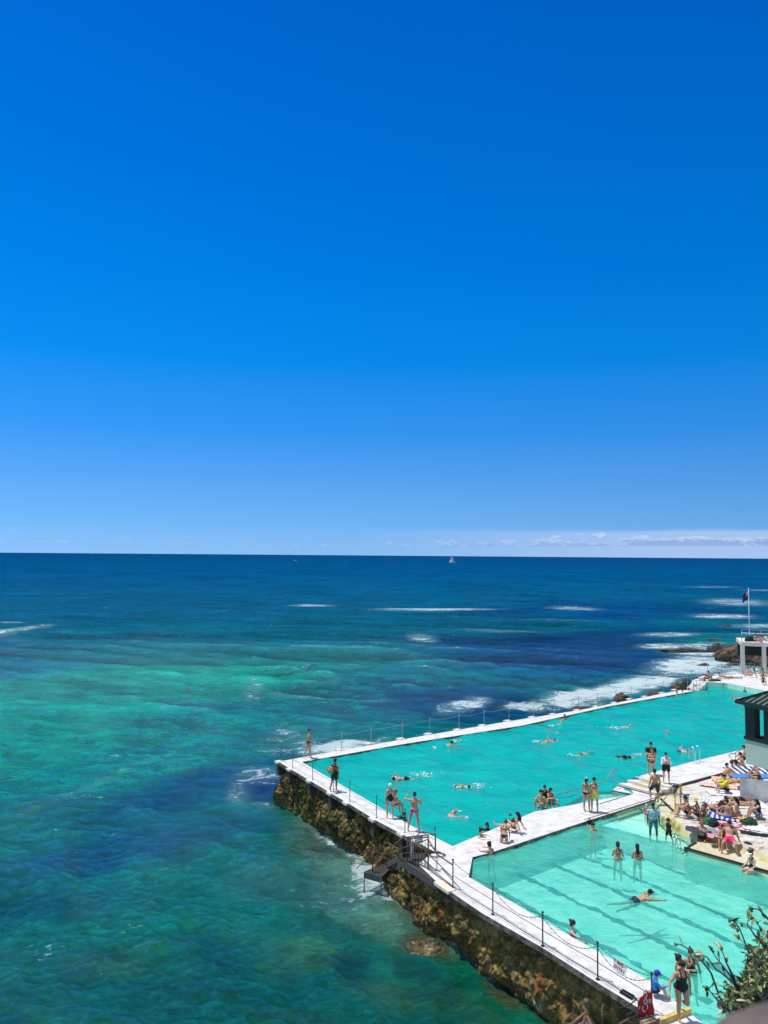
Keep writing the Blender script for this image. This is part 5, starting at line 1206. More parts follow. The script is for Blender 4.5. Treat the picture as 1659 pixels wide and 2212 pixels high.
pf = [at(*p) for p in PF]
fr = railing('far_edge_railing', 'row of slim grey posts with sagging wire along the far edge of the main pool', 'railing', pf, 1.15, M_galv, rails=(), r=.022, rr=.01, base=False,
        chains=[(a, b, 1.08, 1.08, .10) for a, b in zip(pf, pf[1:])])
for p in pf[1:]:
    bm = bmesh.new(); add_box(bm, p+Vector((-.12,.16,-.03)), (.55,.42,.12), rzL+pi/2); bmesh.ops.bevel(bm, geom=bm.edges[:], offset=.02, segments=1); finish('post_pad', bm, M_white, fr)
PE = [at('E',550,1585,ZP), at('E',602,1515,ZP), at('E',828,1440,ZP), at('E',1020,1425,ZP), at('E',1268,1408,ZP), at('E',1418,1400,ZP), at('E',1478,1395,ZP)]
railing('platform_railing', 'slim posts with a wire along the back of the far sun platform', 'railing', PE, 1.15, M_galv, rails=(1.1,), r=.028, rr=.01, base=False)
# handrails at the platform steps
hr_ = empty('step_handrail', at('E',640,1640,0), 'pair of steel handrails where the far walkway climbs to the platform', 'handrail')
for (x0,y0,x1,y1) in ((635,1635,720,1640),(672,1632,712,1640)):
    pass
a, b, c, d = at('E',632,1630,.1), at('E',672,1632,.0), at('E',712,1640,.0), at('E',800,1560,.4)
bm = bmesh.new()
for p in (a, b, c): add_tube(bm, [p-up*.3, p+up*.95], .025, 8)
for h in (.95,.5): add_tube(bm, [a+up*h, b+up*h, c+up*h, d+up*(h-.1)], .022, 8)
finish('rail', bm, M_galv, hr_)
# handrail down into the main pool, along the steps
p1, p2, p3, p4 = at('C',272,465,-.05), at('B',630,850,-.3), at('B',436,862,-.35), at('B',332,880,-.4)
hr2 = empty('pool_handrail', p1, 'long galvanised handrail running down beside the sunken steps of the main pool', 'handrail')
t1_, = [p1+up*1.05]
def topof(r, x, y, base): return atY(r, x, y, base.y)
path = [topof('C',312,288,p1), topof('C',270,292,p1), topof('C',192,400,p2.lerp(p1,.55)), topof('B',436,800,p3), topof('B',280,842,p4), topof('B',215,925,p4-Vector((.3,.8,0)))]
bm = bmesh.new(); add_tube(bm, path, .028, 8); finish('top_rail', bm, M_galv, hr2)
for p, q in ((p1, path[1]), (p3, path[3]), (p4, path[4])):
    bm = bmesh.new(); add_tube(bm, [Vector((q.x,q.y,-1.2)), q], .024, 8); finish('post', bm, M_galv, hr2)
q_ = path[2].lerp(path[3], .25); bm = bmesh.new(); add_tube(bm, [Vector((q_.x,q_.y,-1.2)), q_], .024, 8); finish('post', bm, M_galv, hr2)
bm = bmesh.new(); add_tube(bm, [path[4]-up*.05, Vector((path[4].x-1.4, path[4].y-1.4, WM-.6))], .028, 8); add_tube(bm, [path[4]+(path[3]-path[4])*.1-up*.5, Vector((path[4].x-1.9, path[4].y-1.5, WM-.6))], .024, 8); finish('lower_rail', bm, M_galv, hr2)
# short handrail between terrace and near pool
h1, h2, h3 = at('C',815,672,.05), at('C',665,730,-.4), at('C',985,905,-.3)
hr3 = empty('terrace_handrail', h1, 'bent steel handrail from the terrace into the shallow end of the near pool', 'handrail')
ht = [topof('C',955,522,h1-Vector((0,0,0))), topof('C',820,524,h1), topof('C',748,530,h1.lerp(h2,.5)), topof('C',655,660,h2)]
bm = bmesh.new(); add_tube(bm, ht, .028, 8); finish('top_rail', bm, M_galv, hr3)
for b_, t_ in ((h1, ht[1]), (h2, ht[3])):
    bm = bmesh.new(); add_tube(bm, [Vector((t_.x,t_.y,-.5)), t_], .026, 8); finish('post', bm, M_galv, hr3)
# towel hanging on it
bm = bmesh.new(); tw0, tw1 = ht[0].lerp(ht[1], .05), ht[0].lerp(ht[1], .42)
def hang(bm, a, b, drop, n=10, m=8, amp=.03):
    g = []
    d = (b-a); nn = Vector((-d.y, d.x, 0)).normalized()
    for j in range(-2, m+1):
        row = []
        for i in range(n+1):
            t = i/n; s = abs(j)/m; side = -1 if j < 0 else 1
            row.append(bm.verts.new(a.lerp(b, t*(1-.12*s))+nn*(side*.03*(1 if j else 0)+amp*s*sin(t*17+j))+Vector((0,0,.032-drop*s+.02*sin(t*9)*s))))
        g.append(row)
    for r0, r1 in zip(g, g[1:]):
        for i in range(n): f = bm.faces.new((r0[i], r0[i+1], r1[i+1], r1[i])); f.smooth = True
    r = bmesh.ops.solidify(bm, geom=bm.faces[:], thickness=.008)
hang(bm, tw1, tw0, .62); tag(finish('towel', bm, cloth('d6d2c6')), 'off-white towel hanging over the end of the terrace handrail', 'towel')
# ladders
def ladder(name, label, a, b, out, h=.85, down=1.0):
    root = empty(name, a, label, 'pool ladder')
    for p in (a, b):
        bm = bmesh.new(); pts = [p, p+up*h*.75]
        for k in range(7): t = k/6*pi; pts.append(p+up*(h*.78+.16*sin(t))+out*(.22*(1-cos(t))))
        pts.append(p+out*.46-up*down); add_tube(bm, pts, .024, 8); add_tube(bm, [p, p+up*.02], .06, 8); finish('grab_rail', bm, M_steel, root)
    for k in range(3):
        bm = bmesh.new(); z = -.25-.28*k; add_tube(bm, [a+out*.46+up*z, b+out*.46+up*z], .022, 8); finish('rung', bm, M_steel, root)
outv = Vector((-wo.y, wo.x, 0)); outv = outv if outv.y > 0 else -outv
ladder('pool_ladder', 'chrome grab-rail ladder at the right walkway of the main pool', at('G',470,1265,ZW), at('G',545,1243,ZW), outv, .98)
nd = (np_right[6]-np_right[7]).normalized(); on_ = Vector((-nd.y, nd.x, 0)); on_ = on_ if on_.y < 0 else -on_
ladder('pool_ladder', 'small steel ladder rail at the shallow end of the near pool', at('C',868,1012,-.05), at('C',838,1000,-.05), on_, .62)
# curled handrail near the pavilion
c0 = at('G',1135,1305,.35)
cr_ = empty('curled_handrail', c0, 'grey handrail with a curled end by the group of sunbathers', 'handrail')
pts = [atY('G',1060,1168,c0.y-.3), atY('G',1030,1160,c0.y-.3), atY('G',1020,1135,c0.y-.3), atY('G',1040,1108,c0.y-.3), atY('G',1075,1108,c0.y-.2), atY('G',1105,1112,c0.y-.1), atY('G',1130,1092,c0.y), atY('G',1200,1058,c0.y+1), atY('G',1330,1005,c0.y+3.5)]
bm = bmesh.new(); add_tube(bm, pts, .028, 8); finish('top_rail', bm, M_galv, cr_)
bm = bmesh.new(); add_tube(bm, [Vector((pts[6].x, pts[6].y, .2)), pts[6]], .026, 8); finish('post', bm, M_galv, cr_)
bm = bmesh.new(); add_tube(bm, [Vector((pts[8].x, pts[8].y, .2)), pts[8]], .026, 8); finish('post', bm, M_galv, cr_)

# ---------------------------------------------------------------- metal stairs down to the sea
M_stair = mat('dark_painted_steel', (.075,.068,.06), .6, scale=4, col2=(.15,.09,.05), thr=(.25,.42))
sr = empty('sea_stairs', at('K',1015,850), 'rusty steel stairs and caged landing leading down the sea wall to the water', 'stairs')
zl = -.12
# the grated landing beside the deck edge
l0, l1, l2, l3 = at('K',690,672,zl), at('K',900,585,zl), at('K',1080,668,zl), at('K',880,735,zl)
bm = bmesh.new()
def grate(bm, a, b, c, d, n, th=.03, gap=.45):
    for i in range(n):
        t0, t1 = i/n, (i+1-gap)/n; q = [a.lerp(b, t0), a.lerp(b, t1), d.lerp(c, t1), d.lerp(c, t0)]
        lo = [bm.verts.new(v-up*th) for v in q]; hi = [bm.verts.new(v) for v in q]
        bm.faces.new(hi); bm.faces.new(lo[::-1])
        for k in range(4): bm.faces.new((lo[k], lo[(k+1) % 4], hi[(k+1) % 4], hi[k]))
grate(bm, l0, l1, l2, l3, 22); finish('landing_grate', bm, M_stair, sr)
# walkway grate running on along the deck edge
w0, w1 = at('K',700,690,zl), at('K',1150,985,zl)
wn_ = (w1-w0).normalized(); wside = Vector((-wn_.y, wn_.x, 0)); wside = wside if wside.x < 0 else -wside
bm = bmesh.new(); grate(bm, w0, w1, w1-wside*.45, w0-wside*.45, 44); finish('gangway_grate', bm, M_stair, sr)
bm = bmesh.new()
def beam(bm, a, b, h_, t_):
    d = (b-a); n2 = Vector((-d.y, d.x, 0)).normalized()*t_/2
    q = [a+n2, b+n2, b-n2, a-n2]; lo = [bm.verts.new(v-up*h_) for v in q]; hi = [bm.verts.new(v) for v in q]
    bm.faces.new(hi); bm.faces.new(lo[::-1])
    for k in range(4): bm.faces.new((lo[k], lo[(k+1) % 4], hi[(k+1) % 4], hi[k]))
beam(bm, w0+wside*.03+up*.02, w1+wside*.03+up*.02, .32, .06); finish('gangway_beam', bm, M_stair, sr)
# flight going down to the left
zb = -1.75
f0, f1 = w0, l0.lerp(l1,.35)                                    # top edge of the flight
g0 = atY('K',398,905,w0.y-1.3); 
fd = -wn_.cross(up); fd = wside.normalized()
s_top = w0-wn_*.1
g_out = at('K',400,900,zb); g_in = at('K',290,830,zb)
land = [at('K',180,845,zb), at('K',400,905,zb), at('K',545,775,zb), at('K',455,735,zb)]
bm = bmesh.new(); grate(bm, land[3], land[0], land[1], land[2], 20); finish('lower_landing_grate', bm, M_stair, sr)
bm = bmesh.new()
for a_, b_ in ((land[0], land[1]), (land[1], land[2]), (land[0], land[3])): beam(bm, a_+up*.02, b_+up*.02, .28, .05)
finish('lower_landing_frame', bm, M_stair, sr)
s_a, s_b = land[2], land[3]
u_a, u_b = w0+up*0, l0.lerp(l1, .12)+Vector((-.1,.5,0))
for k in range(8):
    t = (k+.5)/8; a_ = s_a.lerp(u_a, t); b_ = s_b.lerp(u_b, t); dd = (u_a-s_a); dd.z = 0; dd = dd.normalized()*.22
    bm = bmesh.new(); grate(bm, a_-dd/2, b_-dd/2, b_+dd/2, a_+dd/2, 6, gap=.3); finish('tread', bm, M_stair, sr)
bm = bmesh.new(); beam(bm, s_a+up*.05, u_a+up*.05, .30, .05); beam(bm, s_b+up*.05, u_b+up*.05, .30, .05); finish('stringer', bm, M_stair, sr)
bm = bmesh.new()
for q in (land[0], land[1]): add_tube(bm, [q, Vector((q.x,q.y,-4))], .03, 8)
finish('support_leg', bm, M_stair, sr)
# rails of the stairs
def rail_run(pts, mats=M_rust, r=.028, name='stair_rail'):
    bm = bmesh.new(); add_tube(bm, pts, r, 8); finish(name, bm, mats, sr)
def post(a, h, r=.03): 
    bm = bmesh.new(); add_tube(bm, [a, a+up*h], r, 8); finish('stair_post', bm, M_rust, sr)
pk = {}
for nm, x, yb, yt, z in (('a',1338,1058,750,0),('b',1015,850,355,zl),('c',1110,590,355,0),('d',742,700,385,zl),('e',515,800,470,zb),('f',290,835,545,zb),('g',480,985,850,zb-.6)):
    b_ = at('K', x, yb, z); t_ = atY('K', x, yt, b_.y); pk[nm] = (b_, t_)
    if nm != 'a' and nm != 'g': bm = bmesh.new(); add_tube(bm, [b_, t_], .032, 8); finish('stair_post', bm, M_rust, sr)
A_ = lambda n: pk[n][1]
rail_run([A_('a'), A_('a').lerp(atY('K',1130,610,pk['c'][0].y-1.6),.98), A_('b').lerp(pk['b'][0],.12)+Vector((0,0,.0)), atY('K',640,545,pk['d'][0].y+.1), atY('K',525,480,pk['e'][0].y), atY('K',470,455,pk['e'][0].y+.2), atY('K',300,610,pk['f'][0].y+.6)])
rail_run([A_('a')-up*.5, pk['b'][0].lerp(A_('b'),.5), pk['d'][0].lerp(A_('d'),.35), pk['e'][0].lerp(A_('e'),.55)], r=.02)
rail_run([A_('a')-up*.85, pk['b'][0].lerp(A_('b'),.12), pk['d'][0].lerp(A_('d'),.08)], r=.02)
rail_run([A_('b'), A_('b').lerp(A_('d'),.5), A_('d'), atY('K',700,378,pk['d'][0].y), atY('K',640,430,pk['d'][0].y-.1), atY('K',420,620,pk['f'][0].y+.2), A_('f'), atY('K',250,525,pk['f'][0].y), atY('K',205,560,pk['f'][0].y-.1)])
rail_run([A_('c'), atY('K',1000,330,pk['c'][0].y), atY('K',930,310,pk['c'][0].y+.2), atY('K',840,388,pk['d'][0].y+.4)], r=.026)
rail_run([A_('c')-up*.6, pk['b'][0].lerp(A_('b'),.75)], r=.02); rail_run([A_('b').lerp(pk['b'][0],.06), A_('d').lerp(pk['d'][0],.06)], r=.03)
rail_run([atY('K',255,625,pk['f'][0].y-.1), atY('K',80,795,pk['f'][0].y-.8)], r=.02); rail_run([atY('K',200,560,pk['f'][0].y-.1), atY('K',10,715,pk['f'][0].y-.9), atY('K',15,745,pk['f'][0].y-.9)], r=.02)
rail_run([pk['f'][0].lerp(A_('f'),.6), atY('K',410,750,pk['f'][0].y+.4), atY('K',480,730,pk['e'][0].y)], r=.02)
# cage bars
bm = bmesh.new()
for k in range(6):
    t = k/5; b_ = pk['d'][0].lerp(pk['b'][0], .10+.75*t); b_ = Vector((b_.x,b_.y,zl)); add_tube(bm, [b_+up*.02, b_+up*1.05], .018, 6)
finish('cage_bars', bm, M_rust, sr)
# notice sign with grey lines and a white towel on the gate
sg = empty('notice_sign', atY('K',885,450,pk['b'][0].y+.5), 'small white notice board fixed on the stair gate', 'sign')
s_a, s_b = atY('K',835,470,pk['d'][0].y+.35), atY('K',940,440,pk['b'][0].y+.35)
dsg = (s_b-s_a); bm = bmesh.new(); beam(bm, s_a+up*.28, s_b+up*.28, .34, .02); finish('board', bm, cloth('c8ccce'), sg)
bm = bmesh.new(); nn = Vector((dsg.y, -dsg.x, 0)).normalized(); nn = nn if nn.y < 0 else -nn
for k in range(3): beam(bm, s_a.lerp(s_b,.08)+nn*.014+up*(.22-.09*k), s_a.lerp(s_b,.92)+nn*.014+up*(.22-.09*k), .025, .004)
finish('text_lines', bm, cloth('3a3c40'), sg)
bm = bmesh.new(); hang(bm, atY('K',790,425,pk['d'][0].y+.1), atY('K',835,440,pk['d'][0].y+.3), .95, n=6, m=10, amp=.04); tag(finish('towel', bm, cloth('cfd6e2')), 'long white towel hanging on the gate of the sea stairs', 'towel')
# rope coil at the deck edge
bm = bmesh.new(); cc = at('K',1120,625,.02)
pts = [cc+Vector((cos(t)*.35*(1+.2*sin(t*2.3)), sin(t)*.28, .01+.004*t)) for t in np.linspace(0, 15, 60)]
pts += [at('K',1065,660,.02), at('K',1070,720,-.3), at('K',1045,775,-.4)]
add_tube(bm, pts, .014, 6); tag(finish('rope_coil', bm, M_black), 'black rope lying in loose coils on the deck beside the stair gate', 'rope')

# ---------------------------------------------------------------- signs on the near walkway
def text_obj(name, body, size, mtl, parent, M_, extrude=.002):
    cu = bpy.data.curves.new(name, 'FONT'); cu.body = body; cu.size = size; cu.align_x = 'CENTER'; cu.align_y = 'CENTER'; cu.extrude = extrude; cu.offset = .0025 if size < .3 else .004
    t = bpy.data.objects.new(name, cu); COL.objects.link(t)
    dg = bpy.context.evaluated_depsgraph_get(); me = bpy.data.meshes.new_from_object(t.evaluated_get(dg), depsgraph=dg); bpy.data.objects.remove(t)
    me.materials.clear(); me.materials.append(mtl); me.transform(M_); return link(name, me, parent)
def frame(o, x, n):
    """matrix with local x along x, local y up in the sign's plane, local z along its normal"""
    x = x.normalized(); n = (n-x*n.dot(x)).normalized(); y = n.cross(x); m = Matrix((x, y, n)).transposed().to_4x4(); m.translation = o; return m
pA, pB = PB[3], PB[4]; dr_ = (pB-pA); dn = dr_.normalized(); sn = Vector((dn.y, -dn.x, 0)); sn = sn if sn.y < 0 else -sn
c_ = pA.lerp(pB, .43)+up*.78
ns = empty('no_entry_sign', c_, 'white plate with dark red words NO ENTRY hung from the chain railing', 'sign')
fx = frame(c_, dn+up*-.10, sn+up*.25)
bm = bmesh.new(); bmesh.ops.create_cube(bm, size=1, matrix=fx@Matrix.Diagonal((.50,.32,.008,1))); bmesh.ops.bevel(bm, geom=bm.edges[:], offset=.002, segments=1); finish('plate', bm, cloth('dcdcd8'), ns)
red = mat('sign_red', (.28,.012,.015), .5)
text_obj('lettering', 'NO\nENTRY', .135, red, ns, fx@Matrix.Translation((0,.0,.007)))
# red banner tied to the last post
bb = atY('M',1165,560,PB[4].y); 
c0 = atY('M',985,640,PB[4].y-.25); c1_ = atY('M',1140,545,PB[4].y); c2_ = atY('M',1180,860,PB[4].y); c3_ = atY('M',1000,900,PB[4].y-.25)
bn = empty('red_banner', c3_, 'faded red banner with white script and pale squares tied to the last walkway post', 'banner')
gN = 14
def bpt(s, t): 
    p = c0.lerp(c1_, s).lerp(c3_.lerp(c2_, s), t); nn_ = Vector((.5,-1,0)).normalized(); return p+nn_*(.03*sin(s*6+t*4)+.02*sin(t*11))
V_, F_ = [], []
for j in range(gN+1):
    for i in range(gN+1): V_.append(tuple(bpt(i/gN, j/gN)))
ban = npmesh('cloth', V_, gridfaces(gN+1, gN+1), [cloth('b01018'), cloth('b8a8ac'), cloth('8a6070')], bn, smooth=True)
for p in ban.data.polygons:
    j, i = divmod(p.index, gN)
    if (i, j) in ((0,0),(1,0),(0,1),(11,4),(12,4),(11,5),(12,5),(1,5),(2,5),(1,6),(2,6),(12,0),(13,0)) : p.material_index = 1
    if j > 11 or (j > 10 and i > 6) : p.material_index = 1 if (i+j) % 3 == 0 else 2
ban.modifiers.new('s','SOLIDIFY').thickness = .006
fb = frame(bpt(.53,.27)+Vector((.25,-.5,0)).normalized()*.03, (c3_-c0)*-1, Vector((.45,-1,.2)))
text_obj('lettering', 'Coca', .30, cloth('d8c8c8'), bn, fb, .003)
# planks, posts and chain below the banner
pl = empty('timber_fence', at('M',1000,905,-.1), 'weathered timber stub fence with a chain at the foot of the red banner', 'fence')
for k, (a_, b_) in enumerate(((atY('M',1030,905,PB[4].y-.6), atY('M',1160,868,PB[4].y-.3)), (atY('M',1060,935,PB[4].y-.8), atY('M',1190,890,PB[4].y-.4)))):
    bm = bmesh.new(); add_tube(bm, [a_, b_], .05, 6); finish('plank', bm, mat('weathered_timber', (.33,.24,.12), .8, var=.5, scale=7, bump=.01), pl)
p_ = atY('M',1222,865,PB[4].y-.6); bm = bmesh.new(); add_tube(bm, [p_-up*.8, p_], .035, 8); finish('post', bm, M_iron, pl)
def chain(bm, a, b, sag, n=24, r=.016):
    for i in range(n):
        q = [a.lerp(b, t)-up*sag*4*t*(1-t) for t in (i/n, (i+.8)/n)]; add_tube(bm, q, r*(1.35 if i % 2 else 1), 5)
bm = bmesh.new(); chain(bm, atY('M',780,740,PB[4].y-.9), atY('M',990,640,PB[4].y-.3), .08); finish('chain', bm, M_iron, pl); bm = bmesh.new(); chain(bm, atY('M',880,815,PB[4].y-1.1), atY('M',985,735,PB[4].y-.4), .04); finish('chain', bm, M_iron, pl)
bm = bmesh.new(); add_tube(bm, [atY('M',800,918,PB[4].y-1.6), atY('M',990,820,PB[4].y-.5)], .03, 6); finish('rail', bm, M_rust, pl)
# parasol top near the camera
YU = 13.0
ax_ = atY('M',440,860,YU)
um = empty('parasol', ax_-up*2.2, 'white market parasol with brown timber ribs, only its peak showing at the bottom border', 'parasol')
apex = atY('M',440,855,YU); M_wood = mat('brown_timber', (.16,.075,.035), .55, var=.4, scale=14)
bm = bmesh.new(); R_, dpt = .62, .62; rim = []
for k in range(8):
    t = k/8*2*pi+.25; rim.append(apex+Vector((cos(t)*R_, sin(t)*R_, -dpt)))
top = bm.verts.new(apex); rv = []
for k in range(8):
    a_ = bm.verts.new(rim[k]); m_ = bm.verts.new((rim[k]+rim[(k+1) % 8])/2+up*-.05-(apex-(rim[k]+rim[(k+1)%8])/2)*-.06); rv += [a_, m_]
for i in range(16): bm.faces.new((top, rv[i], rv[(i+1) % 16]))
bmesh.ops.subdivide_edges(bm, edges=bm.edges[:], cuts=2); bmesh.ops.solidify(bm, geom=bm.faces[:], thickness=.01); finish('canopy', bm, cloth('e2e4e2'), um)
bm = bmesh.new(); add_tube(bm, [apex-up*2.2, apex+up*.22], .026, 8); finish('pole', bm, M_wood, um)
bm = bmesh.new(); add_sphere(bm, apex+up*.27, (.055,.055,.04), 10, 7); add_tube(bm, [apex+up*.18, apex+up*.25], .03, 8); finish('finial', bm, M_rust, um)
for k, tt in enumerate((pi*.92, pi*1.65, pi*.3, pi*1.25)):
    bm = bmesh.new(); a_ = apex+up*(.06 if k else .09); add_tube(bm, [a_, a_+Vector((cos(tt)*R_*.9, sin(tt)*R_*.9, -dpt*.86))], .028, 8); finish('rib', bm, M_wood, um)
bm = bmesh.new(); chain(bm, atY('M',600,778,YU), atY('M',625,700,YU+.4), 0, 8, .01); add_tube(bm, [atY('M',612,780,YU), atY('M',608,918,YU)], .012, 6); tag(finish('chain', bm, M_rust), 'short rusty chain hanging on a thin iron rod beside the parasol peak', 'chain')

# ---------------------------------------------------------------- pavilion with the green roof
Yp = 34.0
def ap(x, y, Y=Yp): return atY('G', x, y, Y)
pv = empty('pavilion', ap(1300,1270), 'cream walled pavilion with black posts and green ribbed roof at the right border', 'pavilion')
M_roof = mat('green_metal_roof', (.16,.26,.20), .45, var=.25, scale=3); M_dark = mat('dark_green_timber', (.008,.011,.010), .5)
M_pwall = mat('pale_green_render', (.46,.49,.42), .85, scale=1.0, col2=(.40,.43,.36), thr=(.3,.7), bump=.01)
# the front face runs to the right and slightly nearer
fA, fB = ap(1290,870), atY('G',1659,930,Yp-1.0); fdir = (fB-fA); fdir.z = 0; fdir.normalize(); fn = Vector((fdir.y, -fdir.x, 0)); fn = fn if fn.y < 0 else -fn
LW = 6.0
zsill = fA.z; zbase = ap(1310,1270).z; zeave = ap(1280,262).z
o_ = Vector((fA.x, fA.y, 0)); bk = -fn
side = (bk*1+fdir*.42).normalized()        # left side wall, seen edge-on through the window
def P3(s, d, z): return Vector((o_.x, o_.y, 0))+fdir*s+side*d+up*z
bm = bmesh.new(); add_prism(bm, [P3(0,0,0), P3(LW,0,0), P3(LW,3.4,0), P3(0,3.4,0)], zbase, zbase+.12); add_prism(bm, [P3(0,0,0), P3(LW,0,0), P3(LW,.14,0), P3(0,.14,0)], zbase+.12, zsill)
add_prism(bm, [P3(0,.14,0), P3(.14,.14,0), P3(.14,3.4,0), P3(0,3.4,0)], zbase+.12, zsill-.005); finish('parapet_wall', bm, M_pwall, pv)
bm = bmesh.new(); add_prism(bm, [P3(-.03,-.05,0), P3(LW,-.05,0), P3(LW,.2,0), P3(-.03,.2,0)], zsill+.003, zsill+.14); add_prism(bm, [P3(-.03,.2,0), P3(.2,.2,0), P3(.2,3.4,0), P3(-.03,3.4,0)], zsill+.003, zsill+.13); finish('sill', bm, M_dark, pv)
for (s0, s1, d0, d1) in ((0,.47,0,.25), (.92,1.55,0,.2), (3.0,3.5,0,.2), (0,.16,3.0,3.3)):
    bm = bmesh.new(); add_prism(bm, [P3(s0,d0,0), P3(s1,d0,0), P3(s1,d1,0), P3(s0,d1,0)], zsill+.145, zeave-.22); finish('post', bm, M_dark, pv)
bm = bmesh.new(); add_prism(bm, [P3(-.02,-.02,0), P3(LW,-.02,0), P3(LW,.3,0), P3(-.02,.3,0)], zeave-.215, zeave-.03); add_prism(bm, [P3(-.02,.3,0), P3(.2,.3,0), P3(.2,3.4,0), P3(-.02,3.4,0)], zeave-.215, zeave-.04); finish('beam', bm, mat('eave_beam', (.02,.045,.035), .5), pv)
bm = bmesh.new(); add_prism(bm, [P3(.30,.9,0), P3(LW,.9,0), P3(LW,1.4,0), P3(.9,1.4,0)], zsill-.2, zsill+.25); finish('seat_back', bm, mat('navy_canvas', (.01,.015,.06), .6), pv)
# roof
E0, E1 = P3(-.02,-.35,zeave), P3(LW,-.35,zeave)
H0, H1 = P3(1.6,1.7,zeave+1.18), P3(LW,1.7,zeave+1.18)
B0 = P3(-.02,3.75,zeave); B1 = P3(LW,3.75,zeave)
bm = bmesh.new(); v = [bm.verts.new(p) for p in (E0, E1, H1, H0, B0, B1)]
bm.faces.new((v[0], v[1], v[2], v[3])); bm.faces.new((v[0], v[3], v[4])); bm.faces.new((v[3], v[2], v[5], v[4]))
bmesh.ops.solidify(bm, geom=bm.faces[:], thickness=.05); finish('roof', bm, M_roof, pv)
bm = bmesh.new(); 
for k in range(26):
    s = -.02+k*.27; t_ = min(1, max(0, (s+.02)/1.62)); 
    a_ = P3(s,-.37,zeave+.03); b_ = P3(s+(0 if s > 1.6 else 0), -.37+2.07*t_, zeave+.03+1.18*t_)
    if (b_-a_).length > .15: add_tube(bm, [a_, b_], .028, 5)
for k in range(14):
    d = -.35+k*.27; t_ = max(0, min(1, (d+.35)/2.05 if d < 1.7 else (3.75-d)/2.05)); a_ = P3(-.02,d,zeave+.03); b_ = P3(-.02+1.62*t_, d, zeave+.03+1.18*t_)
    if (b_-a_).length > .15: add_tube(bm, [a_, b_], .028, 5)
finish('roof_ribs', bm, M_dark, pv)
bm = bmesh.new(); add_tube(bm, [B0+up*0, E0+up*0, E1+up*0], .085, 8); add_tube(bm, [E0+up*.06, H0+up*.06, H1+up*.06], .05, 6); finish('gutter', bm, M_dark, pv)
bm = bmesh.new(); add_prism(bm, [P3(LW-.6,.4,0), P3(LW-.1,.4,0), P3(LW-.1,2.6,0), P3(LW-.6,2.6,0)], -1, zbase); finish('pier', bm, M_pwall, pv)

# raised grey block with striped towel
zt_ = 1.50
k0, k1 = at('I',1222,440,zt_), at('I',1659,485,zt_); kd = (k1-k0).normalized(); kb = at('I',1355,250,zt_)
bl = [k0, k0+kd*7, k0+kd*7+(kb-k0).normalized()*5.5, kb+(kb-k0).normalized()*1.2]
bm = bmesh.new(); add_prism(bm, bl, -.5, zt_); bmesh.ops.bevel(bm, geom=[e for e in bm.edges if abs((e.verts[0].co-e.verts[1].co).z) < .01], offset=.05, segments=2)
tag(finish('concrete_block', bm, M_grey), 'raised grey concrete block with a blue towel on top, right of the terrace', 'concrete block')

# ---------------------------------------------------------------- towels
def stripe_mat(name, c1, c2, n=6, rep=None):
    m = bpy.data.materials.new(name); nt, N, L, P = nodes(m); P.inputs['Roughness'].default_value = .9
    uv = N.new('ShaderNodeUVMap'); s_ = N.new('ShaderNodeSeparateXYZ'); L.new(uv.outputs[0], s_.inputs[0])
    mu = N.new('ShaderNodeMath'); mu.operation = 'MULTIPLY'; mu.inputs[1].default_value = n; L.new(s_.outputs[1], mu.inputs[0])
    fr_ = N.new('ShaderNodeMath'); fr_.operation = 'FRACT'; L.new(mu.outputs[0], fr_.inputs[0])
    gt = N.new('ShaderNodeMath'); gt.operation = 'GREATER_THAN'; gt.inputs[1].default_value = .5; L.new(fr_.outputs[0], gt.inputs[0])
    mx = N.new('ShaderNodeMix'); mx.data_type = 'RGBA'; L.new(gt.outputs[0], mx.inputs[0]); mx.inputs[6].default_value = (*hexc(c1),1); mx.inputs[7].default_value = (*hexc(c2),1); L.new(mx.outputs[2], P.inputs['Base Color']); return m
def towel(label, c, z, w_, l_, rot, mtl, crumple=.02, seed=0, cat='towel', name='beach_towel', group=None):
    n, m_ = 22, 34; V_, uv = [], []
    for j in range(m_+1):
        for i in range(n+1):
            x, y = (i/n-.5)*w_, (j/m_-.5)*l_; q = Vector((x*3, y*3, seed))
            dx, dy = mnoise.noise(q*1.3)*crumple*2, mnoise.noise(q*1.3+Vector((7,0,0)))*crumple*2
            hz = abs(mnoise.fractal(q*1.1, .9, 2, 4))*crumple*1.3+.012
            V_.append(((x+dx)*cos(rot)-(y+dy)*sin(rot), (x+dx)*sin(rot)+(y+dy)*cos(rot), hz)); uv.append((i/n, j/m_))
    me = npmesh(name, V_, gridfaces(m_+1, n+1), mtl, link_it=False)
    ul = me.uv_layers.new(name='UVMap'); li = np.empty(len(me.loops), np.int32); me.loops.foreach_get('vertex_index', li); ul.data.foreach_set('uv', np.array(uv, np.float32)[li].ravel())
    o = bpy.data.objects.new(name, me); COL.objects.link(o); o.location = (c.x, c.y, max(z-.0, ground(c)+.015) if z < .5 else z); mo = o.modifiers.new('s','SOLIDIFY'); mo.thickness = .01
    return tag(o, label, cat, group)
bw = stripe_mat('blue_white_stripe', '1c3a9c', 'c4c8cc', 8); nw = stripe_mat('navy_white_stripe', '14245c', 'c8cacc', 8); gs = stripe_mat('grey_stripe', '9aa4b4', 'dde0e4', 9)
ZR = T+.03
def tw(r, x, y, z): return at(r, x, y, z)
towel('royal blue and white striped towel under the man with the bare back', tw('C',1285,735,ZR), ZR+.03, 1.0, 1.9, radians(62), bw, .03, 1)
towel('dark blue striped towel under the man lying with raised knees', tw('C',1185,662,ZR), ZR+.02, .9, 1.5, radians(75), nw, .03, 2)
towel('pale grey striped towel at the feet of the long sunbathers', tw('C',1175,600,ZR), ZR+.02, .9, 1.5, radians(60), gs, .03, 3)
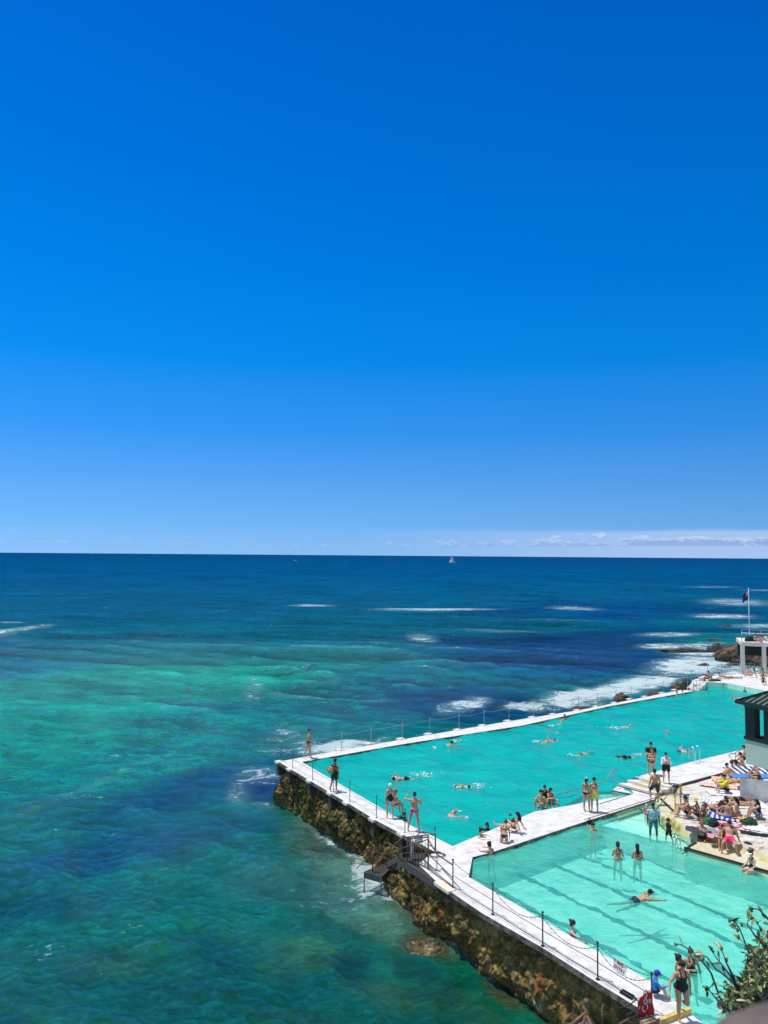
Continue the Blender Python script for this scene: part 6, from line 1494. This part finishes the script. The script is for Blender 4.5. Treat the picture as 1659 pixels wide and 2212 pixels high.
towel('white towel beneath the pair lying below the grey block', tw('C',1400,612,ZR), ZR, 1.5, 2.6, radians(88), cloth('dcdcda'), .02, 4)
towel('orange patterned towel behind the yellow towel', tw('C',1175,440,ZR), ZR, .8, 1.5, radians(60), cloth('d88a70','white'), .05, 5)
towel('crumpled orange and white cloth in front of the grey block', tw('C',1345,455,ZR), ZR, .9, 1.8, radians(85), cloth('d08a50','white'), .07, 6)
towel('white towel under the man with the yellow towel', tw('C',1290,515,ZR), ZR, 1.0, 2.0, radians(80), cloth('d8dce4'), .04, 7)
towel('pink red towel behind the man in pink shorts', tw('C',1345,820,ZR), ZR+.03, .9, 1.5, radians(80), cloth('a84656'), .05, 8)
towel('rumpled white sheet to the right of the man in pink shorts', tw('C',1480,825,ZR), ZR+.02, 1.0, 1.6, radians(75), cloth('dedede'), .05, 9)
towel('small pink cloth on the rock by the feet of the seated woman', tw('C',1170,908,ZR), ZR+.02, .5, .6, radians(70), cloth('d090ac'), .09, 10)
towel('grey cloth heap beside the kneeling fair haired woman', tw('C',1150,868,ZR), ZR+.02, .7, .9, radians(50), cloth('8a8e96'), .16, 11)
towel('orange cloth crumpled beside the green bag', tw('C',1385,748,ZR), ZR+.03, .4, .6, radians(60), cloth('e09040'), .10, 12)
towel('blue striped towel spread across the raised block', tw('I',1480,330,zt_), zt_+.008, 1.6, 2.6, radians(85), nw, .03, 13)
towel('plain light blue towel along the front edge of the raised block', tw('I',1460,425,zt_), zt_+.03, .75, 2.6, radians(88), cloth('4a84b8'), .02, 14)
towel('black mat lying on the rock right of the man in pink shorts', tw('C',1545,885,ZR), ZR+.02, .35, 1.2, radians(65), blk, .05, 15, 'mat', 'beach_mat')
towel('dark striped mat under the kneeling fair haired woman', tw('C',1050,850,ZR), ZR+.02, .7, 1.3, radians(70), cloth('3a3c42'), .05, 16, 'mat', 'beach_mat')
towel('peach towel under the group beside the walkway kerb', tw('C',1340,400,ZR), ZR, 1.4, 2.2, radians(80), cloth('d8b088'), .05, 17)
def bag(label, c, z, s, mtl, seed=0, name='beach_bag', strap=True):
    if z == ZR: z = ground(c)
    root = empty(name, Vector((c.x, c.y, z)), label, 'bag')
    bm = bmesh.new(); bmesh.ops.create_icosphere(bm, subdivisions=4, radius=1)
    for v in bm.verts:
        p = v.co.copy(); d = 1+.25*mnoise.fractal(p*1.6+Vector((seed,0,0)), 1, 2, 4); v.co = Vector((p.x*s[0]*d, p.y*s[1]*d, max(-.3, p.z)*s[2]*d+.3*s[2]))+Vector((c.x, c.y, z))
    o = finish('sack', bm, mtl, root, smooth=True)
    if strap:
        bm = bmesh.new(); b0 = Vector((c.x, c.y, z+s[2])); add_tube(bm, [b0+Vector((-s[0]*.6,0,0)), b0+Vector((-s[0]*.4,.02,.12)), b0+Vector((s[0]*.4,.02,.12)), b0+Vector((s[0]*.6,0,0))], .012, 6); finish('strap', bm, blk, root)
bag('bright green bag standing behind the kneeling fair haired woman', tw('C',1128,785,ZR), ZR, (.26,.22,.26), cloth('1c6a3a'), 1)
bag('black backpack leaning against the bright green bag', tw('C',1172,805,ZR), ZR, (.24,.22,.24), blk, 2, 'backpack')
bag('dark green rumpled bag in front of the woman with the patterned skirt', tw('C',1488,800,ZR), ZR, (.42,.28,.24), cloth('1c4028'), 3)
bag('black bag between the seated woman and the man in pink shorts', tw('C',1330,868,ZR), ZR, (.22,.20,.22), blk, 4)
bag('small yellow pouch on the towel beside the patterned skirt', tw('C',1452,752,ZR), ZR, (.16,.14,.10), cloth('d8cc5c'), 5, strap=False)
bag('black and white bag beside the yellow towel', tw('C',1215,425,ZR), ZR, (.22,.18,.20), cloth('16181c','white'), 6)
bag('dark bag pile left on the upper deck behind the white frame', at('E',1405,962,ZT), ZT, (.45,.3,.45), cloth('14161e'), 7)
bag('white plastic bag on the far platform beside the pair lying down', at('E',1248,1470,ZP), ZP, (.4,.3,.25), cloth('cfd4da'), 8, strap=False)
bag('black bag lying beside the leftmost sunbathers of the far platform', at('E',935,1508,ZP), ZP, (.6,.25,.16), blk, 9)
def shoe(label, c, z, rot, mtl):
    root = empty('shoe', Vector((c.x, c.y, z)), label, 'shoe')
    bb = Body.__new__(Body); bb.parts = []; f = V3(sin(rot), cos(rot), 0); p = V3(c.x, c.y, z)
    bb.tube([p+V3(0,0,.045), p+f*.10+V3(0,0,.05), p+f*.22+V3(0,0,.035)], [.048,.046,.034]); me = bb.rawmesh(); me.name = 'upper'; me.materials.append(mtl); me.polygons.foreach_set('use_smooth', [True]*len(me.polygons)); link('upper', me, root)
    bm = bmesh.new(); add_box(bm, Vector(p+f*.10)+up*.012, (.085,.29,.022), -rot); finish('sole', bm, cloth('c8c8c8'), root)
shoe('black trainer beside the rock edge, left one of the pair', tw('C',1452,968,ZR), ZR+.01, 2.6, blk)
shoe('black trainer beside the rock edge, right one of the pair', tw('C',1475,968,ZR), ZR+.01, 2.7, blk)
# backpack carried by the man on the walkway
q = at('A',443,690)+Vector((-.16,-.13,1.18)); bpk = empty('backpack', q-up*.2, 'tan backpack with a straw hat, carried by the man on the left walkway', 'backpack')
bm = bmesh.new(); bmesh.ops.create_icosphere(bm, subdivisions=3, radius=1, matrix=Matrix.Translation(q)@Matrix.Rotation(radians(-35),4,'Z')@Matrix.Diagonal((.16,.11,.23,1))); finish('sack', bm, cloth('8a6f48'), bpk, True)
bm = bmesh.new(); add_tube(bm, [q+Vector((-.10,-.12,.05)), q+Vector((-.13,-.16,.05))], [.20,.19], 14); add_sphere(bm, q+Vector((-.12,-.15,.05)), .09, 10, 7); finish('straw_hat', bm, cloth('b8a070'), bpk)
# ball on the steps
bm = bmesh.new(); add_sphere(bm, at('C',487,398,.2)+up*.10, .11, 14, 10); tag(finish('ball', bm, cloth('1a5aa8')), 'small blue ball lying at the pool side of the steps', 'ball')
bm = bmesh.new(); a_ = at('M',820,570,.02); b_ = at('M',945,640,.02); edge_strip(bm, [a_+up*.02, b_+up*.02], .16, h_=.05); tag(finish('rolled_mat', bm, nvy), 'narrow navy strip lying along the walkway edge before the banner', 'mat')

# ---------------------------------------------------------------- white frame building, flagpole and rocks at the far right
zf_ = ZT
c1b = at('E',1320,1398,ZP)
def atz(x, y, Y): return atY('E', x, y, Y)
Yd = c1b.y
fr0, fr1 = atz(1283,972,Yd), atz(1659,1010,Yd-.9)
dd_ = (fr1-fr0); dd_.z = 0; dd_ = dd_.normalized(); nd_ = Vector((-dd_.y, dd_.x, 0)); nd_ = nd_ if nd_.y > 0 else -nd_
zt2 = fr0.z; ZT_ = zt2
M_frame = mat('cream_frame_render', (.66,.62,.54), .8, var=.12, scale=1)
ud = empty('upper_deck', Vector((fr0.x, fr0.y, ZP)), 'white concrete frame with square columns carrying the upper sun deck at the far right', 'building')
def Q3(s, d, z): return Vector((fr0.x, fr0.y, 0))+dd_*s+nd_*d+up*z
bm = bmesh.new(); add_prism(bm, [Q3(0,0,0), Q3(18,0,0), Q3(18,5,0), Q3(0,5,0)], zt2-.42, zt2); finish('slab', bm, M_frame, ud)
for s in (0.0, 2.15, 4.9, 8):
    bm = bmesh.new(); add_prism(bm, [Q3(s+.02,.02,0), Q3(s+.40,.02,0), Q3(s+.40,.75,0), Q3(s+.02,.75,0)], -.5, zt2-.425); finish('column', bm, M_frame, ud)
bm = bmesh.new(); add_prism(bm, [Q3(.1,4.4,0), Q3(18,4.4,0), Q3(18,4.8,0), Q3(.1,4.8,0)], 1.9, zt2-.43); finish('back_wall', bm, mat('back_wall_stone', (.05,.04,.03), .9, var=.4, scale=.8), ud)
bm = bmesh.new(); add_prism(bm, [Q3(2.3,-.03,0), Q3(9,-.03,0), Q3(9,-.003,0), Q3(2.3,-.003,0)], zt2-.36, zt2-.02); finish('sign_board', bm, cloth('d8dcde'), ud)
text_obj('sign_lettering', 'SP', .34, cloth('28303a'), ud, frame(Q3(3.95,-.035,zt2-.22), dd_, -nd_), .004)
posts = [Q3(.12,.1,zt2), Q3(.6,4.6,zt2), Q3(2.6,4.6,zt2), Q3(4.6,4.6,zt2), Q3(7,4.6,zt2)]
rl = empty('deck_railing', posts[0], 'thin steel balustrade round the upper sun deck at the far right', 'railing')
for p in posts: bm = bmesh.new(); add_tube(bm, [p, p+up*1.0], .03, 8); finish('post', bm, M_galv, rl)
for h in (1.0,): bm = bmesh.new(); add_tube(bm, [p+up*h for p in posts], .03, 8); finish('rail', bm, M_galv, rl)
bm = bmesh.new(); add_tube(bm, [posts[0]+up*1.0, Q3(9,.1,zt2+1.0)], .035, 8); add_tube(bm, [Q3(9,.1,zt2), Q3(9,.1,zt2+1.0)], .03, 8); finish('front_rail', bm, cloth('d8dcdc'), rl)
# the people and bags of the deck stand on its real height
fpb = Q3(.95, .55, zt2); ftop = atY('E',1347,240,fpb.y)
fp = empty('flagpole', fpb, 'tall thin white flagpole with a dark blue flag on the upper sun deck', 'flagpole')
bm = bmesh.new(); add_tube(bm, [fpb, Vector((fpb.x-.0, fpb.y, ftop.z))], [.06,.035], 8); add_sphere(bm, Vector((fpb.x, fpb.y, ftop.z+.04)), .07, 8, 6); finish('pole', bm, cloth('c8d0d4'), fp)
V_ = []; n, m_ = 14, 12
for j in range(m_+1):
    for i in range(n+1):
        s_, t_ = i/n, j/m_
        V_.append((fpb.x-.04-s_*.62+.05*sin(t_*5), fpb.y+.10*sin(s_*13+t_*3)*s_, ftop.z-.25-t_*.95-s_*.35-.06*sin(s_*9)))
fl = npmesh('flag', V_, gridfaces(m_+1, n+1), [cloth('141a54'), cloth('c8c8d0'), cloth('a01c2c')], fp)
for p in fl.data.polygons:
    j, i = divmod(p.index, n)
    if i < 6 and j < 5: p.material_index = 2 if (i in (2,3) or j == 2) and not (i in (0,) ) else 1
    if i == j and i < 6: p.material_index = 1
fl.modifiers.new('s','SOLIDIFY').thickness = .01
# folding chair on the platform
fc = empty('folding_chair', at('E',1600,1400,ZP), 'pale wooden folding deck chair on the far platform by the right border', 'deck chair')
q = at('E',1615,1405,ZP); M_pale = mat('pale_timber', (.6,.5,.34), .7)
for x_ in (-.28,.28):
    bm = bmesh.new(); add_tube(bm, [q+Vector((x_,0,0)), q+Vector((x_,.5,1.05))], .03, 6); add_tube(bm, [q+Vector((x_,.55,0)), q+Vector((x_,-.2,.55))], .03, 6); finish('side_frame', bm, M_pale, fc)
bm = bmesh.new(); s_ = [q+Vector((-.26,-.18,.5)), q+Vector((.26,-.18,.5)), q+Vector((.26,.2,.35)), q+Vector((-.26,.2,.35)), q+Vector((-.26,.5,1.02)), q+Vector((.26,.5,1.02))]
v = [bm.verts.new(p) for p in s_]; bm.faces.new((v[0],v[1],v[2],v[3])); bm.faces.new((v[3],v[2],v[5],v[4])); bmesh.ops.solidify(bm, geom=bm.faces[:], thickness=.02); finish('canvas', bm, cloth('d8c8a0'), fc)

def rock(label, c, s, seed, mtl, rot=0, sub=5, amp=.35, name='rock', strata=True):
    bm = bmesh.new(); bmesh.ops.create_icosphere(bm, subdivisions=sub, radius=1); R_ = Matrix.Rotation(rot, 3, 'Z')
    for v in bm.verts:
        p = v.co.copy(); d = 1+amp*mnoise.hetero_terrain(p*.9+Vector((seed,seed*.3,0)), .9, 2, 6, .3)*.7-amp*.3+.05*mnoise.noise(p*6+Vector((seed,0,0)))+.07*mnoise.cell(p*3.1+Vector((seed,0,0)))*(sub > 4)-.07*abs(mnoise.noise(p*2.6+Vector((0,seed,0))))
        q = Vector((p.x*s[0], p.y*s[1], p.z*s[2]))*d
        if strata: q.z = q.z+.10*s[2]*sin(q.z/s[2]*11+p.x*2+mnoise.noise(p*1.5)*3)*.5
        v.co = R_@q
    o = finish(name, bm, mtl, smooth=False); o.location = c
    return tag(o, label, 'rock')
M_wetrock = mat('wet_weedy_rock', (.13,.10,.035), .3, scale=3, col2=(.035,.035,.012), thr=(.4,.6), bump=.08, bscale=6)
def rk(x, y, z=SEA): return at('E', x, y, z)
rock('large brown headland rock left of the white frame building', rk(1215,1250)+Vector((1.0,1.2,-.5)), (3.2,2.2,3.2), 3, M_rock, .1, 6, .34)
rock('brown rock mass under the upper deck behind the columns', rk(1440,1275)+Vector((.6,1.0,-.5)), (3.0,1.6,2.6), 11, M_rock, 0, 6, .35)
rock('brown rock mass at the right border behind the second column', rk(1680,1290)+Vector((1.2,0,-.4)), (3.2,1.8,3.2), 17, M_rock, 0, 6, .35)
rock('dark boulder in the surf left of the headland rock', rk(985,1118), (1.9,1.1,1.35), 5, M_reef, 0, 5, .4)
rock('long low reef awash left of the dark boulder', rk(440,1118)+Vector((0,0,-.15)), (3.9,1.3,.85), 7, M_reef, .02, 6, .45)
rock('low dark reef farther out behind the white surf', rk(940,948)+Vector((0,0,-.2)), (1.7,1.0,.6), 9, M_reef, 0, 5, .45)
rock('reef just breaking the surface far out near the flagpole', rk(1100,752)+Vector((0,0,-.25)), (1.3,.9,.6), 13, M_reef, 0, 5, .4)
rock('small reef at the foot of the headland rock', rk(1150,1290)+Vector((0,0,-.1)), (1.1,.7,.45), 15, M_reef, 0, 4, .4)
rock('flat wet reef patch in the foam before the headland rock', rk(760,1290)+Vector((0,0,-.15)), (.8,.6,.4), 19, M_reef, 0, 4, .5)
rock('brown boulder behind the far pool edge, middle one', at('B',782,252,-1.2)+Vector((0,.9,.0)), (.8,.5,.65), 21, M_rock, .2, 5, .3)
rock('rough dark rock beside the platform steps', at('E',520,1600,-.5)+Vector((.2,1.2,-.3)), (1.5,.6,.9), 23, M_rock, .5, 5, .35)
rock('low dark rock against the far wall, left of the brown boulder', at('B',545,300,-2.2)+Vector((0,.9,-.2)), (1.4,.5,.4), 25, M_reef, .3, 4, .4)
rock('low weedy rock against the far wall near its middle', at('E',130,1700,-1.6)+Vector((0,1.0,-.3)), (1.4,.6,.5), 27, M_reef, .6, 4, .4)
rock('submerged brown rock with washing foam beside the sea wall', at('F',932,2040,SEA)+Vector((0,0,-.52)), (1.9,1.2,.62), 29, M_wetrock, .3, 5, .4)
rock('rusty ochre rock outcrop bulging out of the wall below the sea stairs', at('K',640,1080,SEA)+Vector((1.1,.9,.25)), (2.5,1.6,1.9), 33, M_wallrock, -.9, 6, .35)
rock('weedy brown rock bulge at the foot of the near sea wall', at('L',1040,290,SEA)+Vector((1.0,.7,.0)), (2.2,.9,1.1), 35, M_wallrock, -.95, 6, .4)
rock('rounded stone wedged under the slab of the near sea wall', at('L',1150,140,-1.0)+Vector((.12,0,0)), (.30,.24,.26), 31, M_edge, 0, 4, .15, strata=False)

# ---------------------------------------------------------------- boats
sb = at('F',977,1215.5,SEA); Ls = 9.0
def scl(px_, p): return px_*p.y/1661
bt = empty('sailboat', sb, 'white sailing yacht with two sails near the horizon', 'sailboat')
k = scl(12.4, sb)/11
def hull(bm, c, L_, B_, H_, yaw=0):
    n = 12; rows = []
    for i in range(n+1):
        t = i/n; wd_ = B_/2*(sin(pi*min(1, t*.5+.30)))**1.2*(1 if t < .98 else .15); x_ = (t-.5)*L_; sheer = H_*(1+.25*t*t)
        rows.append([Vector((x_, y_, z_)) for y_, z_ in ((-wd_, sheer), (-wd_*.85, sheer*.35), (0, -H_*.3), (wd_*.85, sheer*.35), (wd_, sheer))])
    R_ = Matrix.Rotation(yaw, 3, 'Z'); vv = [[bm.verts.new(R_@p+c) for p in r] for r in rows]
    for a_, b_ in zip(vv, vv[1:]):
        for i in range(4): bm.faces.new((a_[i], a_[i+1], b_[i+1], b_[i]))
        bm.faces.new((a_[4], a_[0], b_[0], b_[4]))
    bm.faces.new(vv[0][::-1]); bm.faces.new(vv[-1])
wh = mat('white_gelcoat', (.8,.8,.8), .3)
bm = bmesh.new(); hull(bm, sb, 11*k, 3*k, 1.0*k, .0); finish('hull', bm, wh, bt)
bm = bmesh.new(); add_box(bm, sb+Vector((1.2*k,0,1.4*k)), (3.6*k,1.8*k,.8*k)); finish('cabin', bm, wh, bt)
bm = bmesh.new(); add_tube(bm, [sb+Vector((0,0,.8*k)), sb+Vector((.1*k,0,16.5*k))], .12*k, 6); finish('mast', bm, M_galv, bt)
def sail(name, a, b, c, bulge):
    bm = bmesh.new(); n = 8; rows = []
    for j in range(n+1):
        t = j/n; p, q_ = a.lerp(c, t), b.lerp(c, t); rows.append([bm.verts.new(p.lerp(q_, i/6)+Vector((0, -bulge*sin(pi*i/6)*(1-t*.6), 0))) for i in range(7)])
    for r0, r1 in zip(rows, rows[1:]):
        for i in range(6): bm.faces.new((r0[i], r0[i+1], r1[i+1], r1[i])).smooth = True
    bmesh.ops.solidify(bm, geom=bm.faces[:], thickness=.05*k); finish(name, bm, wh, bt)
sail('mainsail', sb+Vector((-5*k,0,1.6*k)), sb+Vector((-.3*k,0,1.6*k)), sb+Vector((0,0,15.8*k)), .8*k); sail('jib', sb+Vector((.4*k,0,1.6*k)), sb+Vector((3.4*k,0,1.6*k)), sb+Vector((.3*k,0,14.5*k)), .6*k)
for (u, v_, ln, lab) in ((638,1211.5,8,'tiny white motor boat near the horizon, right of the left third'),(199,1196.2,5,'tiny white boat speck almost on the horizon at the far left')):
    c = at('F',u,v_,SEA); k_ = scl(ln, c)/8; mb = empty('motor_boat', c, lab, 'motor boat')
    bm = bmesh.new(); hull(bm, c, 8*k_, 2.6*k_, 1.0*k_, pi); finish('hull', bm, wh, mb)
    bm = bmesh.new(); add_box(bm, c+Vector((.6*k_,0,1.5*k_)), (2.6*k_,1.8*k_,1.1*k_)); bmesh.ops.bevel(bm, geom=bm.edges[:], offset=.2*k_, segments=1); finish('cabin', bm, wh, mb)

# ---------------------------------------------------------------- swimmers' splashes are small foam clumps on the water
def splash(r, x, y, n, sx, sy, seed, label):
    rs = random.Random(seed); c = at(r, x, y, WM); bm = bmesh.new()
    for i in range(n):
        a, b = rs.gauss(0, sx*.45)*rs.random()**.5, rs.gauss(0, sy*.8); q = c+Vector((a, b, rs.random()*.05)); s_ = .012+.045*rs.random()**2
        g = bmesh.ops.create_icosphere(bm, subdivisions=1, radius=1, matrix=Matrix.Translation(q)@Matrix.Rotation(rs.random()*3,4,'Z')@Matrix.Diagonal((s_*1.8, s_, s_*.5, 1)))
    tag(finish('splash', bm, M_splash, smooth=True), label, 'splash', kind='stuff')
M_splash = mat('white_water', (.75,.82,.82), .4)
for i, (r, x, y, n, sx, sy, lab) in enumerate((('A',1030,582,110,1.5,.35,'white wake of kicked water behind the crawl swimmer in black shorts'),('A',835,597,14,.25,.2,'drops round the hand of the crawl swimmer in black shorts'),('A',1380,655,60,1.1,.35,'thin foam behind the pale swimmer in mid pool'),('A',1255,660,16,.3,.2,'foam at the head of the pale swimmer in mid pool'),
        ('A',1100,405,30,.4,.2,'foam at the feet of the swimmer near the far walkway'),('A',1240,362,30,.8,.3,'foam ahead of the swimmer near the far walkway'),('A',1235,822,24,.7,.15,'foam line beside the bald swimmer'),('A',1305,863,14,.15,.1,'foam round the hand of the bald swimmer'),
        ('B',250,495,40,.5,.25,'splash at the feet of the crawl swimmer with the dark head'),('B',345,398,24,.6,.2,'faint foam behind the swimmer below the far edge'),('B',735,412,50,1.2,.4,'foam along the pale swimmer with the raised arm'),('B',820,395,14,.3,.2,'drops at the arm of the pale far swimmer'),
        ('B',465,578,24,.3,.2,'splash at the feet of the red haired swimmer'),('B',880,575,50,.9,.3,'wake of the swimmer in the black wetsuit top'),('B',1050,440,26,.6,.4,'drops round the swimmer in the dark top'),('B',1135,542,18,.4,.3,'drops over the head of the swimmer in blue trunks'))):
    splash(r, x, y, n, sx, sy, 50+i, lab)
# ---------------------------------------------------------------- shrub and the rough ledge by the camera
def leaf_mat():
    m = bpy.data.materials.new('glossy_leaf'); nt, N, L, P = nodes(m)
    oi = N.new('ShaderNodeNewGeometry'); r = N.new('ShaderNodeValToRGB'); L.new(oi.outputs['Random Per Island'], r.inputs[0])
    r.color_ramp.elements[0].color = (.035,.055,.014,1); r.color_ramp.elements[1].color = (.30,.34,.11,1); e = r.color_ramp.elements.new(.55); e.color = (.12,.155,.045,1)
    L.new(r.outputs[0], P.inputs['Base Color']); P.inputs['Roughness'].default_value = .38; P.inputs['Specular IOR Level'].default_value = .5; return m
M_leaf = leaf_mat(); M_stem = mat('brown_stem', (.05,.04,.022), .7, var=.3, scale=20); M_petal = mat('pink_petal', (.62,.20,.30), .6)
def add_leaf(bm, base, d, n, ln, wd):
    d = d.normalized(); s = d.cross(n).normalized(); n = s.cross(d); prev = None; K_ = 6
    curl = random.uniform(-.15,.35)
    for i in range(K_+1):
        t = i/K_; w_ = wd*.5*sin(pi*min(1, t*.93+.04))**.8*(1-.25*t); c = base+d*ln*t-n*ln*curl*t*t
        row = [bm.verts.new(c-s*w_+n*w_*.35), bm.verts.new(c), bm.verts.new(c+s*w_+n*w_*.35)]
        if prev:
            for a in (0,1): bm.faces.new((prev[a], prev[a+1], row[a+1], row[a])).smooth = True
        prev = row
DP = 4.0
def J(x, y, D=DP): return atY('J', x, y, D)
branches = [ # main path (J pixels), depth, leaf density
 ([(1380,1480),(1190,1520),(1060,1360),(950,1050),(860,930),(740,810),(640,735),(560,690),(515,686)], 4.0, .15),
 ([(1390,1340),(1280,1210),(1130,1000),(1030,880),(970,790)], 4.0, .2),
 ([(1560,1060),(1500,960),(1420,790),(1350,610),(1310,500),(1240,400)], 4.1, .5),
 ([(1190,1530),(1060,1420),(980,1330),(900,1230)], 3.9, .5),
 ([(1600,700),(1540,640),(1480,560),(1400,440),(1415,375)], 4.2, .3),
 ([(1700,420),(1620,330),(1550,260),(1460,240)], 4.1, .8),
 ([(1680,620),(1600,520),(1530,440)], 4.2, .8),
 ([(1330,1330),(1230,1180),(1120,1080),(1000,990),(900,850),(830,820)], 4.05, .25),
 ([(1250,1150),(1180,1000),(1130,900),(1085,760)], 4.0, .3)]
root = empty('camellia_bush', J(1700,1900,4.2), 'leafy dark green bush with pink blossoms and long bare shoots in the bottom right corner', 'shrub')
leaves = bmesh.new(); stems = bmesh.new(); rs = random.Random(11); random.seed(11)
viewdir = (J(1300,1000)-Vector((0,0,HC))).normalized()
def rnd(): return Vector((rs.gauss(0,1), rs.gauss(0,1), rs.gauss(0,1))).normalized()
for pts, D, dens in branches:
    P_ = [J(x, y, D+.06*rs.gauss(0,1)) for x, y in pts]; n = len(P_)
    add_tube(stems, P_, [.0065-.0043*i/(n-1) for i in range(n)], 6)
    for a, b in zip(P_, P_[1:]):
        m_ = max(1, int((b-a).length*38*dens))
        for i in range(m_):
            if rs.random() > .9: continue
            q = a.lerp(b, rs.random()); d = ((b-a).normalized()*.7+rnd()*.8); tw_ = q+d.normalized()*.02
            add_tube(stems, [q, tw_], .0022, 4, caps=False); add_leaf(leaves, tw_, d, (rnd()+Vector((0,-.3,1))), rs.uniform(.028,.052), rs.uniform(.013,.022))
    tip = P_[-1]; d = (P_[-1]-P_[-2])
    for i in range(1 if dens < .2 else 3): add_leaf(leaves, tip, d.normalized()+rnd()*(.12 if dens < .2 else .6), Vector((0,-.45,1))+rnd()*.3, .070 if dens < .2 else rs.uniform(.035,.055), .026)
# the dense body of the bush
twig = 0
for i in range(390):
    # cloud along the lower right
    t = rs.random(); x = 1900-(1900-1250)*t**1.1+rs.gauss(0,60); y = 1150+ (rs.random()**1.0)*520
    lim = 1480-(x-1150)*1.15
    y = max(y, lim*.97+rs.random()*120) if x < 1480 else max(560+ (1659-x)*1.6+rs.random()*60, y-rs.random()*620)
    D = 4.15+rs.gauss(0,.18); c = J(x, y, D)
    gdir = (rnd()+Vector((-.3,-.2,.7))).normalized(); e = c+gdir*.07
    add_tube(stems, [c-gdir*.05, e], .0025, 4, caps=False)
    for k_ in range(rs.randint(3,6)):
        q = (c-gdir*.03).lerp(e, rs.random()); add_leaf(leaves, q, gdir*.5+rnd(), rnd()*.8+Vector((0,-.2,1)), rs.uniform(.028,.052), rs.uniform(.013,.024))
for i in range(26):
    a = J(1500+rs.random()*300, 1500+rs.random()*150, 4.3); b = J(1300+rs.random()*450, 700+rs.random()*600, 4.2); add_tube(stems, [a, a.lerp(b,.5)+rnd()*.05, b], [.008,.006,.003], 5, caps=False)
st_o = finish('stems', stems, M_stem, root); st_o['kind'] = 'stuff'; o = finish('leaves', leaves, M_leaf, root, recalc=False); o['kind'] = 'stuff'
buds = bmesh.new()
for i in range(60):
    x = rs.uniform(1180,1659); y = rs.uniform(max(430, 1500-(x-1100)*1.5), 1330); add_sphere(buds, J(x, y, 4.0+rs.gauss(0,.1)), (.009,.009,.012), 7, 5)
for x, y in ((1330,445),(1080,745),(850,875),(1280,515),(1180,395),(1290,600),(1140,890)): add_sphere(buds, J(x, y), (.008,.008,.012), 7, 5)
ob = finish('buds', buds, mat('olive_bud', (.12,.13,.04), .5), root); ob['kind'] = 'stuff'
for i, (x, y) in enumerate(((1445,1290),(1550,1290),(1030,1430),(1405,1262))):
    bm = bmesh.new(); c = J(x, y, 3.95)
    for k_ in range(9):
        d = (rnd()+Vector((0,-.8,.5))).normalized(); add_leaf(bm, c, d, rnd(), .026, .020)
    finish('blossom', bm, M_petal, root, recalc=False)
# rough brown ledge right beside the lens, out of focus
bm = bmesh.new(); Dn = .42
e0, e1 = atY('J',930,1800,Dn), atY('J',1800,1230,Dn)
n = 60; V_ = []
m_ = 30
for j in range(m_+1):
    for i in range(n+1):
        t, s_ = i/n, j/m_
        p = e0.lerp(e1, t); p = p+Vector((.10*s_, -.02*s_, 0))*(1)+Vector((0.02*s_,.22*s_*0,-.25*s_))
        hh = mnoise.fractal(p*22, .9, 2, 5)*.006+sin(t*5)*.004
        V_.append((p.x, p.y+.02*s_, p.z+hh))
o = npmesh('ledge_rail', V_, gridfaces(m_+1, n+1), mat('weathered_brown_rail', (.15,.115,.095), .9, var=.4, scale=30)); o.modifiers.new('s','SOLIDIFY').thickness = .04
tag(o, 'blurred weathered brown rail right beside the camera in the bottom right corner', 'rail')
